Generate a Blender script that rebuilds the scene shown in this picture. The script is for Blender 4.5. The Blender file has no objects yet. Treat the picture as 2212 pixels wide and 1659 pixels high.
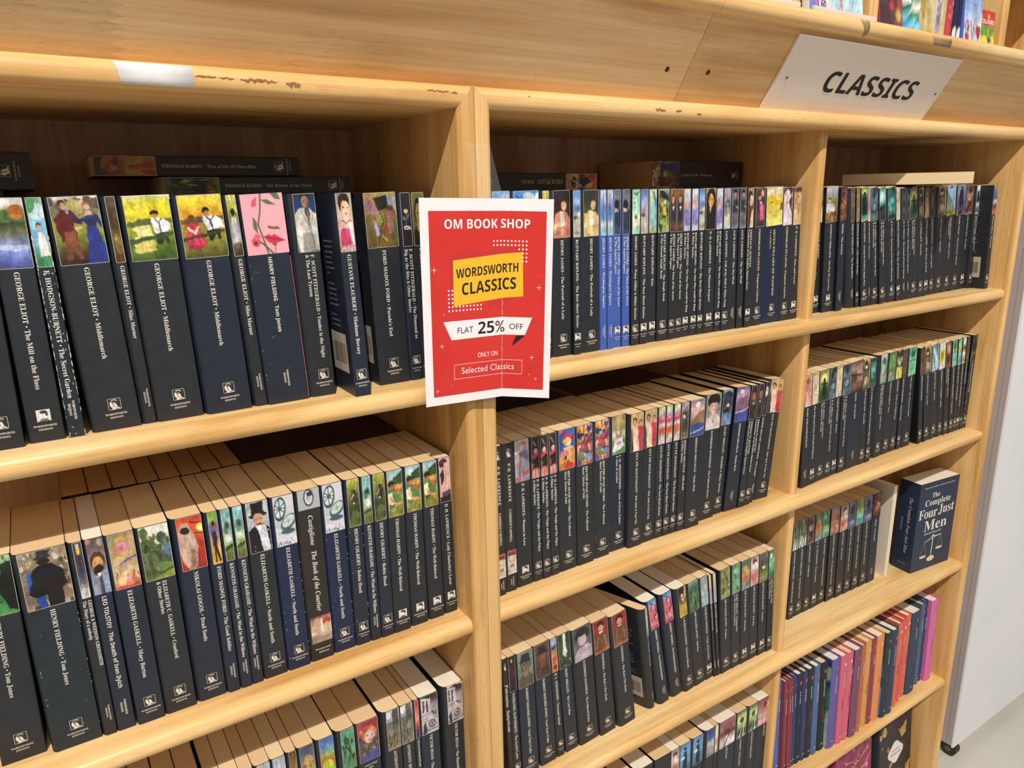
import bpy, bmesh, math, random
import numpy as np
from mathutils import Matrix, Vector
S = bpy.context.scene
COL = S.collection
FL = 1.31            # height of the top book shelf above the floor; every shelf height below is relative to it

# ------------------------------------------------------------------ camera
cam = bpy.data.cameras.new('camera'); camo = bpy.data.objects.new('camera', cam); COL.objects.link(camo)
_C = (-0.02694856, -0.70156114, 0.19345978 + FL)
_y, _p, _r = [math.radians(a) for a in (32.99158604, 14.50294397, -0.9418796)]
Fv = Vector((math.sin(_y)*math.cos(_p), math.cos(_y)*math.cos(_p), -math.sin(_p)))
Rv = Fv.cross(Vector((0, 0, 1))).normalized(); Uv = Rv.cross(Fv)
R2 = Rv*math.cos(_r)+Uv*math.sin(_r); U2 = Uv*math.cos(_r)-Rv*math.sin(_r)
M = Matrix((R2, U2, -Fv)).transposed().to_4x4(); M.translation = _C
camo.matrix_world = M
cam.sensor_width = 36; cam.lens = 1578.55/2212*36; cam.clip_start = 0.02
S.camera = camo

# ------------------------------------------------------------------ world, lights, exposure
w = bpy.data.worlds.new('world'); S.world = w; w.use_nodes = True
bg = w.node_tree.nodes['Background']; bg.inputs[0].default_value = (1.0, 0.95, 0.9, 1); bg.inputs[1].default_value = 0.28
def aim(o, d): o.rotation_euler = Vector(d).to_track_quat('-Z', 'Y').to_euler()
def spot(name, pos, target, power, radius, col, angle=70):
    l = bpy.data.lights.new(name, 'SPOT'); l.energy = power; l.shadow_soft_size = radius; l.color = col
    l.spot_size = math.radians(angle); l.spot_blend = 0.6
    o = bpy.data.objects.new(name, l); COL.objects.link(o); o.location = pos
    aim(o, Vector(target)-Vector(pos)); o['label'] = 'ceiling spotlight'; o['category'] = 'lamp'
    return o
spot('ceiling_spotlight', (-1.02, -2.62, FL+3.70), (0.70, 0.0, FL-0.20), 1060, 0.035, (1.0, 0.94, 0.86), 84)
spot('ceiling_spotlight', (3.0, -2.6, FL+3.4), (1.1, 0.0, FL-0.3), 110, 0.06, (1.0, 0.95, 0.9), 84)
def area(name, pos, target, sx, sy, power, col):
    l = bpy.data.lights.new(name, 'AREA'); l.shape = 'RECTANGLE'; l.size = sx; l.size_y = sy; l.energy = power; l.color = col
    o = bpy.data.objects.new(name, l); COL.objects.link(o); o.location = pos; aim(o, Vector(target)-Vector(pos)); return o
area('front_fill_light', (0.5, -4.2, FL+2.4), (0.7, 0, FL-0.2), 2.6, 1.2, 36, (1.0, 0.95, 0.88))  # soft fill added in front, standing in for the shop's row of ceiling lamps
S.view_settings.view_transform = 'Standard'; S.view_settings.look = 'None'
S.view_settings.gamma = 1; S.view_settings.use_curve_mapping = False; S.view_settings.exposure = 0.0

# ------------------------------------------------------------------ helpers
def lin(h):
    h = h.lstrip('#'); c = [int(h[i:i+2], 16)/255 for i in (0, 2, 4)]
    return tuple((x/12.92 if x <= .04045 else ((x+.055)/1.055)**2.4) for x in c)
MATS = {}
def mat(name, col='808080', rough=0.5, spec=0.5, metal=0.0):
    if name in MATS: return MATS[name]
    m = bpy.data.materials.new(name); m.use_nodes = True
    b = m.node_tree.nodes['Principled BSDF']
    b.inputs['Base Color'].default_value = (*lin(col), 1); b.inputs['Roughness'].default_value = rough
    b.inputs['Specular IOR Level'].default_value = spec; b.inputs['Metallic'].default_value = metal
    MATS[name] = m; return m
def nd(m, t, **k):
    n = m.node_tree.nodes.new(t)
    for a, v in k.items(): setattr(n, a, v)
    return n
def ln(m, a, b): m.node_tree.links.new(a, b)
def bsdf(m): return m.node_tree.nodes['Principled BSDF']
def vmat(name, rough=0.5, spec=0.4):
    m = mat(name, 'ffffff', rough, spec)
    a = nd(m, 'ShaderNodeVertexColor', layer_name='Col'); ln(m, a.outputs['Color'], bsdf(m).inputs['Base Color']); return m
def noisy(name, c1, c2, scale=(1, 1, 1), nscale=5, detail=4, rough=.5, spec=.4, lo=.3, hi=.7, bump=0):
    if name in MATS: return MATS[name]
    m = mat(name, c1, rough, spec)
    tc = nd(m, 'ShaderNodeTexCoord'); mp = nd(m, 'ShaderNodeMapping'); mp.inputs['Scale'].default_value = scale
    ln(m, tc.outputs['Object'], mp.inputs['Vector'])
    n = nd(m, 'ShaderNodeTexNoise'); n.inputs['Scale'].default_value = nscale; n.inputs['Detail'].default_value = detail
    ln(m, mp.outputs[0], n.inputs['Vector'])
    r = nd(m, 'ShaderNodeValToRGB'); r.color_ramp.elements[0].position = lo; r.color_ramp.elements[1].position = hi
    r.color_ramp.elements[0].color = (*lin(c1), 1); r.color_ramp.elements[1].color = (*lin(c2), 1)
    ln(m, n.outputs['Fac'], r.inputs[0]); ln(m, r.outputs[0], bsdf(m).inputs['Base Color'])
    if bump:
        b = nd(m, 'ShaderNodeBump'); b.inputs['Strength'].default_value = bump; b.inputs['Distance'].default_value = .0005
        ln(m, n.outputs['Fac'], b.inputs['Height']); ln(m, b.outputs[0], bsdf(m).inputs['Normal'])
    return m
def wood(name, axis, base='d9ac6c', dark='b98546', light='e6c084', pores=0.5, rough=.38, off=0.0, joint=None, chips=0.0):
    """lacquered pine: broad flowing grain, short dark pores along the grain axis (0 x, 1 y, 2 z)"""
    if name in MATS: return MATS[name]
    m = mat(name, base, rough, .45)
    def mapped(sl, sc, o=0):
        s = [sc]*3; s[axis] = sl
        mp = nd(m, 'ShaderNodeMapping'); mp.inputs['Scale'].default_value = s; mp.inputs['Location'].default_value = (off+o, off*1.7+o, off*.6)
        ln(m, tc.outputs['Object'], mp.inputs['Vector']); return mp
    tc = nd(m, 'ShaderNodeTexCoord')
    n1 = nd(m, 'ShaderNodeTexNoise'); n1.inputs['Scale'].default_value = 1; n1.inputs['Detail'].default_value = 6; n1.inputs['Distortion'].default_value = .6
    ln(m, mapped(3.0, 26).outputs[0], n1.inputs['Vector'])
    r1 = nd(m, 'ShaderNodeValToRGB'); e = r1.color_ramp.elements; e[0].position = .32; e[1].position = .66
    e[0].color = (*lin(dark), 1); e[1].color = (*lin(light), 1); k = e.new(.47); k.color = (*lin(base), 1)
    ln(m, n1.outputs['Fac'], r1.inputs[0])
    n2 = nd(m, 'ShaderNodeTexNoise'); n2.inputs['Scale'].default_value = 1; n2.inputs['Detail'].default_value = 3
    ln(m, mapped(70, 700, 3).outputs[0], n2.inputs['Vector'])
    n3 = nd(m, 'ShaderNodeTexNoise'); n3.inputs['Scale'].default_value = 1; n3.inputs['Detail'].default_value = 2
    ln(m, mapped(5, 14, 7).outputs[0], n3.inputs['Vector'])
    mr = nd(m, 'ShaderNodeMapRange'); mr.inputs[1].default_value = .56; mr.inputs[2].default_value = .66; mr.inputs[3].default_value = 0; mr.inputs[4].default_value = 1
    ln(m, n2.outputs['Fac'], mr.inputs[0])
    mr3 = nd(m, 'ShaderNodeMapRange'); mr3.inputs[1].default_value = .38; mr3.inputs[2].default_value = .62; mr3.inputs[3].default_value = 0; mr3.inputs[4].default_value = pores*.6
    ln(m, n3.outputs['Fac'], mr3.inputs[0])
    mu = nd(m, 'ShaderNodeMath', operation='MULTIPLY'); ln(m, mr.outputs[0], mu.inputs[0]); ln(m, mr3.outputs[0], mu.inputs[1])
    mx = nd(m, 'ShaderNodeMix', data_type='RGBA'); mx.inputs[7].default_value = (*lin('7d4f24'), 1)
    ln(m, mu.outputs[0], mx.inputs[0]); ln(m, r1.outputs[0], mx.inputs[6]); out = mx.outputs[2]
    # fine long streaks
    n4 = nd(m, 'ShaderNodeTexNoise'); n4.inputs['Scale'].default_value = 1; n4.inputs['Detail'].default_value = 4
    ln(m, mapped(1.2, 260, 1).outputs[0], n4.inputs['Vector'])
    hs = nd(m, 'ShaderNodeHueSaturation'); mr4 = nd(m, 'ShaderNodeMapRange'); mr4.inputs[1].default_value = .3; mr4.inputs[2].default_value = .7; mr4.inputs[3].default_value = .88; mr4.inputs[4].default_value = 1.1
    ln(m, n4.outputs['Fac'], mr4.inputs[0]); ln(m, mr4.outputs[0], hs.inputs['Value']); ln(m, out, hs.inputs['Color']); out = hs.outputs[0]
    if joint:   # finger joint between two lengths of board: tone changes along a zigzag
        x0, amp, per, va, vb = joint
        sx = nd(m, 'ShaderNodeSeparateXYZ'); ln(m, tc.outputs['Object'], sx.inputs[0])
        md = nd(m, 'ShaderNodeMath', operation='PINGPONG'); md.inputs[1].default_value = per; ln(m, sx.outputs[2], md.inputs[0])
        ml = nd(m, 'ShaderNodeMath', operation='MULTIPLY'); ml.inputs[1].default_value = amp/per; ln(m, md.outputs[0], ml.inputs[0])
        ad = nd(m, 'ShaderNodeMath', operation='ADD'); ln(m, ml.outputs[0], ad.inputs[0]); ln(m, sx.outputs[0], ad.inputs[1])
        gt = nd(m, 'ShaderNodeMapRange'); gt.inputs[1].default_value = x0; gt.inputs[2].default_value = x0+.0008; gt.inputs[3].default_value = va; gt.inputs[4].default_value = vb
        ln(m, ad.outputs[0], gt.inputs[0]); h2 = nd(m, 'ShaderNodeHueSaturation'); ln(m, gt.outputs[0], h2.inputs['Value']); ln(m, out, h2.inputs['Color']); out = h2.outputs[0]
    if chips:   # varnish worn off in brown flakes
        n5 = nd(m, 'ShaderNodeTexNoise'); n5.inputs['Scale'].default_value = 1; n5.inputs['Detail'].default_value = 6; n5.inputs['Roughness'].default_value = .65
        ln(m, mapped(11, 60, 5).outputs[0], n5.inputs['Vector'])
        m5 = nd(m, 'ShaderNodeMapRange'); m5.inputs[1].default_value = chips; m5.inputs[2].default_value = chips+.006; ln(m, n5.outputs['Fac'], m5.inputs[0])
        x5 = nd(m, 'ShaderNodeMix', data_type='RGBA'); x5.inputs[7].default_value = (*lin('9a6f45'), 1)
        ln(m, m5.outputs[0], x5.inputs[0]); ln(m, out, x5.inputs[6]); out = x5.outputs[2]
    ln(m, out, bsdf(m).inputs['Base Color'])
    b = nd(m, 'ShaderNodeBump'); b.inputs['Strength'].default_value = .12; b.inputs['Distance'].default_value = .0006
    ln(m, n4.outputs['Fac'], b.inputs['Height']); ln(m, b.outputs[0], bsdf(m).inputs['Normal'])
    return m

def link(o, parent=None):
    COL.objects.link(o)
    if parent: o.parent = parent
    return o
def meshobj(name, V, Fc, m, parent=None, smooth=False, loc=None):
    me = bpy.data.meshes.new(name); me.from_pydata([tuple(v) for v in V], [], [tuple(f) for f in Fc]); me.update()
    me.materials.append(m)
    if smooth: me.shade_smooth()
    o = bpy.data.objects.new(name, me); link(o, parent)
    if loc: o.location = loc
    return o
def thing(name, label, cat, loc=(0, 0, 0), group=None):
    o = bpy.data.objects.new(name, None); COL.objects.link(o); o.location = loc; o.empty_display_size = .02
    o['label'] = label; o['category'] = cat
    if group: o['group'] = group
    return o
def tag(o, label, cat, group=None):
    o['label'] = label; o['category'] = cat
    if group: o['group'] = group
    return o
class MB:
    def __init__(s): s.V = []; s.F = []
    def add(s, V, Fc): n = len(s.V); s.V += [tuple(v) for v in V]; s.F += [tuple(i+n for i in f) for f in Fc]; return s
    def box(s, x0, x1, y0, y1, z0, z1):
        return s.add([(x0, y0, z0), (x1, y0, z0), (x1, y1, z0), (x0, y1, z0), (x0, y0, z1), (x1, y0, z1), (x1, y1, z1), (x0, y1, z1)],
            [(0, 3, 2, 1), (4, 5, 6, 7), (0, 1, 5, 4), (1, 2, 6, 5), (2, 3, 7, 6), (3, 0, 4, 7)])
    def prism(s, prof, axis, a0, a1):
        """closed 2-D profile extruded along axis; profile coords are the two other axes in order"""
        n = len(prof); V = []
        for a in (a0, a1):
            for (u, v) in prof:
                q = [0, 0, 0]; o = [i for i in range(3) if i != axis]; q[axis] = a; q[o[0]] = u; q[o[1]] = v; V.append(q)
        Fc = [(i, (i+1) % n, (i+1) % n+n, i+n) for i in range(n)]+[tuple(range(n))[::-1], tuple(range(n, 2*n))]
        return s.add(V, Fc)
    def obj(s, name, m, parent=None, smooth=False, loc=None): 
        o = meshobj(name, s.V, s.F, m, parent, False, loc)
        me = o.data; bm = bmesh.new(); bm.from_mesh(me); bmesh.ops.recalc_face_normals(bm, faces=bm.faces); bm.to_mesh(me); bm.free()
        if smooth:
            me.shade_smooth()
            try: me.set_sharp_from_angle(angle=math.radians(35))
            except Exception: pass
        return o
def rounded(u0, u1, v0, v1, r, corners, n=6):
    """rectangle profile u0..u1 x v0..v1 with some corners rounded; corners subset of 'ABCD' (u0v0,u1v0,u1v1,u0v1)"""
    P = []
    for k, (cu, cv, su, sv, a0) in enumerate([(u0, v0, 1, 1, 180), (u1, v0, -1, 1, 270), (u1, v1, -1, -1, 0), (u0, v1, 1, -1, 90)]):
        if 'ABCD'[k] in corners:
            for i in range(n+1):
                a = math.radians(a0+90*i/n); P.append((cu+su*r+r*math.cos(a), cv+sv*r+r*math.sin(a)))
        else: P.append((cu, cv))
    return P

# ------------------------------------------------------------------ printed pictures (small painter -> coloured grid)
def paint(ops, W, H, seed=1):
    rng = np.random.RandomState(seed)
    ss = 2; w, h = max(W*ss, 4), max(H*ss, 4)
    X, Y = np.meshgrid((np.arange(w)+.5)/w, (np.arange(h)+.5)/h)
    I = np.full((h, w, 3), .5)
    flat = ops.startswith('w0;')
    def smooth(gx, gy):
        q = rng.rand(gy+2, gx+2)-.5; xi = X*gx; yi = Y*gy; x0 = xi.astype(int); y0 = yi.astype(int); fx = xi-x0; fy = yi-y0
        fx = fx*fx*(3-2*fx); fy = fy*fy*(3-2*fy)
        return (q[y0, x0]*(1-fx)+q[y0, x0+1]*fx)*(1-fy)+(q[y0+1, x0]*(1-fx)+q[y0+1, x0+1]*fx)*fy
    X0, Y0 = X, Y
    if not flat:
        a1 = smooth(5, 7), smooth(5, 7), smooth(11, 15), smooth(11, 15), smooth(22, 30), smooth(22, 30)
        X = X+a1[0]*.035+a1[2]*.03+a1[4]*.018; Y = Y+a1[1]*.025+a1[3]*.02+a1[5]*.012
        X = np.clip(X, 0, 1); Y = np.clip(Y, 0, .9999)
    def c(s): return np.array([int(s[i:i+2], 16)/255 for i in (0, 2, 4)])
    for op in ops.split(';'):
        t = op.split()
        if not t: continue
        k = t[0]
        if k == 'g':
            cs = np.array([c(x) for x in t[1:]]); p = Y*(len(cs)-1); i = np.clip(p.astype(int), 0, len(cs)-2 if len(cs) > 1 else 0)
            f = (p-i)[..., None]; I = cs[i]*(1-f)+cs[np.minimum(i+1, len(cs)-1)]*f
        elif k == 'e':
            cx, cy, rx, ry = map(float, t[1:5]); a = math.radians(float(t[6])) if len(t) > 6 else 0
            dx, dy = X-cx, Y-cy; u = dx*math.cos(a)+dy*math.sin(a); v = -dx*math.sin(a)+dy*math.cos(a)
            I[(u/rx)**2+(v/ry)**2 < 1] = c(t[5])
        elif k == 'p':
            P = [tuple(map(float, q.split(','))) for q in t[2:]]; ins = np.zeros(X.shape, bool)
            for i in range(len(P)):
                (x1, y1), (x2, y2) = P[i-1], P[i]
                if y1 == y2: continue
                cond = ((y1 > Y) != (y2 > Y)) & (X < (x2-x1)*(Y-y1)/(y2-y1)+x1); ins ^= cond
            I[ins] = c(t[1])
        elif k == 'l':
            wd = float(t[2]); P = [tuple(map(float, q.split(','))) for q in t[3:]]; asp = h/w
            for (x1, y1), (x2, y2) in zip(P, P[1:]):
                dx, dy = x2-x1, (y2-y1)*asp; L = dx*dx+dy*dy+1e-9
                tt = np.clip(((X-x1)*dx+(Y-y1)*asp*dy)/L, 0, 1); d = np.hypot(X-x1-tt*dx, (Y-y1)*asp-tt*dy); I[d < wd] = c(t[1])
        elif k == 'n':
            a = float(t[1]); g = max(2, int(w/float(t[2]) if len(t) > 2 else w/2)); q = rng.rand(h//g+2, w//g+2)
            nn = np.repeat(np.repeat(q, g, 0), g, 1)[:h, :w]; I = np.clip(I+((nn-.5)*a)[..., None], 0, 1)
        elif k == 's':   # seed n size x0 y0 x1 y1 colours...
            r2 = np.random.RandomState(int(t[1])); n = int(t[2]); sz = float(t[3]); x0, y0, x1, y1 = map(float, t[4:8]); cs = [c(x) for x in t[8:]]
            for i in range(n):
                cx, cy = x0+(x1-x0)*r2.rand(), y0+(y1-y0)*r2.rand(); rx = sz*(.4+r2.rand()); ry = rx*w/h*(.5+r2.rand()); a = r2.rand()*3
                dx, dy = X-cx, Y-cy; u = dx*math.cos(a)+dy*math.sin(a); v = -dx*math.sin(a)+dy*math.cos(a)
                I[(u/rx)**2+(v/ry)**2 < 1] = cs[i % len(cs)]
    if not flat:
        X, Y = X0, Y0; lum = 1+smooth(6, 8)*.26+smooth(14, 5)*.12+smooth(26, 34)*.22+smooth(50, 60)*.14-.03
        I = np.clip(I*lum[..., None]+(smooth(4, 5)*.05)[..., None]*np.array([1, .2, -1]), 0, 1)
    I = I.reshape(h//ss, ss, w//ss, ss, 3).mean((1, 3)) if w % ss == 0 and h % ss == 0 else I[::ss, ::ss]
    return I
VM = vmat('printed_picture', .42, .4)
def picture(name, ops, x0, x1, z0, z1, y, nx, nz, parent, border=None, seed=1, frame=None, m=None):
    """flat print from (x0,z1) top-left to (x1,z0); y is the plane (front of it faces -y)"""
    nx = max(2, nx); nz = max(2, nz)
    I = paint(ops, nx+1, nz+1, seed)
    xs = np.linspace(x0, x1, nx+1); zs = np.linspace(z1, z0, nz+1)
    V = [(x, y, z) for z in zs for x in xs]
    Fc = [(j*(nx+1)+i, (j+1)*(nx+1)+i, (j+1)*(nx+1)+i+1, j*(nx+1)+i+1) for j in range(nz) for i in range(nx)]
    Cc = np.ones((len(V), 4)); Cc[:, :3] = I[:nz+1, :nx+1].reshape(-1, 3)
    if border:
        b, col = border; n = len(V); cb = [int(col[i:i+2], 16)/255 for i in (0, 2, 4)]
        q = [(x0, x0+b, z0, z1), (x1-b, x1, z0, z1), (x0, x1, z0, z0+b), (x0, x1, z1-b, z1)]
        for (a, bb, cc, dd) in q:
            k = len(V); V += [(a, y-.00005, cc), (bb, y-.00005, cc), (bb, y-.00005, dd), (a, y-.00005, dd)]; Fc.append((k, k+1, k+2, k+3))
        Cc = np.vstack([Cc, np.tile([*cb, 1], (16, 1))])
    me = bpy.data.meshes.new(name); me.from_pydata(V, [], Fc); me.update(); me.materials.append(m or VM)
    ca = me.color_attributes.new('Col', 'FLOAT_COLOR', 'POINT')
    L = Cc.copy(); s = L[:, :3]; L[:, :3] = np.where(s <= .04045, s/12.92, ((s+.055)/1.055)**2.4)
    ca.data.foreach_set('color', L.astype(np.float32).ravel())
    o = bpy.data.objects.new(name, me); link(o, parent); return o

# ------------------------------------------------------------------ lettering from Blender's own fonts
_g = {}
def _eval(txt, res, off=0.0):
    c = bpy.data.curves.new('t', 'FONT'); c.body = txt; c.resolution_u = res; c.size = 1; c.offset = off
    o = bpy.data.objects.new('t', c); COL.objects.link(o); bpy.context.view_layer.update()
    me = o.evaluated_get(bpy.context.evaluated_depsgraph_get()).to_mesh()
    V = [(v.co.x, v.co.y) for v in me.vertices]; Fc = [tuple(p.vertices) for p in me.polygons]
    o.to_mesh_clear(); bpy.data.objects.remove(o); bpy.data.curves.remove(c); return V, Fc
def styl(ch, font):
    o = ord(ch)
    base = {'serif': (0x1D400, 0x1D41A, 0x1D7CE), 'sansb': (0x1D5D4, 0x1D5EE, 0x1D7EC), 'bolder': (0x1D5D4, 0x1D5EE, 0x1D7EC), 'ital': (0x1D468, 0x1D482, None)}.get(font)
    if base:
        if 65 <= o <= 90: return chr(base[0]+o-65)
        if 97 <= o <= 122: return chr(base[1]+o-97)
        if 48 <= o <= 57 and base[2]: return chr(base[2]+o-48)
    return ch
def glyph(ch, font, res):
    k = (ch, font, res)
    if k not in _g:
        if ch == ' ': _g[k] = ([], [], .27)
        else:
            s = styl(ch, font); off = 0.0; V, Fc = _eval(s, res, off); W2, _ = _eval(s+'I', res); I2, _ = _eval('I', res)
            adv = max(x for x, y in W2)-max(x for x, y in I2)
            _g[k] = (V, Fc, adv)
    return _g[k]
def textgeo(s, font='serif', res=2, track=0.0):
    """unit-size text starting at x=0; returns verts2d, faces, width"""
    V, Fc, x = [], [], 0.0
    for ch in s:
        gv, gf, adv = glyph(ch, font, res); n = len(V)
        V += [(a+x, b) for a, b in gv]; Fc += [tuple(i+n for i in f) for f in gf]; x += adv+track
    return V, Fc, x-track

_AZ = 'ABCDEFGHIJKLMNOPQRSTUVWXYZabcdefghijklmnopqrstuvwxyz'
for _f, _r, _cs in (('serif', 1, _AZ+"&•.,'-"), ('serif', 2, _AZ+"&•.,'-"), ('bolder', 1, _AZ), ('bolder', 2, _AZ+'.·60'), ('ital', 1, 'CTBFJMWEaehdiofoksturnlmpcyigP'), ('ital', 2, 'CTBWEFJMPaehdiofksturnlmpcygwj')):
    for _c in sorted(set(_cs)): glyph(_c, _f, _r)
# ------------------------------------------------------------------ materials
M_NAVY = noisy('navy_cover', '1c2331', '212937', (60, 60, 60), 1, 3, .42, .45)
M_K = noisy('charcoal_cover', '202329', '262a30', (60, 60, 60), 1, 3, .45, .45)
M_T = noisy('blue_black_cover', '1a242b', '202c34', (60, 60, 60), 1, 3, .42, .45)
M_B = noisy('bright_blue_cover', '3c57a6', '4460b0', (50, 50, 50), 1, 3, .45, .4)
M_V = noisy('deep_navy_cover', '17213c', '1c2644', (50, 50, 50), 1, 3, .4, .45)
M_KK = noisy('matt_black_cover', '25231f', '302d29', (50, 50, 50), 1, 3, .5, .4)
TINT = {'n': M_NAVY, 'k': M_K, 't': M_T, 'B': M_B, 'V': M_V, 'K': M_KK}
def pages(name, c1, c2):
    m = noisy(name, c1, c2, (700, 4, 4), 1, 2, .85, .1, .2, .8, .06); return m
P_TAN = pages('tan_pages', 'cfb086', 'd6b98f'); P_CREAM = pages('cream_pages', 'd6bd94', 'dcc59e'); P_WHITE = pages('white_pages', 'ddd2c0', 'e3dacb')
M_PRINT = mat('white_lettering', 'd9d4ca', .5, .3); M_PRINT2 = mat('grey_lettering', 'a9a8a6', .5, .3)
M_GOLD = mat('yellow_lettering', 'd9c87c', .5, .3); M_CHIP = noisy('bare_paper', 'c9bfa9', 'e2dac8', (200, 200, 200), 1, 2, .9, .1)
import colorsys
def pale(h, k=.96, v=1.0):       # lighter, less orange variant of a wood tone
    r, g, b = [int(h[i:i+2], 16)/255 for i in (0, 2, 4)]; hh, ss, vv = colorsys.rgb_to_hsv(r, g, b)
    return ''.join('%02x' % round(q*255) for q in colorsys.hsv_to_rgb(hh, ss*k, min(1, vv*v)))
def pwood(name, axis, b, d, l, *a, **k): return wood(name, axis, pale(b), pale(d), pale(l), *a, **k)
W_X = pwood('lacquered_pine_lengthwise', 0, 'd9ac6c', 'b98546', 'e6c084'); W_N = pwood('lacquered_pine_shelf', 0, 'ddb070', 'c39150', 'e8c488', .35, .33, 3.1)
W_N2 = pwood('lacquered_pine_shelf_light', 0, 'e0b678', 'c99a5a', 'eac98f', .3, .33, 9.1)
W_R = pwood('worn_pine_rail', 0, 'ddb070', 'c79655', 'e8c488', .35, .33, 5.7, chips=.72)
W_Z = pwood('lacquered_pine_upright', 2, 'd3a464', 'b88848', 'dfb57a', .45, .4, 1.3); W_Z2 = pwood('lacquered_pine_upright_light', 2, 'd6a868', 'bd8d4d', 'e2ba7f', .35, .4, 4.9)
W_BK = wood('pine_back_board', 2, 'c89a74', 'ad7e58', 'd2aa86', .2, .5, 7.7)
W_F1 = pwood('pine_fascia', 0, 'deb27a', 'c6975c', 'e8c28e', .42, .4, 2.2, joint=(0.061, 0.012, 0.0035, .90, 1.04))
W_F2 = pwood('pine_fascia_right', 0, 'd9aa70', 'c19156', 'e2ba84', .4, .4, 6.4)

# picture recipes: g gradient, e ellipse, p polygon, l line, n noise, s splats
def port(bg1, bg2, skin, hair, cloth, hat=None):
    s = f"g {bg1} {bg2}; e .5 .36 .34 .25 {hair}; p {cloth} -.1,1 .02,.76 .3,.62 .7,.62 .98,.76 1.1,1; p {skin} .38,.5 .62,.5 .66,.68 .5,.74 .34,.68; e .5 .4 .24 .2 {skin}; e .41 .37 .05 .015 3a2a22; e .59 .37 .05 .015 3a2a22; e .5 .5 .08 .015 8a4038; e .5 .44 .03 .03 {skin}; n .06"
    if hat: s += f"; p {hat} .2,.28 .8,.28 .72,.08 .28,.08; e .5 .28 .42 .04 {hat}"
    return s
def fig(bg1, bg2, skin, hair, top, bot, extra=''):
    return f"g {bg1} {bg2}; n .12; {extra}; e .5 .2 .16 .09 {hair}; e .5 .22 .11 .07 {skin}; p {top} .3,.32 .7,.32 .8,.6 .2,.6; p {bot} .25,.58 .75,.58 .95,1 .05,1; n .08"
def two(bg, a, b): return f"g {bg} {bg}; e .3 .2 .14 .09 2a1d18; e .3 .22 .09 .065 c99a7a; e .76 .25 .13 .08 8d5a38; e .76 .27 .08 .055 d8a888; p {b} .58,.36 .98,.36 1,1 .64,1; p {a} .18,.34 .46,.34 .66,1 .22,1; p 2a2729 0,.4 .1,.38 .22,1 0,1; n .07"
EMB = "w0; g 2a2c30 2a2c30; e .46 .5 .3 .36 e6dece; p e6dece .2,.98 .45,.74 .8,.82 .95,.98; e .55 .2 .36 .16 2a2c30; e .74 .42 .12 .3 2a2c30; e .36 .4 .07 .04 2a2c30; e .56 .42 .06 .04 2a2c30; l 2a2c30 .025 .42,.45 .38,.58 .46,.6; l 2a2c30 .03 .38,.7 .52,.69; l e6dece .03 .3,.2 .5,.12 .7,.22; l 2a2c30 .03 .5,.85 .8,.95"
EMB2 = "w0; g d6d2c8 d6d2c8; e .5 .44 .24 .28 f0ece2; e .52 .22 .26 .14 3c3a3a; e .72 .38 .09 .2 3c3a3a; p 6a6a6c .1,1 .35,.74 .7,.74 .9,1; e .42 .42 .05 .03 3c3a3a; l 3c3a3a .02 .4,.6 .52,.6"
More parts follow.
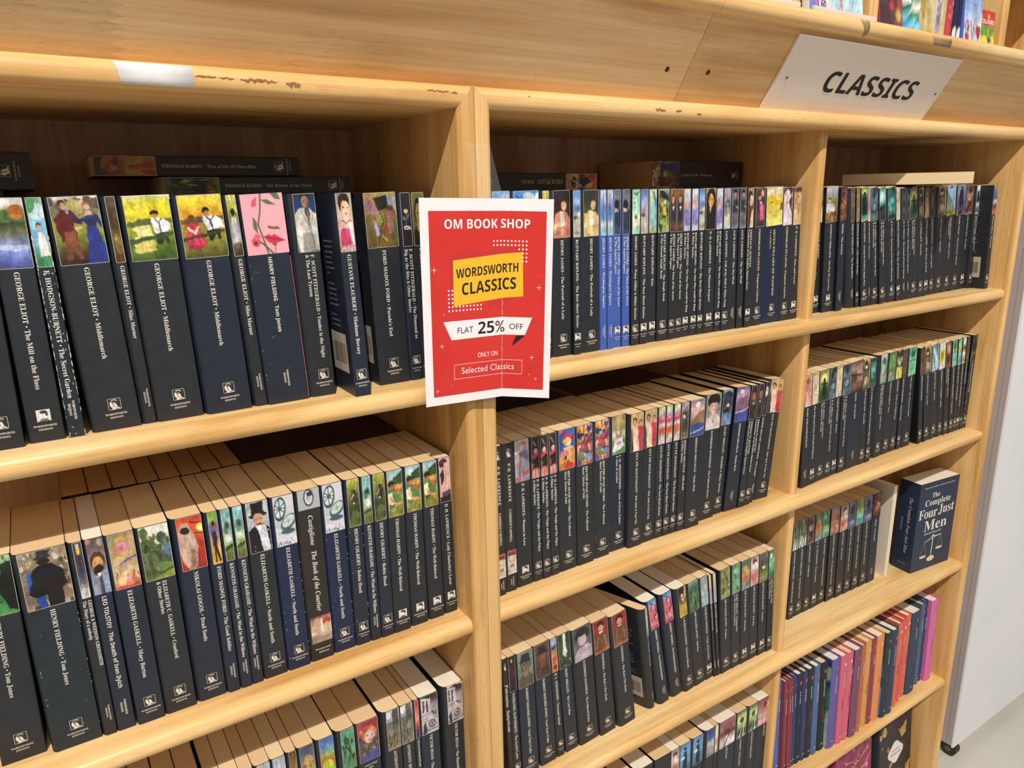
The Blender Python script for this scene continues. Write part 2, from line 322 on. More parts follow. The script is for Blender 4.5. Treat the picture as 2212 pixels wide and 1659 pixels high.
ART = dict(
 lake="g e9e4df dcd8cf 8d8a55 4f6236 3e4a2c 6d6a55 7d88ad 8c9bd0 6f7fc4 5661a0 4a4a80; e .12 .27 .1 .08 c25a2c; e .75 .2 .2 .1 a8662e; e .45 .26 .13 .1 4f6f3a; e .1 .47 .1 .06 a0532f; p 3d3322 0,.36 1,.34 1,.37 0,.39; e .5 .7 .5 .04 b9c2e4; n .08",
 gardgirl="g 6fa27a bcdcc8 8cc4dd 7fb6e0 6fa9c4 4f9a6a 2f7a44; e .6 .2 .5 .12 cfe6ea; e .2 .1 .3 .12 4f9a63; e .5 .4 .16 .05 5a4634; e .52 .43 .12 .045 d8b295; p ece4de .4,.5 .75,.5 .95,.84 .35,.84; p 3f8a55 0,.86 1,.84 1,1 0,1; n .1",
 couple="g e9dfd3 7b6a5c 8e8a4a 8f9442 6f7a34 4d3a2c 352720; s 4 18 .07 0 .06 1 .16 5a4c42 6a5a4e; e .5 .16 .18 .1 a39a5f; p 5a1f26 .06,.3 .22,.2 .4,.21 .6,.36 .58,.42 .44,.38 .46,.66 .14,.66; p 7a4a3c .2,.52 .42,.5 .5,.92 .4,.93 .32,.66 .26,.93 .16,.9; e .26 .11 .075 .055 2a1a18; e .27 .145 .06 .05 c18f78; p 6f86b0 .28,.2 .36,.2 .33,.28; p 27336b .56,.33 .72,.26 .9,.26 .95,.34 .84,.46 .7,.46; p 303c84 .68,.44 .86,.44 1.05,.98 .56,1; l 27336b .035 .7,.3 .5,.38 .42,.3; e .74 .13 .085 .045 8a5a3c; e .74 .165 .055 .05 d9ad95; p d9ad95 .7,.22 .8,.22 .84,.28 .66,.28; l 27336b .03 .9,.32 1,.5 1.05,.6; e .52 .47 .06 .02 d9ad95; n .07",
 kitten="g 5a4c42 54463a 4a3b2e 5b4a2c 6d5c34 5a4528 6a3328; e .5 .68 .32 .12 8a7a44; e .4 .64 .1 .03 c0ac62; e .6 .8 .3 .08 7d6636; n .1",
 fencey="g c9d46a d9cf3a e2d52c cfc12e 8c9a2c 6b7a2a 5d7a2c 4f6b2a 3c5222; p 5f6b34 0,.42 .3,.36 1,.36 1,.44 0,.48; e .3 .4 .07 .05 6a6a30; p d8d08a .18,.48 .5,.46 .54,.62 .2,.62; p d9cc74 .14,.62 .52,.6 .56,.84 .14,.86; e .3 .5 .17 .05 ddd590; e .34 .74 .22 .11 d4c870; e .3 .82 .2 .05 c4b45c; l f0e8b0 .02 .24,.5 .34,.6; l b8a850 .012 .3,.62 .26,.84; l b8a850 .012 .4,.62 .46,.84; l f0e8b0 .02 .46,.5 .36,.6; e .62 .27 .09 .05 1f1a18; e .62 .31 .06 .04 c08a5c; p e9e9ee .54,.36 .78,.35 .92,.44 .95,.56 .88,.54 .84,.56 .62,.6 .56,.48; l 3a3a44 .014 .62,.36 .7,.44 .72,.58; l 3a3a44 .014 .78,.36 .7,.44; p 2f3524 .58,.58 .86,.56 .86,.74 .8,.74 .78,.64 .68,.76 .6,.74; p 39492a 0,.66 1,.57 1,.61 0,.74; n .07",
 fencer="g e6d76a e8c83a e2ae34 d79a34 a9933a 8f8a30 8a8a34 6d6a30 4b4a26; p 6b4f34 0,.4 .35,.34 1,.36 1,.42 0,.46; e .26 .36 .07 .06 5a3c22; p c03a4c .14,.46 .4,.44 .46,.6 .14,.62; p c83a58 .08,.6 .44,.58 .5,.82 .1,.84; e .27 .49 .17 .05 c83c50; e .3 .73 .21 .11 cc4060; e .28 .82 .2 .04 a83048; l e6dcc0 .025 .16,.5 .3,.6; l 982c40 .012 .26,.62 .2,.84; l 982c40 .012 .36,.62 .42,.84; l e6dcc0 .025 .4,.5 .3,.6; e .6 .25 .09 .05 1a1514; e .6 .29 .06 .04 b87a50; p e9e9ee .52,.34 .78,.33 .94,.42 .98,.56 .88,.52 .84,.55 .62,.58 .54,.46; l 33333c .014 .6,.34 .69,.42 .72,.57; l 33333c .014 .78,.34 .69,.42; p 26241c .56,.56 .86,.54 .88,.72 .8,.72 .78,.62 .68,.74 .6,.72; p 4a3826 0,.66 1,.56 1,.6 0,.72; n .07",
 girlback="g c9cf5a b9b84e 7b8a3c 6f7a4a 8a8a6c 5c5238 3b3626; s 2 30 .12 0 0 1 .3 d9dc7a 8fa040 e6e29a; e .5 .28 .2 .06 2a201c; p c9c4c8 .3,.36 .72,.36 .8,.5 .2,.5; p b4b0b8 .2,.48 .8,.48 .95,.78 .1,.78; p e0dce4 .4,.5 .5,.5 .56,.78 .4,.78; e .45 .84 .06 .05 b07050; e .65 .84 .06 .05 b07050; n .1",
 pinkface="w0; g eba9b6 eda8b4 f0a9b2 eda4ae; l 4a6642 .018 .48,0 .42,.3 .34,.5 .42,.75 .5,1; l 4a6642 .02 .34,.78 .5,.9 .62,1; p 5a7048 .46,.1 .62,.1 .82,.2 .6,.18; p 5a7048 .7,0 .88,0 .94,.12 .8,.1; p 5a7048 .24,.36 .31,.45 .31,.66 .22,.55; p d25a72 .26,.12 .38,.05 .36,.2 .24,.22; e .24 .78 .1 .08 cf4f66; e .28 .7 .08 .05 dd6478; e .23 .8 .04 .03 5a3a3a; p 66663a .56,.52 .66,.55 .8,.55 .84,.6 .66,.59 .56,.57; p c8384a .44,.7 .56,.67 .62,.7 .68,.67 .92,.79 .66,.83 .52,.8; l 8a2430 .01 .44,.71 .68,.75 .92,.79; p 3c5a3a .58,.83 .74,.83 .68,.87; l 3c5a3a .012 .67,.84 .67,1; n .03",
 whitesuit="g 22304e 27407a 2a3a66 8f8a80 55504c; p d5d0c8 0,.36 .32,.24 .7,.25 1,.36 1.05,.96 .1,.98 0,.7; p a9a49c .3,.66 .8,.68 .82,.96 .25,.98; p c9bcae .4,.24 .68,.24 .62,.62 .5,.5; p 3a3844 .48,.28 .7,.28 .68,.5 .62,.58; l a07a52 .03 .6,.3 .64,.5; p 44506a .46,.2 .66,.2 .7,.3 .5,.3; l 6e6a64 .012 .32,.3 .66,.62; l 6e6a64 .012 .84,.3 .68,.62 .78,.9; e .5 .07 .2 .08 241c1a; e .52 .135 .16 .1 b08468; p 7f5a48 .56,.08 .68,.1 .66,.22 .58,.2; l 3a2a24 .014 .42,.12 .5,.12; e .84 .37 .04 .02 c8a45a; n .06",
 ladypink="g 8d8a84 a99a90 c9b0a4 d8a8b0 b9838c d9a8a8; e .5 .17 .34 .17 2e1c16; e .55 .28 .25 .15 e0b9a2; p e0b9a2 .3,.42 .75,.4 .8,.58 .2,.58; e .45 .25 .05 .014 33221c; e .68 .25 .04 .014 33221c; e .58 .35 .07 .014 a03038; l 6a5a4c .03 .3,.47 .5,.52 .78,.46; p c84a74 .2,.6 .85,.58 .8,.88 .1,.88; p efe6e6 .7,.5 .9,.5 .95,.9 .75,.8; s 7 30 .05 0 .84 1 1 f2e8e8 4a3034 e8c8d0; n .08",
 cubist="g b9a66a 8a6a4a 7a5a3a 6f5a34 5a4a2c; p 2c2c26 .3,.1 .75,.06 .7,.3 .4,.34; p 9aa8b8 .7,.05 1,.1 1,.35 .8,.3; p 8f6a78 .05,.08 .25,.14 .45,.36 .3,.42 .08,.3; e .12 .06 .12 .06 c08458; p 6a5c2c .02,.42 .2,.36 .2,1 .08,1; p 7a7a44 .35,.4 .5,.36 .6,.5 .42,.6 .32,.55; e .45 .48 .12 .07 8a8440; p 96a2c0 .24,.5 .36,.54 .44,.76 .34,.8; p 9c6f6a .66,.36 .86,.32 .92,.7 .72,.76; p 8c3a30 .52,.68 .62,.6 .7,.66 .58,.76; e .8 .3 .1 .05 6d4630; p 74622c .3,.82 .8,.8 .9,1 .3,1; p 5b6a34 .86,.5 1,.5 1,.95 .85,.9; l 3a3420 .012 .3,.1 .55,.5 .35,.95; l c09a62 .03 .5,.78 .62,.86; l d8b888 .02 .9,.1 .98,.4; n .06",
 blackflower="w0; g 2c262c 2a242a 292329; e .5 .34 .22 .035 c9a27a; e .5 .36 .14 .025 e0c09a; l 8a5a7a .03 .52,.38 .46,.6; p 4f8494 .2,.42 .42,.47 .48,.5 .2,.5; p 4f8494 .6,.42 .85,.38 .62,.5; l e9e6e6 .05 .25,.64 .45,.62 .8,.64; l e9e6e6 .04 .3,.67 .9,.67",
 greenman=port('7a7236','3c3c22','8a7a4a','1c1a14','1f2418'),
 skyblue="g 7aa8d8 6f9fd6 8fb6dc; e .8 .1 .4 .06 9fc0e0", skycloud="g 5a94d6 4f8cd4 7aa9dc; e .6 .12 .2 .08 d9e4ee; e .95 .1 .1 .05 e6ecf0; e .8 .16 .2 .05 c9d6e6; l 2f5a9a .03 .1,.1 .2,.14",
 yleaf="g c0b84a c9bc5a d8cf8a; s 3 20 .3 0 0 1 1 8a8a34 e6e0a0 a89a3c",
 ladyr="g 332c30 2c2628 3a2a2a c08070 c98a7c; e .5 .27 .36 .16 3a2626; e .62 .33 .15 .1 d9a890; p c98474 .1,.5 .4,.44 .8,.46 1.02,.66 1.02,1 .15,1; p efe2cc .42,.44 .6,.44 .72,.74 .42,.76; l 5a4a3c .012 .52,.46 .55,.62; p d8c49a .02,.78 .12,.68 .36,.66 .4,.74 .1,.9; l 8a6a4a .012 .08,.86 .38,.7; p c47f6e .2,.76 .98,.76 1.02,1 .2,1; l e6b4a4 .03 .55,.8 .5,1; n .06",
 ladyy="g 2f3430 26302a 4a4a34 d8bc7c e0c88c; e .48 .27 .36 .16 34322a; e .62 .33 .15 .1 cfae84; p d9bc80 .06,.5 .4,.44 .8,.46 1.02,.66 1.02,1 .15,1; p f0ead4 .42,.44 .6,.44 .72,.74 .42,.76; l 5a4a3c .012 .52,.46 .55,.62; p ddd2a0 .02,.78 .12,.68 .36,.66 .4,.74 .1,.9; l 8a6a4a .012 .08,.86 .38,.7; p d6ba78 .2,.76 .98,.76 1.02,1 .2,1; l efe0b8 .03 .55,.8 .5,1; n .06",
 beach="g 5a86c4 6f9ad2 9ab8d8 5a7ab8 9aa4a0 b9b8b0 c4c2bc a9a498 c9c6c0; e .3 .57 .3 .04 5a5a4a; e .8 .5 .2 .05 d9d6d0; e .5 .9 .4 .03 8a8672; n .08",
 beach2="g 5a6ab0 6f86cc 8a9cd0 a09ac0 a8a0b0 b8b0ac c2bab4 a39a8c b8b2aa; e .3 .57 .3 .04 5a5a4a; n .08",
 wintertree="g b9c2dc c4cce0 b0bcd8 6f8fc8 5a86c8 6a94cc d9dcd4 8ab0c8 9ac0d0; l 3a4670 .03 .5,.1 .42,.4 .48,.85; l 3a4670 .02 .45,.4 .8,.2; l 3a4670 .02 .44,.5 .1,.2; l 3a4670 .015 .5,.25 .85,.05",
 darkhead="g 5a6070 7a7f8c 50586a 2c3c4a 2a3a48 34465a 3f5270; e .4 .33 .34 .1 22262e; p c9b4b0 .1,.4 .5,.42 .7,.48 .1,.49; l d8c8c8 .02 .7,.24 .85,.36 .75,.42; n .05",
 tealface="g 8ac0b0 9accbc 8fc2b2 b0d8c8 d8ddd0 a0c8b8 9cc8b8; p 4a6a60 .1,.1 .95,.06 .6,.14; e .35 .27 .3 .13 b4dccc; l 3a5a50 .03 .15,.2 .35,.2; e .3 .3 .12 .02 5a8070; e .5 .62 .22 .06 a8b83c; e .5 .62 .1 .03 4a5a24; e .5 .78 .3 .06 dfe4cc; n .06",
 kim="g c0c890 b4d0b0 9cc8bc a4ccc4 8ab8bc 9cc0b8 8aac9a; p 2f7ab4 .4,.06 .7,.1 .95,.3 .9,.45 .7,.3; p d8cc6a .2,.2 .5,.08 .6,.2 .3,.36; l 5a6a5a .03 .5,.86 .5,.98; p a8a43c 0,.97 1,.94 1,1 0,1; n .05",
 jungle="g c8ccc0 5a5c44 8a8c5c 3c4424 5a6a2c 7a9a6c a4b88c; p 2c2e22 .1,.02 .5,.06 1,.24 1,.3 .3,.2; e .4 .35 .14 .05 b9ac3c; p bfae3a .35,.4 .7,.42 .75,.62 .4,.62; p 4a3a1c .4,.6 .75,.6 .78,.7 .4,.7; l b0a238 .07 .5,.68 .3,.95; l b0a238 .07 .7,.68 .85,.9; s 5 16 .12 0 .3 1 1 8aac64 dce0b8 3a4420; n .08",
 hatman="g 8a5c30 6a4424 4a3224 3a2e30 342c34 342c34 6a4a3a 3c2824; e .5 .13 .45 .06 9a6a3a; e .5 .1 .3 .07 7d5228; e .48 .26 .22 .08 c98c78; e .5 .16 .3 .02 3a2a1c; p eceaf0 .34,.4 .66,.4 .5,.52; n .05",
 lilac="g c4c8dc c9ccdc b0a8bc a09ac4 9a90cc 8f86c4 a8b0dc c4ccE0; e .4 .4 .3 .07 d8a898; p 8278b8 .2,.5 .8,.5 .9,.85 .1,.85; l 9a9aa4 .03 .2,.1 .8,.25; n .1".replace('E','e'),
 plumed="g b08a3c c09a4a 5a4a34 2e2628 2a2426 2a2426; e .5 .24 .44 .24 231d20; p 231d20 .06,.3 .94,.3 1,1 0,1; e .5 .3 .24 .16 d29a50; p d29a50 .36,.4 .62,.4 .4,.62; e .42 .27 .05 .012 3a2418; e .6 .27 .05 .012 3a2418; e .52 .38 .07 .012 8a3a24",
 wolf="g b0a8b4 a8a0ac 8a8e94 5a5e64 8a8a88 bcb4a8 c8c0b4 d4ccc8; e .5 .36 .32 .08 4a4e54; e .5 .4 .15 .05 7c8288; e .5 .55 .35 .08 84888c; p d0c8ba .1,.7 .9,.66 .8,.95 .1,.9; n .15",
 sailor="g 4a4e54 5a5e64 6a6a6e 5c5a64 6f6470 5a5a64 7a8490; p 1f1d20 .3,.06 .7,.06 .78,.12 .24,.12; e .5 .17 .2 .06 a87c6c; p 3c3c40 .2,.3 .85,.3 .8,.6 .1,.6; l c4c8cc .04 .6,.45 .95,.5; n .12",
 opium="g a88c74 8a6a54 5a3c30 6a3428 5a2e28 c4a484; e .3 .2 .45 .12 3a241e; e .62 .32 .3 .14 d8b498; e .5 .3 .06 .012 3a241e; p 5a2824 0,.4 .5,.5 .4,1 0,1; p e0c8a8 .6,.6 1,.5 1,1 .4,1; n .06",
 liais1="g 6a4a44 4a3230 3a2a28 5a3c38 3a2c28; e .35 .14 .25 .1 4a2e24; e .7 .16 .16 .08 d8a894; e .4 .26 .16 .06 c48c74; p d85a8a .3,.36 .5,.5 .85,.4 .85,.8 .5,.86 .45,.55; p e8b4a4 .35,.34 .7,.36 .6,.5; n .08",
 pillars="g d8cfae ddd2a8 dccb6a e0cf5c e4d464 e6d668 e8d972 e9da78; p d8b82c .1,.26 .55,.22 .6,.45 .1,.44; p cfae24 .6,.34 1,.34 1,.56 .6,.44; e .3 .38 .12 .012 5a4a1c; p 7a5c2c .85,.44 1,.42 1,.62 .8,.6; l 4a3f20 .012 .28,.14 .28,.24; e .7 .72 .3 .03 d9c04c; e .2 .62 .05 .01 8a7a34; n .05",
 liais2="g b8a8b4 c8b4bc ccb6bc d8c8d0 e0d0d8 e0d0d8; e .5 .1 .5 .14 4a302c; e .42 .26 .32 .2 e4c8c4; e .28 .18 .08 .014 4a3030; e .64 .18 .08 .014 4a3030; e .36 .4 .1 .018 b84a54; p 3c2a28 .6,.4 .9,.2 .95,.7 .75,.55; n .05",
 sons="g 6a4a34 9c7454 b8906a b08a64 c9a87c d4b48c; e .5 .3 .44 .28 c0946c; p 5a3c28 0,0 1,0 1,.12 .2,.14; e .55 .26 .12 .015 4a3020; e .7 .46 .1 .02 9c5044; p caa87c 0,.6 .9,.56 1,1 0,1; n .06",
 family="g c4c4c8 b8bcc4 a4a89a 8a8c5c a08a60 7a5a34 8a6a44 6a4a30; e .3 .36 .14 .07 5a3a2c; e .3 .4 .1 .05 d8b8a4; p ccd0d4 .1,.46 .6,.48 .8,.7 .05,.72; s 6 30 .08 0 .72 1 1 5a4028 a07a4c 8a3c2c; n .1",
 snake="g 4a2e28 5a362c 6a3a2e 5a342c 4a2a26; e .5 .2 .3 .12 7a4a3a; e .5 .2 .18 .07 3a1e1a; e .55 .5 .3 .12 8a5240; e .5 .78 .34 .1 7c4434; l b07c5c .05 .2,.3 .8,.5 .3,.7; n .2",
 brownfig=fig('6a5240','5a4434','a88068','4a3428','7a5c48','5c4434'), ochre=fig('8a7a4c','7a6a44','a88458','4a3420','8c6c34','a08448'),
 moon="g 8aa83c 5f8a4a 2c4a3c 1f3c3c 22484a 3c8a7c b8c46c; e .5 .16 .3 .08 dbe48c; e .5 .2 .2 .05 16241e; p 14201e .3,.26 .7,.26 .8,.8 .2,.8; n .1",
 pinkthin="g b09aa4 a48c98 8c7480 bca4b0 e0ccd0", darkstreet="g 24343a 3a4c54 5a6c74 34444c 27343a 4c606a 5a7078; e .5 .2 .2 .14 1f2a30; e .5 .6 .3 .1 6f8790; n .2",
 tealfig="g 3a7a74 7cc4bc a8dcd4 5aa49c 2c4a4a 202c30 24282c; e .5 .28 .2 .16 d0ece4; p 1c2628 0,.6 1,.5 1,1 0,1; n .16", tealcave="g 1c4a44 22605a 2c7a72 3c9a94 24605a 1c4440 1f4c48; e .6 .4 .2 .08 6cc8c8; e .4 .65 .2 .07 3c9488; n .25",
 cream="g d8ccb4 c4b498 b8a88c d0c4ac e4dcc8 d8ccb4; l 9c8c70 .06 .3,.1 .6,.5 .4,.9; n .12", darkthin="g 202428 2c3034 202428 34383c 202428; e .5 .3 .3 .1 4a5054; e .5 .7 .3 .1 4a5054",
 greenglow="g 7a7c3c a8ac54 d4d880 5c7434 2c4424 1f3a24 2c5434; e .5 .24 .3 .12 e8eca4; e .5 .3 .1 .04 1a2018; p 161c18 .4,.33 .6,.33 .72,.8 .3,.8; l 161c18 .05 .2,.42 .8,.46; n .08",
 mask="g c4b468 8a7c50 3c3424 6a5c44 4a4030 8c7c5c 3c3428; e .4 .14 .2 .08 2a2620; e .4 .26 .2 .05 d4ccb0; e .4 .45 .25 .1 6c6048; e .45 .7 .3 .12 b4a888; p c8b45c .85,0 1,0 1,1 .85,1; n .2",
 peach=fig('8c6450','b08468','e0bc98','6a3c2c','d0a4a0','dcb088'), brownman=port('4a3430','2c2224','8c6450','2a1c1a','34282a'),
 bluegirl="g 7ca4cc 94b4d0 9cb4c8 8c9cac a8a084 c0a850 c8b83c; e .5 .1 .14 .06 4a2a20; e .5 .14 .09 .04 e0bca4; p 7cb0bc .3,.2 .7,.2 .8,.6 .7,.92 .3,.92 .2,.6; s 8 24 .1 0 .82 1 1 c8b434 6c8434; n .06",
 bluedark="g 6c84b4 8494b8 6474a4 4c5c94 3c447c 4a3c5c 5c4c54; e .5 .1 .12 .05 241c20; p 1c1c24 .3,.16 .7,.16 .8,.62 .6,.7 .5,.8 .3,.66; s 9 14 .1 0 .74 1 1 1c1c24 8c6c74; n .07",
 brownred="g 6a4c44 7c5450 a07870 6c443c 885c54 4c302c a4887c; e .5 .2 .2 .08 4a2c28; e .5 .42 .3 .12 bc9488; e .5 .65 .3 .12 4c2c28; n .2",
 whiteblk="g b4b8bc d4d8d8 8c9090 3c4444 c4c8c4 5c6060 b8bcb8; p 242828 .3,.2 .7,.2 .7,.6 .3,.6; n .25", rooftops="g d0cccc 6c7494 4c5c8c 3c4c80 c4c4cc 3c3c54 b8503c c05040; e .5 .06 .4 .05 bc6c44; e .6 .55 .2 .05 dcdce0; p b84c3c 0,.82 1,.8 1,1 0,1; n .12",
 streetg="g 9cc49c 6c9c6c 4c8450 3c7040 4c8c50 5c9c5c; s 3 40 .06 0 0 1 .8 b4dcb4 2c5030 84b484; e 1.0 .2 .3 .1 202c22; p 1c241e .75,.25 1,.2 1,.95 .8,.9 .6,.5; n .1",
 street="g 8a7868 9c8a78 7c6a5a 8a7864 6c5a4a 84705c c4a88c; s 4 46 .045 0 0 1 .45 c8b8a4 5a4c40 b0a08c d8c8b0; s 14 20 .07 0 .45 1 1 5c4c3e a08c78 8c7864; e .5 .14 .16 .035 34383c; p 34383c .4,.02 .6,.02 .64,.14 .38,.14; e .5 .21 .13 .06 2a211c; p 19161a .2,.38 .38,.27 .62,.26 .86,.4 .93,.66 .82,.72 .8,.98 .24,1 .26,.8 .1,.7; p 3458a8 .12,.38 .24,.3 .2,.5 .1,.7; p 2f4f9c .24,.8 .42,.76 .4,1 .26,1; l c9b48c .01 .44,.78 .42,1; n .06",
 lamp="g 4c4450 44404c 3c3844 443c48 4a4450 6a6468 c4bcc0 dcd4d4; p d8a850 .3,.1 .7,.1 .62,.22 .38,.22; p d8d0d4 .3,.04 .7,.04 .6,.1 .4,.1; l 24202a .04 .5,.22 .55,.8; s 3 16 .1 0 .74 1 1 2c282c e8e4e4; n .06",
 beard="g 6c5450 74605c 8a7470 7c7a84 8c94a8 8c98b0 5c5464; e .15 .05 .14 .05 c48c7c; e .75 .1 .14 .07 b0a098; e .5 .4 .4 .16 4c2c24; e .48 .46 .28 .14 d09c64; e .5 .57 .3 .1 2c1c18; p 8490a8 0,.72 .3,.64 .45,1 0,1; p 8c98b4 .6,.62 1,.5 1,1 .62,1; p e8e8e8 .36,.62 .6,.62 .5,.74; p 4a4254 .42,.7 .6,.66 .66,1 .44,1; l 2a1c18 .012 .34,.42 .44,.43; l 2a1c18 .012 .56,.42 .66,.42; e .8 .66 .03 .015 3a4258; e .8 .86 .03 .015 3a4258; n .06",
 roses="g 8c8464 a89468 c4a474 c8a87c b8a884 c4bc7c c8a44c c05850; e .5 .26 .28 .09 d88c98; e .52 .25 .18 .06 e4a4ac; e .48 .28 .1 .03 c87084; e .65 .12 .34 .04 c89858; l 6c5c80 .04 .3,.56 .6,.5 .95,.46; e .4 .84 .26 .08 d47090; e .42 .83 .16 .05 e08ca4; s 3 26 .08 .1 .6 1 .95 e8c488 dc9c9c c85060 d8cc7c; p c0403c 0,.96 1,.92 1,1 0,1; n .08",
 trees="g dcdcd4 e4e0d4 c8ccc8 8c9888 5c6a48 4c5c3c 44502c 6c7c3c; e .15 .12 .16 .1 5c7044; s 6 60 .08 0 .22 .5 .8 4c5c34 5c6c40 3c4a2c 6c7448; e .72 .24 .16 .1 4c5c40; s 8 30 .07 .5 .2 1 .7 4c6044 3c4c34; e .9 .5 .16 .12 4c6c8c; l 4a4434 .02 .3,.4 .28,.95; l 4a4434 .015 .55,.5 .52,.8; e .7 .78 .3 .08 6c8c4c; p 8c9440 .1,1 .6,.9 1,.88 1,1; n .08",
 monk="g c04828 d85830 d87038 b83828 a43024 b03828 94241c; e .95 .24 .2 .07 f4cc60; e .9 .26 .12 .03 f8e498; l 5c1c18 .02 .5,.1 .95,.16; l 5c1c18 .02 .5,.3 1,.36; p c0a090 .05,.22 .2,.12 .4,.12 .62,.3 .72,.6 .6,.95 .3,1 .08,.8 .02,.5; e .3 .26 .18 .06 2c2424; p c8ac9c .3,.32 .6,.36 .66,.6 .5,.58 .4,.42; p 9c7464 .45,.62 .62,.64 .56,1 .3,1; n .06",
 smoker="g 6c9c3c 8cac44 6474a8 7c6c90 c49450 d8a048 d89c3c e0a840; e .5 .23 .16 .06 241c24; e .58 .29 .16 .05 d05038; p 2c2230 .25,.38 .6,.36 .75,.5 .65,.62 .3,.66; p 241c28 .35,.62 .6,.6 .9,.95 .7,.95 .5,.74 .45,.95 .3,.95; n .06",
 frog="g 9ccccc 7cbcbc 8cbcac 6c9484 b0ccb0 a8b88c 6c8c44 5c6430 5c5044; e .5 .3 .26 .06 4c6a64; e .5 .34 .22 .05 34484a; e .4 .42 .2 .06 5c8c5c; p dce4dc .2,.5 .6,.48 .9,.6 .4,.64; p 3c4c24 0,.74 1,.66 1,.74 0,.8; n .12",
 tophat="g a4acb4 b4bcc4 a4a8b0 b8bcc0 8c8c94; p 1c181c .22,.04 .76,.02 .76,.24 .24,.26; e .5 .27 .4 .05 1c181c; e .5 .27 .3 .05 2c2420; e .52 .37 .24 .13 d0a07c; l 2c1c18 .03 .44,.45 .6,.44; l 2c1c18 .012 .38,.36 .48,.36; l 2c1c18 .012 .56,.35 .68,.35; p 1e1a20 0,.56 .3,.46 .55,.62 .6,1 0,1; p 1e1a20 .8,.5 1,.56 1,1 .85,1; p dcdce4 .42,.5 .78,.48 .94,.98 .6,1; s 5 20 .03 .6 .55 .9 1 b4b4bc f0f0f4; e .24 .86 .03 .015 b4904c; e .24 .94 .03 .015 b4904c; p e0e4e8 .36,.48 .72,.46 .6,.56; n .04",
 compass="w0; g c4c4cc ccccd4 c8c8d0 bcc0c8 c8ccd4 d4d4d8; s 3 40 .05 0 0 1 1 b4b8c4 dcdce0; e .32 .26 .3 .22 3c5458 -20; e .31 .25 .24 .17 ccd4d4 -20; e .31 .25 .08 .05 3c5458; l 3c5458 .022 .1,.16 .52,.34; l 3c5458 .022 .1,.34 .52,.16; l 3c5458 .022 .31,.06 .31,.44; l 3c5458 .022 .08,.25 .54,.25; e .66 .54 .38 .14 3c6470 -12; e .66 .52 .3 .1 c8d0cc -12; l 5a6c70 .012 .5,.54 .82,.5; l 5a6c70 .012 .64,.46 .68,.58; e .6 .72 .34 .05 4a5c64; s 9 24 .05 0 .84 1 .98 5a6468 a4acb0 e0e0e4; n .06",
 castig="w0; g aeb2b8 a8acb2; e .5 .42 .22 .42 2c2c30; e .5 .42 .17 .34 d8d8d8; e .5 .45 .1 .22 b8b8b8; e .55 .25 .13 .12 34343a; e .45 .42 .03 .04 34343a",
 castigb="g 8c3c34 a89484 b8a898 c4b8a8 8c7c6c a08c7c; e .3 .4 .2 .3 c8a888; p dcd4c4 .45,.1 .6,.1 .56,.6; e .75 .25 .2 .15 9c3c34; e .78 .5 .14 .2 bc9c80; n .12",
 robin="g c8c85c 8c8c34 6c7434 5c602c 3c4424 343c24 4a5430 6c7440; s 3 20 .05 0 0 1 .3 dcdc8c 44481c; e .55 .4 .28 .14 2c3420; p 243030 .4,.22 .75,.24 .6,.32; l c89868 .05 .5,.32 .3,.42; e .5 .6 .3 .1 3c4828; e .55 .78 .34 .12 5c6838; e .5 .5 .06 .02 d8d8b0; n .14",
 harvest="g 9cbcc8 b4ccd0 94ac80 5c7444 8c944c a4984c 8c8c3c 84803c; p 3c5434 .4,.16 1,.04 1,.3 .4,.32; e .26 .28 .2 .07 3c2c20; e .3 .36 .12 .05 c46c44; e .68 .38 .22 .07 d89840; e .66 .46 .12 .05 c85c38; p ece4b4 .02,.5 .3,.46 .5,.66 .3,.74 .05,.7; p 5c7c4c .3,.5 .8,.54 .9,.7 .4,.68; l e0a078 .05 .5,.72 .9,.74; l d8986c .05 .2,.6 .5,.76; p 4c6c44 .1,.72 .5,.74 .4,.82 .1,.8; s 4 40 .04 0 .8 1 1 a8a44c 6c7030; n .08",
 lovers="g d8a4ac e0acb4 e4b4b8 dcacb0 d4a0a4; e .4 .12 .34 .1 4c2c2c; e .6 .2 .16 .08 dca89c; p e4b4b0 .3,.3 .8,.26 .95,.6 .3,.72; p 3c2c34 .1,.36 .4,.24 .46,.5 .2,.6; p 5c4858 .2,.78 1,.72 1,.92 .2,.94; p 2c2428 0,.88 1,.84 1,1 0,1; l 8c5c5c .02 .62,.3 .55,.6; n .05",
 dhl="g 8c6c64 a08070 c8b8a8 d4c8bc d8ccc0 c4b8ac dcd8d0; p b84c50 .3,.02 .9,.02 .9,.16 .3,.18; e .5 .5 .4 .34 d0bcac; p 5c4038 .1,.1 .9,.14 .9,.26 .1,.24; e .33 .46 .08 .02 4c3c34; e .68 .46 .08 .02 4c3c34; e .5 .66 .22 .04 7c5c48; n .05",
 turban="g b4b0c8 b0acc4 acaac0 a8a8bc; e .55 .1 .2 .05 c47c3c; p c8a040 .75,.02 .85,.02 .8,.1; e .52 .2 .15 .06 e4b898; p 8c8c9c .3,.28 .75,.26 .95,.4 .98,1 .25,1 .1,.6; p b04438 .36,.3 .44,.3 .38,1 .26,1; p b4503c .55,.78 .95,.76 .95,.86 .5,.88; l 6c6c7c .012 .5,.4 .55,.9; l e8e0d8 .06 .02,.3 .4,.27; p c85c3c 0,.9 .25,.84 .2,1 0,1; n .03",
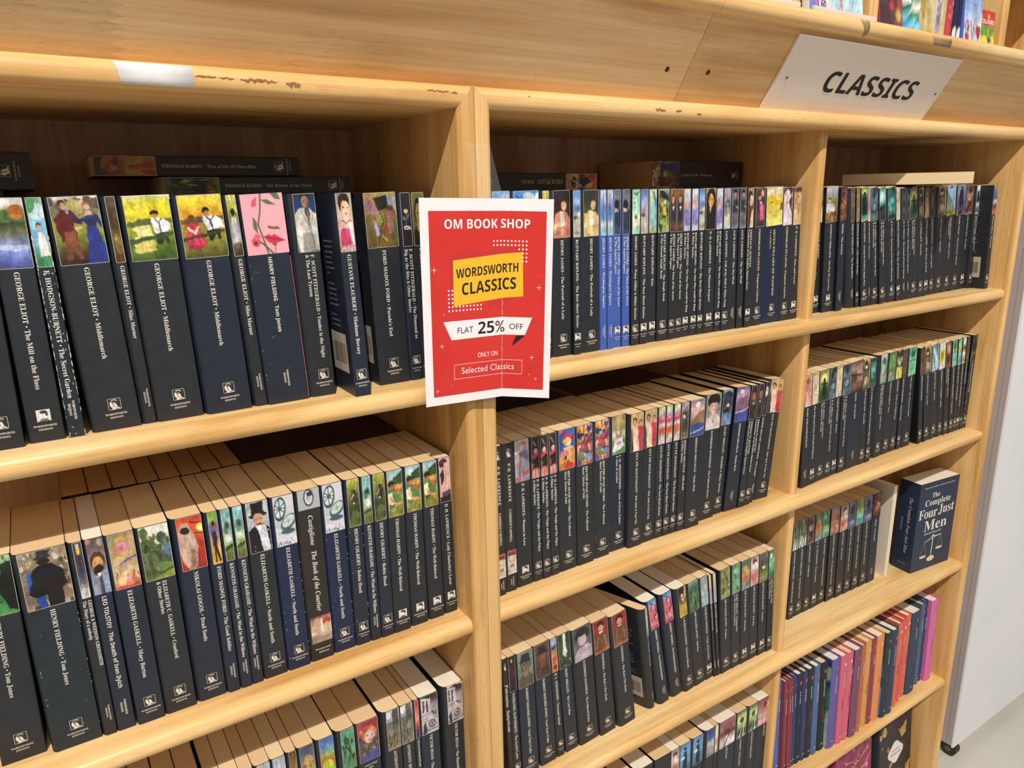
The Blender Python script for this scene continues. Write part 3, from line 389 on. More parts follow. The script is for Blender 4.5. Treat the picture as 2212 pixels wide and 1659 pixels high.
 pierrot="g 3c2c30 382a2e 342a2c 5c3034 342c2e 2c2628 b46c64 c87c70; p b48c88 .15,.08 .3,.1 .7,.26 .5,.24; e .5 .32 .32 .08 241c20; e .52 .36 .22 .07 ecb0b8; e .55 .39 .05 .014 b4343c; p c4484c .05,.46 .9,.4 .8,.48 .1,.54; p 241e20 .2,.54 .9,.46 .8,.72 .3,.76; e .15 .68 .16 .06 a43c3c; e .5 .88 .48 .12 c47068; l ecc4bc .04 .3,.8 .2,1; l ecc4bc .04 .6,.8 .7,1; n .04",
 redhat="g 4458a0 4c5ca8 4458a4 5460a8 c8864c d8783c c85038; e .15 .06 .14 .05 d85c6c; p d0303c .25,.22 .45,.12 .7,.12 .95,.3 .3,.3; e .55 .32 .22 .1 f0d8b4; e .45 .3 .2 .06 e8b84c; p ecc490 .3,.44 .85,.42 1,.6 .9,.95 .7,.95 .4,.7; p e89438 .72,.5 .95,.5 .98,.9 .8,.86; e .35 .6 .26 .08 d88898; s 4 22 .05 .1 .66 .6 .95 241c18 e0a834 d8b438; p d03c30 .5,.76 .95,.9 1,1 .4,1; n .05",
 parrots="g e8d048 d88c3c 8c3c6c c84840 a03c58 3c4c80 c87038; s 11 130 .08 0 0 1 1 e8dc4c d83c34 3454a4 e87c34 f0e8d8 4c8c3c 7c2c6c e04c68 241c4c 3c94c4; e .3 .24 .14 .05 3c2c5c; e .7 .78 .2 .07 5c9cd0; e .3 .75 .12 .12 5c8c44; n .1",
 annegirl="g 6c6c5c b49c64 8c8c74 d8d4c4 5c7c4c 5c8448 6c945c; p b8a064 .3,0 .7,0 .7,.34 .3,.36; p ccc4b4 0,.44 1,.4 1,.5 0,.52; e .5 .48 .22 .1 a8885c; e .5 .45 .11 .05 e0bc9c; p e4e4ec .25,.6 .75,.58 .8,.74 .95,.8 .2,.94 .05,.9; e .5 .72 .2 .04 c89c84; n .1",
 belami=two('d0a878','e8c8b8','c0404c'), cafe="g b8c48c c8d09c b0a8bc c46c70 c8748c e0d8d8 c8502c d86848 e4d8cc d8c4b8 ccb4bc; s 3 24 .1 0 .3 1 1 7c6c98 e8e4e4 c84c3c e0c060; p d0485c 0,.36 1,.32 1,.4 0,.44; n .12",
 grimman="g 9c8c94 b4a0a8 6c5c54 5c5048 4c443c 5c5444 6c5c48 8c7c64; l 4c4038 .04 .1,.3 .9,.1; e .4 .32 .22 .06 2a2624; e .4 .38 .12 .05 d8c8c0; p 3c3832 .2,.46 .7,.44 .9,.8 .1,.8; n .15",
 moonsea="g 7c6484 a88c9c c8a8a8 ccb0a8 a8846c 8c6c5c 4c5c8c 3c4c90 4c64a8; e .5 .14 .18 .07 ece0dc; p 8c6c54 0,.6 .4,.44 .6,.34 .95,.3 1,.6 .4,.66; p 3c4c84 0,.7 .5,.64 1,.66 1,1 0,1; l a8b4dc .03 0,.9 .6,.84 1,.78; n .06",
 moonsea2="g 6c5488 9484ac b89cb8 a884a8 8c6c80 7c5c6c 4c4c94 444c9c 5458a8; e .4 .14 .16 .06 e4dce8; p 8c6478 0,.5 .3,.34 .6,.3 .9,.12 1,.5 .5,.6; l c8c8e8 .025 0,.72 .6,.68 1,.6; n .06",
 bobwoman="g 8c9474 9ca488 7c8464 8c8c7c d0c0b8 d8c8c4; e .5 .2 .42 .2 241a1e; e .5 .34 .27 .17 d4b0a8; p 241a1e .14,.12 .86,.12 .8,.24 .2,.26; p d8c8c8 .02,.72 .35,.58 .7,.58 1,.72 1,1 0,1; p d0aca4 .36,.5 .64,.5 .55,.72; l 8c7c7c .014 .42,.6 .5,.84 .62,.62; e .4 .32 .05 .012 3a2828; e .62 .32 .05 .012 3a2828; e .5 .44 .07 .012 a04c4c; n .03",
 lantern="g a0a8bc 4c5470 343c50 2c3440 4c5870 5c7498 6c84a8 7c94b8; e .5 .2 .5 .16 2c3448; e .55 .44 .16 .05 f0b860; e .55 .45 .07 .025 f8e4a0; p 241c20 .1,.56 .8,.5 .7,.64 .2,.66; n .08",
 student="g 3c3430 4c3c38 3c302c 342a28 3a3028; e .5 .2 .34 .14 2c1e1c; e .5 .33 .26 .12 9c6850; p c8b8b0 .3,.5 .7,.48 .5,.56; p 34282a 0,.6 1,.56 1,1 0,1; s 2 14 .06 .1 .6 .9 1 4c4030 241c1c; n .06",
 paleface="g 2c2c38 34343c 3a3a40 342c34 3c3438; e .4 .12 .4 .1 1a181e; e .4 .28 .3 .15 dcd8dc; e .3 .24 .08 .015 1a181e; e .4 .38 .1 .015 5c3c40; n .08",
 pinkfig="g c89488 d0a094 c87c70 d89c90 e4b4ac; e .5 .2 .3 .1 8c4c3c; s 3 20 .15 0 .2 1 1 dca49c b86458 e8c4bc; n .1", creamface="g dcc89c e0cca4 dcc8a0 e0c8a8 d8bcac; l 8c7c68 .05 .1,.1 .5,.04 .95,.12; l a89478 .03 .7,.3 .6,.5; l b89484 .03 .3,.7 .7,.72",
 bronze="g 6c4c44 8c6858 6c4c40 a4806c 5c4038 7c5444 4c3028; e .25 .2 .2 .12 8c7058; e .7 .25 .25 .15 a88468; e .3 .55 .25 .14 4c3428; e .7 .7 .25 .16 8c6450; l 34241e .05 .1,.4 .9,.5; n .2",
 skinteal="g c8b89c c0ac90 5c9484 4c8c84 b8a890 6c9c8c; e .5 .25 .3 .12 2c6470; e .4 .5 .22 .14 dcc4a8; n .16", greenleaf="g 4c6c3c 5c8c4c 7cac5c 4c7444 8c8c7c 4c8c5c; e .5 .3 .4 .2 6c9c50; e .4 .75 .16 .08 d0a09c; n .18",
 yellowcap="g 242420 24241f b8b870 24241e c8cc6c d4d87c dce08c; e .4 .06 .1 .03 d8cc54; e .5 .45 .2 .08 dcdcac; p c8cc60 .1,.6 .9,.6 1,1 0,1; n .1", brownthin="g 4c2c24 6c4434 5c3828 7c5440 4c3024", greencup="g 6cac84 7cbc94 8cc8a0 84c098 8cc8a4 84c09c; p 2c6c4c .2,.1 .8,.1 .74,.36 .28,.36; e .5 .1 .3 .05 4c9470; e .5 .45 .34 .03 3c7c5c; e .5 .75 .2 .06 74b08c",
 bluewater="g 5c8c94 7cacb4 8cb4bc a4c4cc b4ccd4 9cbcc8; l dce8ec .06 .2,.1 .8,.7; l 3c6c74 .05 .6,.05 .9,.6; l 3c6c74 .04 .1,.3 .5,.9; n .12", trilby="g e0dccc dcd8c8 dcd8c8 dcd0c4; p d8cc2c .15,.25 .85,.25 .85,.7 .15,.7; l 34341c .03 .3,.35 .3,.6; l 34341c .03 .6,.33 .6,.62; l 34341c .03 .45,.35 .45,.6", redfig="g 8c5444 a46450 7c3c30 6c3428 8c4c3c; e .5 .3 .25 .16 dcac90; e .5 .7 .3 .14 54241c; n .12", tealthin="g 5cac9c 8cc4a4 b8c46c 6cacac 7cb4c0 8cb4c4; n .2", whitegreen="g b8ccc0 e0e4dc 3c5444 dce4d8 6c8c6c c8c0b4; n .3",
 wornspine="g 243430 2c4438 242c2c 3c3c34 243028; s 3 12 .1 0 0 1 1 b4b08c 5c5c4c; n .2", petron="g a8a89c a4a498; e .5 .45 .24 .4 2c2c30; e .5 .45 .14 .25 d8d8d8",
 scarlet="g 1c1a1c 1e1a1c 3c1c24 2a1820 1e181c 1c181a; e .5 .1 .24 .07 14100f; e .5 .14 .13 .05 e0b8a8; p 4c1c28 .2,.24 .8,.24 .9,.6 .1,.6; n .04", uncle1=port('7c8c7c','6c7464','7c6c58','4c4c48','5c5444','262a2c'), uncle2=port('6c4c40','5c3c34','84503c','4a3430','4c3428','2c2220'),
 treasure="g 8494bc 9cacd0 8c7c6c d88c5c e0a074 dc8450 c06834; p 3c3c24 0,.3 1,.2 1,.28 0,.36; p b8502c .1,.6 .9,.5 .8,.7 .2,.78; e .5 .85 .3 .06 5c3424; n .1", lastman="g 2c3c2c 34482f 3c4c34 2c3828 34442c 242e24; p dcdcd4 .4,.02 .62,.02 .66,.4 .74,.6 .5,.7 .34,.6 .44,.4; p c4ccc4 .42,.5 .62,.5 .6,.62; s 4 22 .03 .1 .66 .9 .95 dce4b4 b8c88c 4c5c3c; n .08",
 greyboy="g 4c4850 544c54 6c646c 4c444c; e .5 .25 .38 .2 2a2528; e .48 .4 .24 .16 c0a8ac; p b8a8b4 .05,.8 .3,.62 .75,.56 1,.66 1,1 0,1; p 2a2528 .2,.14 .8,.16 .8,.28 .2,.3; n .04", sorel="g 8c2c24 94302a 8c3028 84402c 9c5434 b45c38; e .5 .16 .24 .1 241814; e .5 .25 .16 .09 d8a484; p ece4d4 .36,.36 .62,.36 .6,.52 .4,.52; p 6c4830 .12,.5 .4,.4 .62,.4 .9,.52 1,.9 .05,.9; l b88c5c .02 .3,.5 .2,.85; l b88c5c .02 .7,.5 .8,.85; n .05",
 palegreen="g 9cb8ac a8c4b4 b4ccbc a4bcac 9cb49c 7c8c4c; n .15", poppy="g 5c84ac 7c9cc0 c85c70 d88898 c04c5c dca0a8 c86070; s 4 24 .16 0 .2 1 1 d06070 e8b0b4 a84c74 8c3440; l 34548c .04 .1,.05 .8,.25; n .08", poet="g 242020 2c2824 4c4430 8c7838 c8a848 d0b454; e .5 .3 .16 .06 d8bc9c; p d8c89c .3,.38 .7,.38 .6,.55; p d8a84c .8,0 1,0 1,.3 .7,.5; p c8a440 .1,.6 .9,.55 1,.95 .1,1; n .08", palms="g 8cb4cc 4c744c 3c6440 34583a 2c5034 3c6844; l 6c9c6c .03 .1,.9 .5,.3; l 6c9c6c .03 .9,.9 .5,.3; l 8cb47c .03 .3,1 .5,.4; l 24402c .04 .7,1 .5,.5; n .15",
 paleblue="g 8c9ca4 94a4a8 9cb0b4 a0b4b8 9cb4bc 94acb4; e .5 .2 .2 .08 b08c74; e .5 .5 .3 .2 a8b8b4; n .08", thin1="g c8c8b4 d0c89c b0a4b8 a498c0 b4a8c8", bigleaf="g 7c8454 8c9460 6c7444 9ca06c a8a874 8c8c54; s 3 30 .14 0 0 1 1 5c6438 b0b07c 7c8450; l 3c4424 .03 .2,0 .8,.5; n .1", greenfig="g 5c8c64 6c9c74 5c8c6c 7cac84 6c9c78; e .4 .25 .2 .1 a4c4a0; l 34543c .05 .3,.3 .7,.9; e .5 .65 .3 .14 84b08c; n .12",
 orangeteal="g 6c8464 5c8478 b0843c c09048 c87c5c 5c8c88 c09c84; e .5 .3 .2 .1 d8b080; e .5 .55 .24 .1 c4803c; n .16", pinkwhite="g 8c7c74 c0a49c dcc4bc d8b0a4 c87c74 d49890 c08c84; e .5 .2 .24 .1 5c3c34; e .6 .35 .24 .14 ecdcd8; e .4 .7 .3 .12 c46c60; n .12", darkgreen="g 5c5c54 6c6c60 4c4c3c 4c5030 6c7038 8c8c4c 5c5c34; e .5 .5 .2 .06 dcdcc8; n .12", greenmoon="g 4c7c54 5c8c64 7cb494 4c8c74 3c7c54 34684c; e .4 .2 .2 .08 dcecd8; e .5 .6 .24 .16 6ca88c; n .14",
 zebra="g 7c8c5c 5c6c44 8c9c6c 6c7c50 b8c4a8 c0c8b8; s 4 16 .14 0 0 1 .6 4c5c38 a4b088; l f0f4f0 .05 .1,1 .4,.6; l f0f4f0 .05 .4,1 .6,.7; l 1c241c .04 .25,1 .5,.6; l 1c241c .04 .7,1 .7,.7; n .08", pinkbrown="g 8c7c7c a08c88 b87c6c a06c5c c08c78 8c6460; e .5 .35 .3 .2 bc7c60; e .5 .75 .14 .07 c04c3c; e .7 .7 .1 .05 d8cc9c; n .14", violetfig="g 6c6c94 7c80ac 5c5c7c 3c3c54 6c74a8 5c5474; e .5 .3 .24 .2 2c2c3c; e .6 .8 .2 .07 a89ca4; n .12", tealball="g 8c9c5c 7c8c50 8c944c 5ca48c 4c9c88 7c8c94; e .5 .65 .3 .1 7cc4a8; n .1",
 darkbrown="g 34343c 443c3c 4c342c 3c2a24", meadow="g a8c46c 94b054 8ca048 b4c47c; s 3 10 .2 0 0 1 1 6c8c34 c4d48c", cloud="g a4a8bc c8ccdc d8dce4 b8bccc; s 3 16 .2 0 0 1 1 e0e4ec a8acc0", gold="g 4c3820 84642c a07c3c 4c3820; s 3 24 .1 0 0 1 1 c89c54 2c2014 8c6834",
 mansion="g 3c4454 4c5468 6c6c6c b09458 c0a060 8c7440 3c3424; p b89858 .2,.4 .5,.2 .85,.3 .9,.75 .2,.8; s 5 22 .035 .2 .4 .9 .75 2c2820 3a3224; s 6 30 .06 0 .75 1 1 241e18 5c4c34 b89c5c; n .06",
 village="g 3c5ca8 4c74b8 5c94c0 8cac4c d0583c 4c8c4c c8c83c 4c9454; s 3 20 .06 0 .2 1 .5 d84c38 e8ccb0 6cac4c e0a83c; e .5 .68 .36 .15 c8cc30; l 4c4c20 .015 .5,.55 .52,.85; e .8 .92 .14 .06 e8e8ec; n .06", darktree="g 5c9c84 5c9474 6cac84 5c9c74 4c7c54 5c8c5c; s 8 50 .08 .1 .2 .9 .75 24402c 2c4c34 1c3424; l c04c3c .03 .6,.8 .85,.78; e .4 .3 .2 .1 2c4c34; n .06",
 beret="g a83c4c 94343c 5c3c44 6c5c5c 5c545c 4c4c7c; e .5 .14 .5 .12 a4303c; e .5 .3 .42 .16 b4604c; s 4 50 .05 .1 .2 .9 .46 c87c5c a04c3c d8946c; e .55 .42 .24 .15 dcb0a4; p 5c4c48 .1,.6 .5,.6 .9,.4 1,.9 .1,.8; s 9 40 .05 .1 .55 .95 .85 7c6c68 4c4040 94847c; p 4c4c98 .3,.84 .9,.76 1,1 .3,1; e .45 .38 .04 .012 3a3438; e .66 .38 .04 .012 3a3438; e .56 .5 .06 .014 b04c54; n .04",
 window="g bcc4d4 a4a8b4 6c6c6c 7c7460 6c6454 8c8270; e .2 .12 .2 .08 e8ecf4; p 5c5c54 .5,0 .9,0 .9,.4 .5,.4; l 2c2c2c .025 .5,0 .5,1; l 2c2c2c .025 0,.33 1,.33; l 2c2c2c .025 0,.66 1,.66; s 3 24 .08 0 .5 1 1 4c4438 94886c; n .1", redthin="g c84038 c84c3c d8786c dc8c80 c83c34 3c2c5c 4c3464",
 notredame="g 34303a 3a343c 9c949c b8acb0 b8b0b4 c4bcc0 aca4a8 bcb4b8; p c4bcc0 0,.05 .55,.1 .55,.5 0,.5; p 24202a .12,.12 .2,.12 .2,.42 .12,.42; p 24202a .32,.14 .4,.14 .4,.44 .32,.44; l 6c646c .02 0,.5 1,.46; s 5 16 .03 .6 .46 1 .54 3a343c; e .62 .76 .2 .1 5c545c; e .62 .76 .13 .065 c4bcc0; e .62 .76 .06 .03 3c343c; p 34303a .1,.78 .25,.66 .3,.98 .1,1; l 5c545c .03 0,.94 1,.9; n .06",
 blueman="g 4c84bc 6ca4cc 5c9cc4 4c8cb4 2c6494; e .5 .2 .13 .06 1c242c; p 1c242c .35,.3 .65,.3 .72,1 .3,1; e .3 .5 .2 .06 c4dce8; n .05", venice="g 2c4c9c 34549c 4464a8 c4c8d4 8c8c94 a8a49c 6c8c7c; s 3 24 .05 0 .45 1 .8 e4e4e8 4c5464 b4acac; n .08", ythin="g dcd8a8 d8d4a0 e0dcb4 c88c5c dcd8a8 b4a48c",
 zebrapink="g 94606c 8c5460 a4646c 5c3c3c b48c8c d8ccc8 bcb4b0; e .5 .3 .3 .18 8c4c54; e .45 .45 .2 .1 4c3434; l f0ecec .03 .1,1 .5,.6; l f0ecec .03 .4,1 .7,.62; l 241c1c .02 .25,1 .6,.6; l f0ecec .03 .8,1 .9,.6; n .1", zebragreen="g 3c5430 b4c484 c8d898 8ca460 2c3424 a4b88c; e .5 .35 .2 .1 3c5030; l 141a14 .03 .1,1 .4,.7; l f0f8ec .03 .25,1 .5,.7; l 141a14 .03 .5,1 .6,.65; l f0f8ec .03 .7,1 .75,.6; n .08", pinkabs="g 8c4c4c b87474 c48884 dcb0ac d4a0a0 c88c90; e .45 .25 .08 .12 6c2c2c; e .7 .3 .08 .14 ecdcd8; n .18",
)

ROWS = [
('L1', 'left', 'top', 0.0, [
  (-66.0, -63.8, -6.7, 27.0, 0.0, 'k', 'lake', '', 'A', '', 'thick, picture cut off at frame edge'),
  (-36.3, -37.0, -1.3, 25.8, 0.3, 'k', 'lake', 'GEORGE ELIOT • The Mill on the Floss', 'B', '', 'autumn lake reflections'),
  (-14.7, -17.4, -2.1, 11.9, 0.6, 't', 'gardgirl', 'F. HODGSON-BURNETT • The Secret Garden', 'n', 'w', 'girl in white, badly scuffed edges'),
  (17.1, 9.5, 0.1, 36.3, 2.6, 'k', 'couple', 'GEORGE ELIOT • Middlemarch', 'A', '', 'man in red and lady in blue'),
  (43.3, 36.0, 2.4, 8.5, 3.7, 'k', 'kitten', 'GEORGE ELIOT • Silas Marner', 'n', '', 'murky brown picture'),
  (69.0, 63.0, 1.2, 37.2, 2.7, 'k', 'fencey', 'GEORGE ELIOT • Middlemarch', 'A', 'c', 'couple on fence, torn yellow sky'),
  (112.2, 104.7, -1.1, 37.7, 4.0, 'n', 'fencer', 'GEORGE ELIOT • Middlemarch', 'A', '', 'woman in red gown on fence'),
  (141.4, 131.6, 0.5, 9.6, 3.2, 'k', 'girlback', 'GEORGE ELIOT • Silas Marner', 'n', '', 'girl in white from behind'),
  (167.1, 158.0, -2.0, 38.3, 1.6, 'n', 'pinkface', 'HENRY FIELDING · Tom Jones', 'N', 'ps', 'pink face of lips and flowers'),
  (203.9, 197.8, 0.4, 22.0, 6.5, 'k', 'whitesuit', 'F. SCOTT FITZGERALD • Tender is the Night;& The Last Tycoon', 'A', 'b', 'man in white suit'),
  (234.6, 227.2, -24.5, 16.3, 0, 'n', 'ladypink', 'GUSTAVE FLAUBERT • Madame Bovary', 'A', 'b', 'lady in pink gown, pulled forward'),
  (282.0, 275.5, 3.0, 35.4, 0, 'k', 'cubist', "FORD MADOX FORD • Parade's End", 'A', 'b', 'cubist working men'),
  (308.5, 303.4, 3.2, 12.0, 2.7, 'n', 'blackflower', 'F. SCOTT FITZGERALD • The Diamond as;Big as the Ritz & Other Stories', 'A', '', 'white hand holding flower on black'),
  (323.8, 318.3, 4.8, 14.8, 1.4, 'k', 'greenman', 'F. SCOTT FITZGERALD • The Great Gatsby', 'A', '', 'shadowy man in bow tie'),
]),
('M1', 'middle', 'top', 0.0, [
  (422.7, 418.9, 2.0, 24.2, 0.0, 'k', 'skyblue', 'HENRY JAMES • The Ambassadors', 'A', '', 'plain blue sky'),
  (456.2, 452.4, 2.0, 35.9, 3.4, 'k', 'skycloud', 'HENRY JAMES • The Golden Bowl', 'A', '', 'blue sky and white cloud'),
  (483.6, 479.8, 2.0, 10.1, 4.3, 'k', 'yleaf', 'RUDYARD KIPLING • Stalky', 'A', '', 'sliver of yellow leaves'),
  (507.2, 503.1, 2.9, 25.5, 5.4, 'k', 'ladyr', 'HENRY JAMES • The Portrait of a Lady', 'A', '', 'lady in salmon dress holding fan'),
  (526.2, 522.2, -1.3, 11.9, 0.3, 'k', 'beach', 'RUDYARD KIPLING • The Best Short Stories', 'B', '', 'blue sky over pale rocks'),
  (550.2, 546.1, 1.1, 24.5, 5.6, 'k', 'ladyy', 'HENRY JAMES • The Portrait of a Lady', 'A', '', 'lady in cream dress holding fan'),
  (569.8, 564.3, 0.3, 10.1, 0.8, 'B', 'wintertree', 'HENRY JAMES • Washington Square', 'n', '', 'bare winter tree, bright blue spine'),
  (580.1, 574.7, -0.3, 9.8, 0.3, 'B', 'wintertree', 'HENRY JAMES • Washington Square', 'n', '', 'bare winter tree, bright blue spine'),
  (594.4, 589.4, 3.1, 12.0, 3.2, 'B', 'darkhead', 'HENRY JAMES • The Turn of the Screw;& The Aspern Papers', 'B', '', 'dark turned head, bright blue spine'),
  (607.2, 602.2, 1.2, 12.8, 0.3, 'B', 'darkhead', 'HENRY JAMES • The Turn of the Screw;& The Aspern Papers', 'B', '', 'dark turned head, bright blue spine'),
  (621.0, 616.0, -1.5, 14.0, 0.3, 'k', 'tealface', 'HENRY JAMES • Daisy Miller & Other Stories', 'A', '', "pale green woman's face"),
  (635.6, 630.1, -1.6, 13.3, 0.4, 'k', 'beach2', 'RUDYARD KIPLING • The Best Short Stories', 'B', '', 'violet blue sky over sand'),
  (652.9, 646.7, 0.8, 13.6, 3.0, 'k', 'kim', 'RUDYARD KIPLING • Kim', 'B', '', 'blue scarf over pale green lake'),
  (670.3, 664.2, -0.6, 20.2, 0.4, 'k', 'jungle', 'RUDYARD KIPLING • The Jungle Book;& The Second Jungle Book', 'A', '', 'yellow jungle boy'),
  (686.8, 680.9, -1.0, 11.8, 0.4, 'k', 'hatman', 'HENRY JAMES • The Turn of the Screw;& The Aspern Papers', 'A', '', 'woman in brown hat, white collar'),
  (701.3, 695.1, 0.3, 12.3, 2.0, 'k', 'hatman', 'HENRY JAMES • The Turn of the Screw;& The Aspern Papers', 'A', '', 'woman in brown hat, white collar'),
  (715.9, 709.1, 1.7, 12.6, 1.5, 'k', 'lilac', 'RUDYARD KIPLING • The Man Who would be King;& Other Stories', 'B', '', 'lilac robed figure'),
  (731.9, 724.4, 2.1, 12.7, 2.4, 'k', 'lilac', 'RUDYARD KIPLING • The Man Who would be King;& Other Stories', 'B', '', 'lilac robed figure'),
  (744.4, 736.8, 1.5, 11.5, 0.3, 'k', 'beach', 'RUDYARD KIPLING • The Best Short Stories', 'B', '', 'blue sky over pale rocks'),
  (761.9, 753.5, 1.1, 20.7, 0.5, 'k', 'plumed', 'D. H. LAWRENCE • The Plumed Serpent', 'B', '', 'woman in black shawl'),
  (779.4, 770.5, 0.9, 12.6, 0.3, 'k', 'lilac', 'RUDYARD KIPLING • The Man Who would be King;& Other Stories', 'B', '', 'lilac robed figure'),
  (793.2, 784.3, -0.2, 14.2, 0.3, 'n', 'wolf', 'JACK LONDON • Call of the Wild & White Fang', 'A', '', 'grey wolf in snow'),
  (810.0, 801.2, 0.5, 14.5, 2.4, 'k', 'sailor', 'JACK LONDON • The Sea-Wolf', 'n', '', 'grey sailor in storm'),
  (824.5, 815.6, -1.2, 13.7, 0.3, 'k', 'sailor', 'JACK LONDON • The Sea-Wolf', 'n', '', 'grey sailor in storm'),
  (839.1, 829.2, -3.0, 12.6, 0.3, 'k', 'opium', 'THOMAS De QUINCEY;Confessions of an English Opium-Eater', 'B', '', 'dark haired man gazing down'),
  (862.0, 852.2, -1.2, 19.7, 6.5, 'k', 'liais1', 'CHODERLOS DE LACLOS • Dangerous Liaisons', 'A', '', 'pink gowned lady embraced'),
  (898.1, 886.0, 1.2, 37.1, 5.3, 'V', 'pillars', 'SEVEN PILLARS OF WISDOM;T.E. LAWRENCE', 'A', 'y', 'yellow desert fort, wide blue spine'),
  (928.4, 916.1, 1.1, 21.3, 0.8, 'k', 'liais2', 'CHODERLOS DE LACLOS • Dangerous Liaisons', 'A', '', "pale woman's face in white"),
  (951.5, 939.7, 1.9, 18.9, 2.9, 'k', 'sons', 'D. H. LAWRENCE • Sons and Lovers', 'B', '', 'tawny face looking down'),
]),
('R1', 'right', 'top', 0.0, [
  (1027.0, 1011.2, 15.3, 18.1, 0.0, 'k', 'opium', 'THOMAS De QUINCEY;Confessions of an English Opium-Eater', 'B', '', 'half hidden reddish picture'),
  (1051.5, 1035.7, 9.9, 30.1, 0.3, 'k', 'family', 'ANTHONY TROLLOPE • The Way We Live Now', 'B', '', 'figure in white by water'),
  (1075.4, 1059.6, 5.3, 17.0, 0.3, 'n', 'snake', 'VIRGIL • The Aeneid', 'N', '', 'dark red brown carving'),
  (1121.2, 1091.7, 11.3, 10.8, 6.5, 'k', 'brownfig', 'TOBIAS SMOLLETT • The Expedition', 'n', 'b', 'narrow brown figure'),
  (1132.5, 1102.3, 9.0, 9.4, 0.3, 'k', 'ochre', "THOMAS HARDY • Life's Little Ironies", 'A', '', 'narrow ochre figure'),
  (1150.9, 1116.9, 7.4, 19.1, 0.3, 'k', 'moon', 'JULES VERNE • Around the World in Eighty Days', 'A', '', 'green night figure under moon'),
  (1166.9, 1131.1, 8.2, 7.5, 0.7, 'k', 'pinkthin', 'EDITH WHARTON • Ethan Frome', 'n', '', 'very thin pale pink strip'),
  (1183.5, 1146.1, 8.6, 19.9, 1.2, 'k', 'darkstreet', 'H. G. WELLS • The First Men in the Moon;& A Modern Utopia', 'A', '', 'grey shape in dark mist'),
  (1203.6, 1165.5, 6.3, 18.1, 0.3, 'k', 'tealfig', 'H. G. WELLS • The Invisible Man;& The Food of the Gods', 'A', 's', 'turquoise glow in darkness'),
  (1236.2, 1196.8, 8.8, 22.3, 6.5, 'k', 'tealcave', 'H. G. WELLS • The Country of the Blind & Other Stories', 'A', 's', 'teal cavern'),
  (1255.3, 1214.3, 7.8, 11.9, 0.3, 'k', 'cream', 'EDITH WHARTON • The Age of Innocence', 'B', '', 'cream drapery'),
  (1273.4, 1232.8, 8.1, 10.1, 6.5, 'k', 'darkthin', 'H. G. WELLS • The Island of Doctor Moreau', 'n', '', 'very narrow black framed strip'),
  (1290.1, 1248.9, 9.7, 9.2, 6.3, 'k', 'darkthin', 'H. G. WELLS • The Island of Doctor Moreau', 'n', '', 'very narrow black framed strip'),
  (1308.6, 1266.6, 10.2, 23.0, 1.4, 'k', 'greenglow', 'H. G. WELLS • Ann Veronica;The History of Mr Polly', 'A', 's', 'dark figure in green light'),
  (1335.6, 1294.0, 11.8, 16.0, 6.5, 'k', 'mask', 'LEW WALLACE • Ben-Hur', 'A', '', 'carved mask, yellow edge'),
  (1354.6, 1314.5, 12.4, 15.2, 3.3, 'k', 'peach', 'EDITH WHARTON • The House of Mirth', 'B', '', 'peach coloured lady'),
  (1380.4, 1339.9, 16.1, 15.6, 6.5, 'k', 'brownman', 'JOSEPH CONRAD • The Secret Agent', 'A', '', 'brown gentleman'),
  (1409.0, 1377.8, 18.1, 26.6, 6.5, 'k', 'mask', 'LEW WALLACE • Ben-Hur', 'A', '', 'carved mask, yellow edge'),
  (1439.5, 1411.7, 18.9, 31.5, 1.3, 'k', 'bluegirl', "VIRGINIA WOOLF • Night and Day;& Jacob's Room", 'A', '', 'girl in pale blue dress'),
  (1471.0, 1450.0, 19.9, 30.8, 0.3, 'k', 'bluedark', 'MARK TWAIN • The Innocents Abroad', 'A', '', 'dark coat against blue sky'),
  (1502.2, 1485.6, 21.5, 26.4, 2.5, 'k', 'brownred', 'LEW WALLACE • Ben-Hur', 'B', '', 'brown and pink riders'),
  (1525.1, 1507.4, 17.0, 13.5, 1.6, 'k', 'whiteblk', "JOHN BUNYAN • The Pilgrim's;Progress & Other Works", 'A', '', 'white and black tower'),
  (1540.1, 1522.0, -6.7, 15.0, 0, 'k', 'rooftops', 'EMILE ZOLA • Germinal', 'A', 'B', 'blue town above red patch'),
]),
('L2', 'left', 'second', -291.5, [
  (-97.6, -95.3, 5.5, 34.5, 0.0, 'k', 'streetg', 'HENRY FIELDING • Tom Jones', 'A', '', 'green tinted street scene'),
  (-54.5, -56.1, -1.7, 36.6, 3.6, 't', 'street', 'HENRY FIELDING • Tom Jones', 'A', 's', 'man in black coat on street'),
  (-28.1, -29.8, -3.3, 8.2, 3.8, 'k', 'lamp', 'GEORGE & WEEDON GROSSMITH;The Diary of a nobody', 'n', '', 'glowing street lamp'),
  (-15.0, -16.5, -3.2, 14.0, 1.9, 'n', 'beard', 'LEO TOLSTOY · The Death of Ivan Ilyich', 'N', '', 'bearded man in grey coat'),
  (6.6, 3.8, -5.0, 22.1, 2.2, 'n', 'roses', 'ELIZABETH GASKELL • Mary Barton', 'A', '', 'pink roses'),
  (33.6, 30.7, -4.3, 25.9, 2.8, 'k', 'trees', 'ELIZABETH C. GASKELL • Cranford;& Other Stories', 'A', '', 'tall green trees'),
  (63.4, 61.3, -3.2, 23.5, 5.0, 'n', 'monk', 'NIKOLAI GOGOL • Dead Souls', 'A', '', 'hooded figure in red glow'),
  (83.6, 81.9, -5.0, 9.8, 3.4, 'n', 'smoker', 'FORD MADOX FORD • The Good Soldier', 'n', '', 'dark man on orange'),
  (95.6, 93.6, -5.4, 9.3, 2.0, 'n', 'frog', 'KENNETH GRAHAME • The Wind in the Willows', 'n', '', 'frog by green river'),
  (106.9, 105.0, -5.1, 9.8, 1.7, 'n', 'frog', 'KENNETH GRAHAME • The Wind in the Willows', 'n', '', 'frog by green river'),
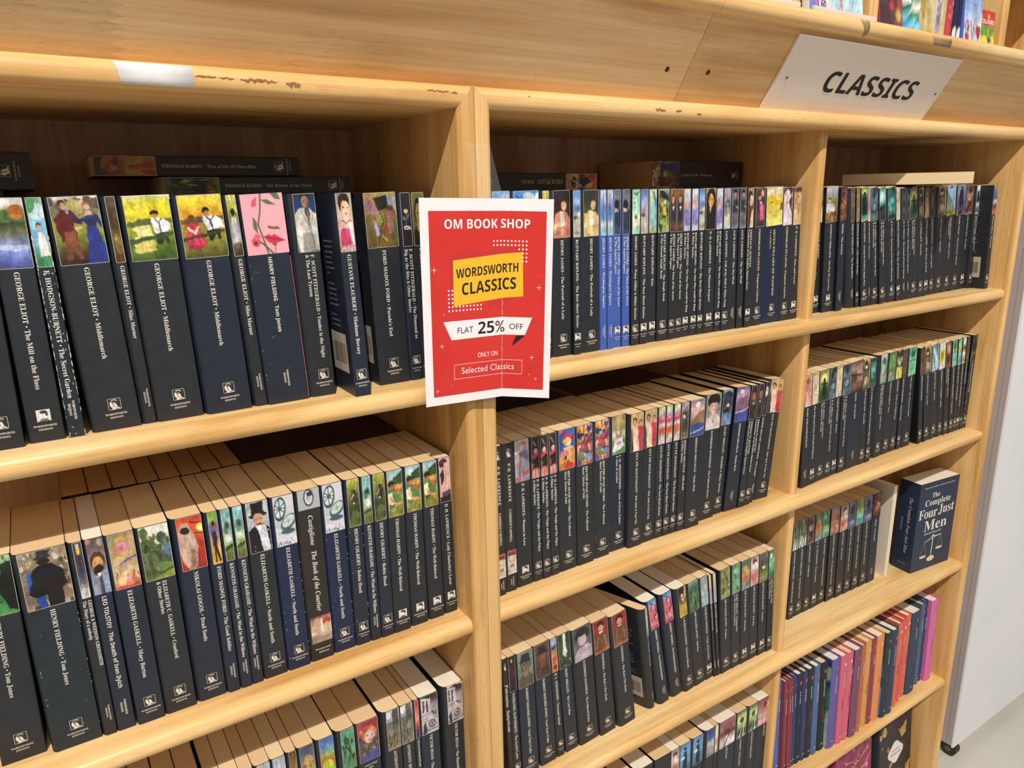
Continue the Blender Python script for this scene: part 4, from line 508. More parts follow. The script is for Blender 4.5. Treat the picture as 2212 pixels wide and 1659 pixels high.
  (125.9, 123.5, -4.3, 22.2, 2.4, 'k', 'tophat', 'ELIZABETH GASKELL • North and South', 'A', '', 'moustached man in top hat'),
  (151.1, 149.1, -4.7, 21.5, 3.3, 'V', 'compass', 'ELIZABETH GASKELL • North and South', 'A', 's', 'open pocket compass'),
  (176.8, 175.3, -3.8, 23.1, 3.3, 'K', 'castig', 'Castiglione  The Book of the Courtier', 'X', '', 'head medallion on grey band'),
  (202.6, 200.9, -2.2, 22.1, 3.0, 'V', 'compass', 'ELIZABETH GASKELL • North and South', 'A', 's', 'open pocket compass'),
  (223.8, 223.3, -3.2, 14.5, 2.8, 'n', 'robin', 'HENRY GILBERT • Robin Hood', 'A', 's', 'green archer in forest'),
  (238.7, 238.0, -3.9, 10.7, 1.9, 'n', 'frog', 'KENNETH GRAHAME • The Wind in the Willows', 'n', '', 'frog by green river'),
  (252.5, 251.9, -4.7, 14.3, 1.2, 'n', 'robin', 'HENRY GILBERT • Robin Hood', 'A', '', 'green archer in forest'),
  (270.8, 270.3, -5.1, 19.1, 1.5, 'k', 'harvest', 'THOMAS HARDY • The Well-Beloved', 'B', '', 'harvesters in yellow hats'),
  (293.7, 292.8, -3.7, 19.2, 3.2, 'k', 'harvest', 'THOMAS HARDY • The Well-Beloved', 'B', '', 'harvesters in yellow hats'),
  (316.5, 314.2, -2.9, 18.2, 2.6, 'k', 'harvest', 'THOMAS HARDY • The Well-Beloved', 'B', '', 'harvesters in yellow hats'),
  (336.1, 332.9, -2.0, 15.0, 2.0, 'k', 'lovers', "D. H. LAWRENCE • Lady Chatterley's Lover", 'B', '', 'pale pink lovers'),
]),
('M2', 'middle', 'second', -291.5, [
  (406.3, 402.7, -5.9, 10.9, 0.0, 'K', 'dhl', 'D.H. LAWRENCE  CATHERINE CARSWELL', 'Y', '', 'sepia moustached face near bottom'),
  (422.5, 419.2, -3.7, 13.5, 4.0, 'K', 'dhl', 'D.H. LAWRENCE  CATHERINE CARSWELL', 'Y', '', 'pale moustached face near bottom'),
  (443.8, 439.2, -1.9, 21.9, 2.2, 'k', 'turban', 'D. H. LAWRENCE • Women in Love', 'B', '', 'lady in orange turban'),
  (464.2, 459.2, -2.0, 12.6, 2.6, 'k', 'pierrot', 'D. H. LAWRENCE • The Virgin and the Gipsy;& Other Stories', 'A', '', 'masked lady in pointed hat'),
  (477.5, 472.2, -2.6, 12.0, 0.6, 'k', 'pierrot', 'D. H. LAWRENCE • The Virgin and the Gipsy;& Other Stories', 'A', '', 'masked lady in pointed hat'),
  (491.7, 485.8, -2.2, 11.9, 1.6, 'k', 'pierrot', 'D. H. LAWRENCE • The Virgin and the Gipsy;& Other Stories', 'A', '', 'masked lady in pointed hat'),
  (513.9, 508.5, -1.2, 26.1, 3.1, 'k', 'redhat', 'HECTOR HUGH MUNRO • The Collected;Short Stories of Saki', 'A', '', 'woman in red hat on blue'),
  (543.3, 537.1, -1.6, 25.9, 2.5, 'k', 'parrots', 'HECTOR HUGH MUNRO • The Collected;Short Stories of Saki', 'A', '', 'riot of bright flowers'),
  (573.8, 568.8, 1.0, 24.1, 5.4, 'k', 'parrots', 'HECTOR HUGH MUNRO • The Collected;Short Stories of Saki', 'A', 's', 'riot of bright flowers, scuffed spine'),
  (604.8, 600.4, 4.2, 24.4, 6.5, 'n', 'annegirl', 'L. M. MONTGOMERY • Anne of Green Gables;& Anne of Avonlea', 'A', '', 'girl seated on lawn'),
  (631.2, 627.7, -2.4, 23.5, 2.3, 'k', 'belami', 'GUY DE MAUPASSANT • Bel Ami & Une Vie', 'A', '', 'ladies in white and red gowns'),
  (656.1, 654.7, -0.6, 23.1, 1.5, 'k', 'belami', 'GUY DE MAUPASSANT • Bel Ami & Une Vie', 'A', '', 'ladies in white and red gowns'),
  (676.9, 675.5, -0.9, 13.5, 2.3, 'k', 'cafe', 'GUY DE MAUPASSANT • The Best Short Stories', 'A', 's', 'red awning cafe'),
  (690.6, 689.5, -1.4, 12.8, 0.4, 'k', 'cafe', 'GUY DE MAUPASSANT • The Best Short Stories', 'A', '', 'red awning cafe'),
  (704.1, 704.8, -1.7, 12.6, 0.7, 'k', 'cafe', 'GUY DE MAUPASSANT • The Best Short Stories', 'A', '', 'red awning cafe'),
  (718.6, 719.3, -2.5, 15.4, 0.3, 'k', 'grimman', 'HERMAN MELVILLE • Billy Budd;& Other Stories', 'A', '', 'soldier in sepia rigging'),
  (742.4, 743.1, -4.0, 29.0, 1.5, 'k', 'moonsea', 'HERMAN MELVILLE • Moby Dick', 'A', '', 'pale moon above whale'),
  (780.1, 784.5, 3.0, 32.1, 6.5, 'k', 'bobwoman', 'KATHERINE MANSFIELD • The Collected Stories', 'A', '', 'woman with black bobbed hair'),
  (807.8, 818.9, 6.1, 22.3, 0.5, 'k', 'lantern', 'MARY SHELLEY • Mathilda & Other Stories', 'A', '', 'boat lantern at night'),
  (834.4, 849.3, 2.9, 30.1, 0.3, 'n', 'moonsea2', 'HERMAN MELVILLE · Moby Dick', 'N', '', 'violet moon above whale'),
  (857.6, 872.8, 1.1, 15.4, 0.3, 'k', 'student', 'THOMAS De QUINCEY;Confessions of an English Opium-Eater', 'A', '', 'brown haired boy'),
  (872.2, 890.0, 1.6, 13.0, 0.3, 'k', 'student', 'THOMAS De QUINCEY;Confessions of an English Opium-Eater', 'A', '', 'brown haired boy'),
  (884.2, 907.7, 3.7, 10.0, 0.4, 'k', 'paleface', 'MARIE BELLOC LOWNDES · The Lodger', 'n', '', 'white face with black hair'),
  (911.5, 931.2, 4.8, 30.9, 2.9, 'k', 'belami', 'GUY DE MAUPASSANT • Bel Ami & Une Vie', 'A', '', 'ladies in white and red gowns'),
]),
('R2', 'right', 'second', -291.5, [
  (1007.7, 994.3, -6.4, 18.5, 0.0, 'k', 'pinkfig', 'MARY WOLLSTONECRAFT', 'n', '', 'salmon pink figure'),
  (1029.9, 1015.4, -4.7, 17.5, 3.0, 'k', 'creamface', 'The Collected Poems of Emily Dickinson', 'B', '', 'cream sketched face'),
  (1055.1, 1042.0, -2.2, 24.6, 4.0, 'k', 'greenglow', 'H. G. WELLS • Ann Veronica;The History of Mr Polly', 'A', 's', 'dark figure in green light'),
  (1078.6, 1068.4, -0.7, 18.2, 2.0, 'k', 'darkstreet', 'H. G. WELLS • The First Men in the Moon;& A Modern Utopia', 'A', 's', 'dark teal misty street'),
  (1099.1, 1088.8, 0.8, 16.8, 2.8, 'k', 'creamface', 'SARAH WATERS • Stories', 'B', '', 'cream sketched face'),
  (1119.4, 1108.5, -0.2, 21.8, 0.3, 'k', 'darkstreet', 'H. G. WELLS • The First Men in the Moon;& A Modern Utopia', 'A', '', 'dark teal misty street'),
  (1155.8, 1139.7, 1.8, 36.7, 1.8, 'n', 'bronze', 'VIRGIL · The Aeneid', 'N', '', 'bronze horses'),
  (1186.3, 1170.6, 2.5, 19.3, 2.4, 'k', 'mask', 'LEW WALLACE • Ben-Hur', 'A', '', 'carved mask, yellow edge'),
  (1204.3, 1189.9, 2.0, 15.9, 0.3, 'k', 'tealcave', 'H. G. WELLS • The Country of the Blind & Other Stories', 'A', '', 'teal cavern'),
  (1243.3, 1231.0, 6.8, 20.1, 6.5, 'k', 'skinteal', 'THOMAS HARDY • A Pair of Blue Eyes;& The Hand of Ethelberta', 'A', '', 'pale figure against teal'),
  (1271.6, 1261.1, 8.2, 21.7, 6.5, 'k', 'greenleaf', 'THOMAS HARDY • Tess', 'A', '', 'green leafy picture'),
  (1297.0, 1286.3, 8.9, 20.3, 4.0, 'k', 'yellowcap', 'JEROME • Diary of a Pilgrimage', 'A', '', 'yellow cap on black'),
  (1316.1, 1302.6, 8.1, 11.4, 0.3, 'k', 'brownthin', 'EDITH WHARTON • Ethan Frome', 'A', '', 'very thin brown strip'),
  (1343.2, 1328.4, 8.3, 25.9, 6.5, 'k', 'greencup', 'THE SIGN • The Woman in White', 'A', '', 'pale green drinking glass'),
  (1380.5, 1349.1, 1.6, 14.8, 0.3, 'k', 'brownthin', 'HORACE WALPOLE', 'A', '', 'thin brown strip'),
  (1404.2, 1367.6, 1.6, 21.5, 0.3, 'k', 'mask', 'LEW WALLACE • Ben-Hur', 'A', '', 'carved mask, yellow edge'),
  (1432.0, 1395.3, 2.5, 24.8, 4.4, 'k', 'bluewater', 'JULES VERNE • Mystery', 'A', '', 'pale blue waterfall'),
  (1455.7, 1420.5, 2.4, 21.8, 0.3, 'k', 'trilby', 'GEORGE DU MAURIER • Trilby', 'A', '', 'yellow title plaque'),
  (1476.4, 1441.3, 1.4, 18.8, 0.3, 'k', 'redfig', 'OSCAR WILDE • Collected;Short Fiction', 'A', '', 'rust red figure'),
  (1494.7, 1463.6, 0.6, 17.1, 0.3, 'k', 'greencup', 'WILLIAM M. THACKERAY • Vanity Fair', 'A', '', 'pale green drinking glass'),
  (1510.3, 1484.7, 0.9, 13.4, 0.3, 'k', 'tealthin', 'OSCAR WILDE • De Profundis', 'A', '', 'thin teal strip'),
  (1523.8, 1503.1, 1.5, 12.8, 0.3, 'k', 'whitegreen', 'THE TENANT OF WILDFELL HALL', 'B', '', 'white and green blooms'),
  (1535.6, 1518.5, 1.2, 9.9, 0.3, 'k', 'brownthin', 'WALT WHITMAN', 'A', '', 'thin brown strip'),
  (1550.5, 1545.1, 1.0, 19.2, 0.3, 't', 'wornspine', 'THE COMPLETE POEMS', 'A', 'w', 'worn dark cover, last against side panel'),
]),
('M3', 'middle', 'third', -587.5, [
  (420.8, 411.7, 2.9, 7.5, 0.0, 'K', 'petron', 'Petronius  Satyricon', 'Y', '', 'tiny portrait on grey band'),
  (431.0, 422.0, 2.9, 11.7, 0.5, 'k', 'scarlet', 'NATHANIEL HAWTHORNE • The Scarlet Letter', 'A', '', 'woman in dark crimson'),
  (452.3, 442.2, 1.6, 25.0, 1.7, 'n', 'uncle1', "HARRIET BEECHER STOWE • Uncle Tom's Cabin", 'A', '', 'old man in black hat, green tint'),
  (484.3, 470.3, 3.7, 24.9, 3.0, 'n', 'uncle2', "HARRIET BEECHER STOWE • Uncle Tom's Cabin", 'A', '', 'old man in brown hat'),
  (506.5, 490.9, 4.6, 10.9, 2.6, 'k', 'treasure', 'R. L. STEVENSON • Treasure Island', 'A', '', 'orange boat below blue sky'),
  (526.6, 508.4, 5.2, 21.1, 1.4, 'n', 'lastman', 'MARY SHELLEY • The Last Man', 'A', '', 'white feather on dark foliage'),
  (558.5, 539.1, 3.7, 32.6, 3.8, 'k', 'greyboy', 'KATHERINE MANSFIELD • The Collected Stories', 'A', '', 'grey toned bobbed woman'),
  (592.8, 571.1, 2.3, 27.5, 1.9, 'k', 'sorel', 'STENDHAL • The Red & The Black', 'A', '', 'youth with white cravat'),
  (630.6, 604.1, 0.5, 27.9, 5.2, 'k', 'sorel', 'STENDHAL • The Red & The Black', 'A', 'b', 'youth with white cravat'),
  (687.3, 646.9, 5.6, 6.6, 6.5, 'k', 'palegreen', 'R. L. STEVENSON • Treasure Island', 'n', 'L', 'narrow pale green picture, barcode showing'),
  (710.2, 670.2, 3.1, 16.2, 6.5, 'n', 'poppy', 'ROBERT TRESSELL · The Philanthropists', 'N', '', 'red and blue swirls'),
  (739.5, 703.0, 4.5, 17.2, 6.5, 'n', 'poppy', 'ROBERT TRESSELL · The Philanthropists', 'N', '', 'red and blue swirls'),
  (764.8, 732.1, 2.3, 16.9, 6.5, 'k', 'poet', 'LAURENCE STERNE • Tristram Shandy', 'A', '', 'dancing figure in yellow'),
  (789.8, 758.1, 3.4, 21.2, 5.9, 'k', 'palms', 'SIR WALTER SCOTT • Rob Roy', 'A', '', 'dark green palm leaves'),
  (813.0, 783.3, 4.5, 16.4, 4.3, 'k', 'paleblue', 'CHARLES DICKENS • A Tale of Two Cities', 'B', '', 'faded pale blue figure'),
  (824.8, 795.1, 2.6, 6.3, 0.3, 'k', 'thin1', 'JOHN STEINER • The Two Noble', 'n', '', 'thin cream and lilac strip'),
  (832.0, 804.4, 2.0, 7.3, 0.3, 'k', 'thin1', 'JOHN STEINER • The Two Noble', 'n', '', 'thin cream and lilac strip'),
  (848.6, 829.3, 0.9, 22.2, 1.7, 'k', 'bigleaf', 'SIR WALTER SCOTT • Ivanhoe', 'A', '', 'olive green tangled leaves'),
  (872.1, 856.1, 1.3, 19.5, 2.5, 'k', 'greenfig', 'MARY SHELLEY • Frankenstein;or The Modern Prometheus', 'A', 's', 'pale green phantom'),
  (893.3, 879.1, 0.6, 19.8, 1.4, 'k', 'orangeteal', 'SIR WALTER SCOTT • Waverley', 'B', '', 'orange and teal figure'),
  (915.7, 901.3, 0.9, 21.0, 1.6, 'k', 'pinkwhite', 'SIR WALTER SCOTT • Rob Roy', 'B', '', 'rose and white lady'),
  (937.5, 923.2, -0.0, 21.7, 0.4, 'k', 'darkgreen', 'SIR WALTER SCOTT • Ivanhoe', 'B', '', 'dark moor with gold'),
  (956.4, 942.3, -1.1, 15.3, 0.3, 'k', 'greenmoon', 'EDGAR ALLAN POE;Tales of Mystery', 'A', 's', 'green moonlit face'),
]),
('R3', 'right', 'third', -587.5, [
  (1070.3, 1064.0, 39.4, 16.2, 0.0, 'k', 'zebra', 'ANTHONY TROLLOPE • Framley Parsonage', 'A', '', 'half hidden zebra stripes'),
  (1093.7, 1085.9, 40.3, 22.8, 2.3, 'k', 'zebra', 'ANTHONY TROLLOPE • Barchester Towers', 'A', '', 'zebra stripes and ferns'),
  (1116.8, 1108.8, 39.8, 18.3, 2.2, 'k', 'brownred', 'LEO TOLSTOY • Childhood', 'A', '', 'brown and pink riders'),
  (1139.9, 1131.7, 39.6, 19.9, 3.7, 'k', 'orangeteal', 'W. M. THACKERAY • Barry Lyndon', 'B', '', 'orange and teal figure'),
  (1164.0, 1154.6, 40.3, 22.1, 1.7, 'k', 'greenfig', 'THE RAGGED • Trousered Philanthropists', 'A', '', 'pale green phantom'),
  (1189.4, 1179.9, 38.0, 27.7, 0.3, 'k', 'pinkbrown', 'ROBERT TRESSELL • The Ragged Trousered', 'A', '', 'rose and bronze couple'),
  (1216.1, 1206.6, 36.5, 25.0, 0.3, 'k', 'pinkwhite', 'THE DIARY • Black Beau', 'A', '', 'rose and white lady'),
  (1241.0, 1231.5, 35.6, 23.9, 0.3, 'k', 'violetfig', 'MARK TWAIN • The Innocents Abroad', 'A', '', 'violet shadow figure'),
  (1266.7, 1256.1, 35.0, 24.7, 0.3, 'k', 'tealball', 'JULES VERNE • The Mysterious Island', 'A', '', 'teal sphere on olive'),
  (1293.1, 1282.1, 34.3, 26.4, 0.3, 'k', 'violetfig', 'MARK TWAIN • The Innocents Abroad', 'A', '', 'violet shadow figure'),
  (1320.5, 1311.4, 33.2, 26.4, 0.9, 'n', 'snake', 'VIRGIL · The Aeneid', 'N', '', 'dark red brown carving'),
]),
('L3', 'left', 'third', -587.5, [
  (54.5, 52.4, -4.0, 14.9, 0.0, 'k', 'darkbrown', '', '-', '', 'murky brown picture'),
  (73.5, 71.5, -4.0, 10.8, 6.1, 'k', 'meadow', '', '-', '', 'lime green meadow'),
  (87.9, 85.9, -4.0, 9.0, 4.4, 'k', 'meadow', '', '-', '', 'lime green meadow'),
  (103.0, 100.9, -4.0, 14.5, 3.1, 'k', 'cloud', '', '-', '', 'white billowing clouds'),
  (119.3, 117.2, -4.0, 14.2, 1.9, 'k', 'cloud', '', '-', '', 'white billowing clouds'),
  (134.2, 132.1, -4.0, 8.9, 3.2, 'k', 'gold', '', '-', '', 'dark gold ornament'),
  (149.9, 147.8, -4.0, 16.8, 2.7, 'k', 'mansion', '', '-', '', 'mansion under slate sky'),
  (172.0, 169.9, -4.0, 17.4, 4.9, 'k', 'village', '', '-', '', 'bright village and yellow tree'),
  (196.5, 194.5, -4.0, 17.0, 6.5, 'k', 'darktree', '', '-', '', 'dark windswept tree'),
  (221.2, 219.1, -4.0, 26.1, 2.9, 'k', 'beret', 'VICTOR HUGO', '-', 'v', 'child in red beret'),
  (252.5, 250.4, -4.0, 17.5, 6.5, 'k', 'window', 'ANTHONY HOPE • The Prisoner', '-', '', 'grey leaded window'),
  (270.1, 268.0, -4.0, 16.7, 0.4, 'k', 'window', 'ANTHONY HOPE • The Prisoner', '-', '', 'grey leaded window'),
  (283.2, 281.2, -4.0, 6.2, 1.6, 'k', 'redthin', 'WILLIAM SHAKESPEARE', '-', '', 'thin red and navy strip'),
  (300.2, 298.2, -4.0, 23.7, 1.9, 'n', 'notredame', 'VICTOR HUGO · The Hunchback of Notre-Dame', '-', '', 'pale cathedral front'),
  (335.3, 333.2, -4.0, 22.1, 6.5, 'k', 'notredame', 'VICTOR HUGO • The Hunchback of Notre-Dame', '-', 'l', 'pale cathedral front, torn top corner'),
]),
('M4', 'middle', 'fourth', -878.0, [
  (732.1, 730.4, -4.0, 19.5, 0.0, 'k', 'pinkwhite', '', '-', '', 'pale pink picture'),
  (755.2, 753.5, -4.0, 24.3, 1.0, 'k', 'blueman', '', '-', '', 'dark statue on blue sky'),
  (785.0, 783.2, -4.0, 24.0, 5.5, 'k', 'blueman', '', '-', '', 'dark statue on blue sky'),
  (815.5, 813.8, -4.0, 18.6, 6.5, 'k', 'venice', '', '-', '', 'blue sky over marble steps'),
  (830.1, 828.4, -4.0, 8.5, 0.9, 'k', 'ythin', '', '-', '', 'thin cream strip'),
  (857.8, 856.1, -4.0, 40.1, 3.3, 'n', 'zebrapink', 'TOLSTOY', '-', '', 'pink zebra swirl'),
  (894.0, 892.3, -4.0, 25.0, 3.6, 'k', 'zebragreen', 'ANTHONY TROLLOPE', '-', '', 'green zebra stripes'),
  (924.3, 922.6, -4.0, 23.0, 6.2, 'k', 'zebragreen', 'ANTHONY TROLLOPE', '-', '', 'green zebra stripes'),
  (957.5, 955.8, -4.0, 40.8, 1.1, 'n', 'pinkabs', 'TOLSTOY', '-', '', 'mottled rose picture'),
]),
]

SH = [0.0, -0.2915, -0.5875, -0.878, -1.17]          # tops of the five shelf boards (relative to FL)
TH = 0.020
def root_at(name, label, cat, loc, group=None): return thing(name, label, cat, loc, group)
def part(name, mb, m, root, smooth=True, label=None):
    o = mb.obj(name, m, root, smooth); o.location = -root.location
    if label: o['label'] = label
    return o
# ------------------------------------------------------------------ setting
fl = MB().box(-3, 6, -4, 4, -.05, 0).obj('floor', noisy('polished_concrete', 'bcb9b0', 'c9c6be', (1, 1, 1), 3, 6, .45, .4, .3, .7)); fl['kind'] = 'structure'
wl = MB().box(-3, 6, 1.6, 1.7, 0, 3.9).obj('wall_back', noisy('painted_wall', 'cfc8ba', 'd6d0c4', (1, 1, 1), 2, 3, .8, .2)); wl['kind'] = 'structure'

# ------------------------------------------------------------------ the two bookcases
def bookcase(label, x0, x1, gl, gr, dividers, rc):
    r = root_at('bookcase', label, 'bookcase', ((x0+x1)/2, .1, 0), 'pine bookcases standing side by side')
    for k, (a, b) in enumerate((gl, gr)):
        mb = MB().prism([(p, q) for p, q in rounded(a, b, -.040, .256, .008, rc[k])], 2, .0, FL+.2775)     # mitred into the rail
        mb.V = [(x, y, FL+.2775+.0208*((b-x) if k == 0 else (x-a))/(b-a) if z > 1 else z) for x, y, z in mb.V]
        part('side_panel', mb, W_Z if k else W_Z2, r)
    mb = MB().prism(rounded(-.040, .256, FL+.2775, FL+.2985, .009, 'AD'), 0, x0, x1)
    mb.V = [((gr[0] if x > (x0+x1)/2 else gl[1])+((gr[1]-gr[0]) if x > (x0+x1)/2 else (gl[0]-gl[1]))*(z-FL-.2775)/.021, y, z) for x, y, z in mb.V]
    part('top_board', mb, W_R, r)
    for i, z in enumerate(SH):
        part('shelf_board', MB().prism(rounded(-.034, .25, FL+z-TH, FL+z, .009, 'AD'), 0, gl[1], gr[0]), W_N if i % 2 else W_N2, r)
        for (a, b) in dividers:
            zt = FL+(.2775 if i == 0 else SH[i-1]-TH)
            part('divider', MB().prism(rounded(a, b, -.016, .25, .007, 'AB'), 2, FL+z, zt), W_Z, r)
    part('plinth', MB().box(gl[1], gr[0], -.01, .008, 0, FL+SH[4]-TH), W_X, r, False)
    part('back_panel', MB().box(gl[1], gr[0], .25, .256, 0, FL+.2775), W_BK, r, False)
    return r
bookcase('pine bookcase on the left, behind the red poster, cut off by the frame', -.47, .3632, (-.47, -.4467), (.346, .3632), [], ('AB', 'A'))
bookcase('pine bookcase of two bays between red poster and white panel', .3640, 1.573, (.3640, .3842), (1.556, 1.573), [(.9625, .979)], ('B', 'AB'))

# sloping fascia and the display shelf above
O3 = Vector((0, -.02, FL+.2985)); FU = Vector((0, -.06, .0904)).normalized(); FN = Vector((0, -FU.z, FU.y))   # up the slope, out of the slope
up = root_at('display_shelf', 'pine display shelf above the bookcases with sloping fascia and nosed front', 'shelf', (.5, .1, FL+.2985))
def fpt(x, s, n): return (x, O3.y+FU.y*s+FN.y*n, O3.z+FU.z*s+FN.z*n)
for (a, b, m) in ((-.6, .6541, W_F1), (.6549, 1.9, W_F2)):
    prof = [fpt(0, 0, 0)[1:], fpt(0, .106, 0)[1:], fpt(0, .106, -.016)[1:], (fpt(0, 0, 0)[1]+.02, FL+.2986)]
    part('fascia_board', MB().prism(prof, 0, a, b), m, up, False)
for (a, b, m) in ((-.6, .6541, W_N), (.6549, 1.9, W_N2)):
    part('shelf_board', MB().prism(rounded(-.093, .25, FL+.3865, FL+.4075, .0095, 'AD'), 0, a, b), m, up)
UZ = FL+.4075
for (a, b, yf) in ((.700, .745, -.045), (.815, .838, -.055), (.980, .9895, -.06), (.9905, 1.000, -.06), (1.366, 1.385, -.05), (1.62, 1.64, -.05)):
    part('divider', MB().prism(rounded(a, b, yf, .24, .003, 'AB', 3), 2, UZ, UZ+.175), W_Z2, up)
part('back_panel', MB().box(-.6, 1.9, .24, .25, UZ, UZ+.19), W_BK, up, False)
part('top_board', MB().box(-.6, 1.9, -.06, .25, UZ+.175, UZ+.19), W_X, up, False)  # unseen top, set low to keep fill light off the back panel
for (a, b) in ((.840, .975), (.747, .812)):
    part('display_lip', MB().prism(rounded(-.074, -.070, UZ, UZ+.0095, .0015, 'AD', 2), 0, a, b), mat('pale_plastic_lip', 'dcc8b8', .35, .5), up, True)
for (x, s) in ((.6222, .039), (.6891, .0405)):
    V = []; n = 12
    for i in range(n): a = 2*math.pi*i/n; V.append(fpt(x+.0032*math.cos(a), s+.0032*math.sin(a), .0002))
    for i in range(n): a = 2*math.pi*i/n; V.append(fpt(x+.0014*math.cos(a), s+.0014*math.sin(a), .0004))
    mb = MB(); mb.V = V; mb.F = [(i, (i+1) % n, (i+1) % n+n, i+n) for i in range(n)]+[tuple(range(n, 2*n))]
    part('screw_hole', mb, mat('screw_hole_shade', '4a3320', .8, .2), up, False)  # flat disc; the shade inside the hole is put into its colour

def wrap(name, label, x0, x1, yf, z0, z1, r, m, t=.0004, a0=150, a1=210, cat='tape', jag=0):
    """a strip stuck round the rounded front edge of a board"""
    P = []
    for a in np.linspace(90, 180, 8): P.append((yf+r+(r+t)*math.cos(math.radians(a)), z1-r+(r+t)*math.sin(math.radians(a)), a))
    for a in np.linspace(180, 270, 8): P.append((yf+r+(r+t)*math.cos(math.radians(a)), z0+r+(r+t)*math.sin(math.radians(a)), a))
    P = [(y, z) for y, z, a in P if a0 <= a <= a1]
    V, Fc = [], []; n = len(P)
    for k, (y, z) in enumerate(P):
        j = jag*(k % 2); V += [(x0+j+.0015*k*(1 if jag else .35), y, z), (x1-j, y, z)]
        if k: q = 2*k; Fc.append((q-2, q-1, q+1, q))
    o = meshobj(name, V, Fc, m, None, True)
    md = o.modifiers.new('thickness', 'SOLIDIFY'); md.thickness = .0003; md.offset = 1
    return tag(o, label, cat)
wrap('paper_label', 'blank white paper label stuck on left end of the top rail', .0485, .1045, -.040, FL+.2775, FL+.2985, .009, noisy('white_paper_label', 'd9d9de', 'e6e4e8', (80, 80, 80), 1, 2, .7, .2), cat='label', a0=120, a1=222)
M_TAPE = noisy('old_brown_tape', '9c8460', 'a8906c', (120, 120, 120), 1, 3, .55, .3)
wrap('tape_scrap', 'short brown tape scrap above the sign, nearer its middle', .911, .931, -.093, FL+.3865, FL+.4075, .0095, M_TAPE, a0=140, a1=262, jag=.0008)
wrap('tape_scrap', 'long brown tape scrap on upper shelf edge, above sign corner', 1.083, 1.136, -.093, FL+.3865, FL+.4075, .0095, M_TAPE, a0=165, a1=225, jag=.0015)

# brown flakes where varnish has come off the rail nose
def flake(x0, x1, zc, hz, seed_):
    rr = random.Random(seed_); n = max(5, int((x1-x0)/.0016)); r = .009; yf = -.040; z0 = FL+.2775; z1 = FL+.2985
    def yy(z): 
        if z > z1-r: q = z-(z1-r); return yf+r-math.sqrt(max(0, r*r-q*q))
        if z < z0+r: q = (z0+r)-z; return yf+r-math.sqrt(max(0, r*r-q*q))
        return yf
    V = []; Fc = []
    for i in range(n+1):
        x = x0+(x1-x0)*i/n; e = math.sin(math.pi*i/n)**.4*hz; a = zc+e*rr.uniform(.1, 1)+rr.uniform(-.3, .3)*hz*.5; b = a-e*rr.uniform(.5, 1.4)-.0003
        for z in (a, (a+b)/2, b): V.append((x, yy(FL+z)-.00025, FL+z))
        if i: k = 3*i; Fc += [(k-3, k, k+1, k-2), (k-2, k+1, k+2, k-1)]
    return V, Fc
mf = noisy('bare_wood_flake', '8a6040', '9c7250', (200, 200, 200), 1, 3, .8, .1)
bkL, bkR = [o for o in COL.objects if o.name.startswith('bookcase')]
for (x0, x1, z, h, who) in ((.1055, .122, .2895, .0012, 0), (.124, .136, .2893, .0009, 0), (.1405, .171, .2890, .0022, 0), (.178, .191, .2883, .0036, 0), (.312, .336, .2908, .0012, 0), (.338, .345, .2903, .0014, 0), (.607, .624, .2868, .0022, 1), (.640, .650, .2868, .0018, 1), (.676, .684, .2850, .0016, 1), (.428, .431, .2916, .0006, 1)):
    V, Fc = flake(x0, x1, z, h, int(x0*1e4)); o = meshobj('varnish_flake', V, Fc, mf, (bkL, bkR)[who]); o.location = -(bkL, bkR)[who].location

# ------------------------------------------------------------------ CLASSICS sign
sg = root_at('category_sign', 'white slanted plastic sign lettered in black, screwed to the sloping fascia', 'sign', fpt(1.007, .05, 0))
def fbox(x0, x1, s0, s1, n0, n1, r=0):
    mb = MB(); V = []
    for n in (n0, n1):
        for (x, s) in ((x0, s0), (x1, s0), (x1, s1), (x0, s1)): V.append(fpt(x, s, n))
    mb.V = V; mb.F = [(0, 3, 2, 1), (4, 5, 6, 7), (0, 1, 5, 4), (1, 2, 6, 5), (2, 3, 7, 6), (3, 0, 4, 7)]; return mb
part('sign_panel', fbox(.8105, 1.203, .0015, .0985, .0004, .0034), mat('white_sign_plastic', 'eadcd0', .14, .6), sg, False)
part('sign_edge', fbox(.8105, 1.203, .0985, .1, .0004, .0036), mat('bright_sign_edge', 'f0e8e2', .4, .4), sg, False)
def text_on(name, s, size, place, m, parent, font='serif', res=2, width=None, track=0, height=None, label=None):
    """place(u,v)->world/local point; size = em size; width squeezes or stretches to that length"""
    V, Fc, W = textgeo(s, font, res, track); sx = (width/W) if width else size
    o = meshobj(name, [place(a*sx, b*size) for a, b in V], Fc, m, parent)
    if label: o['label'] = label
    return o, W*sx
BLK = mat('black_print', '1d1b1c', .5, .3)
o, _ = text_on('lettering', 'CLASSICS', .0285/.71, lambda u, v: fpt(.908+u, .0325+v, .0038), BLK, sg, 'bolder', 4, .2255); o.location = -sg.location
for x in (.829, 1.1905):
    mb = MB(); n = 12
    V = [fpt(x+.0026*math.cos(2*math.pi*i/n), .0462+.0026*math.sin(2*math.pi*i/n), .0036) for i in range(n)]+[fpt(x+.002*math.cos(2*math.pi*i/n), .0462+.002*math.sin(2*math.pi*i/n), .0044) for i in range(n)]
    mb.V = V; mb.F = [(i, (i+1) % n, (i+1) % n+n, i+n) for i in range(n)]+[tuple(range(n, 2*n))]
    sc = part('screw', mb, mat('steel_screw', 'a8a8ac', .3, .5, 1), sg, True)
    mb = MB(); 
    for (a, b) in ((.0015, .0003), (.0003, .0015)): 
        q = fbox(x-a, x+a, .0462-b, .0462+b, .0044, .00455); mb.add(q.V, q.F)
    c = mb.obj('cross_slot', BLK, sc)

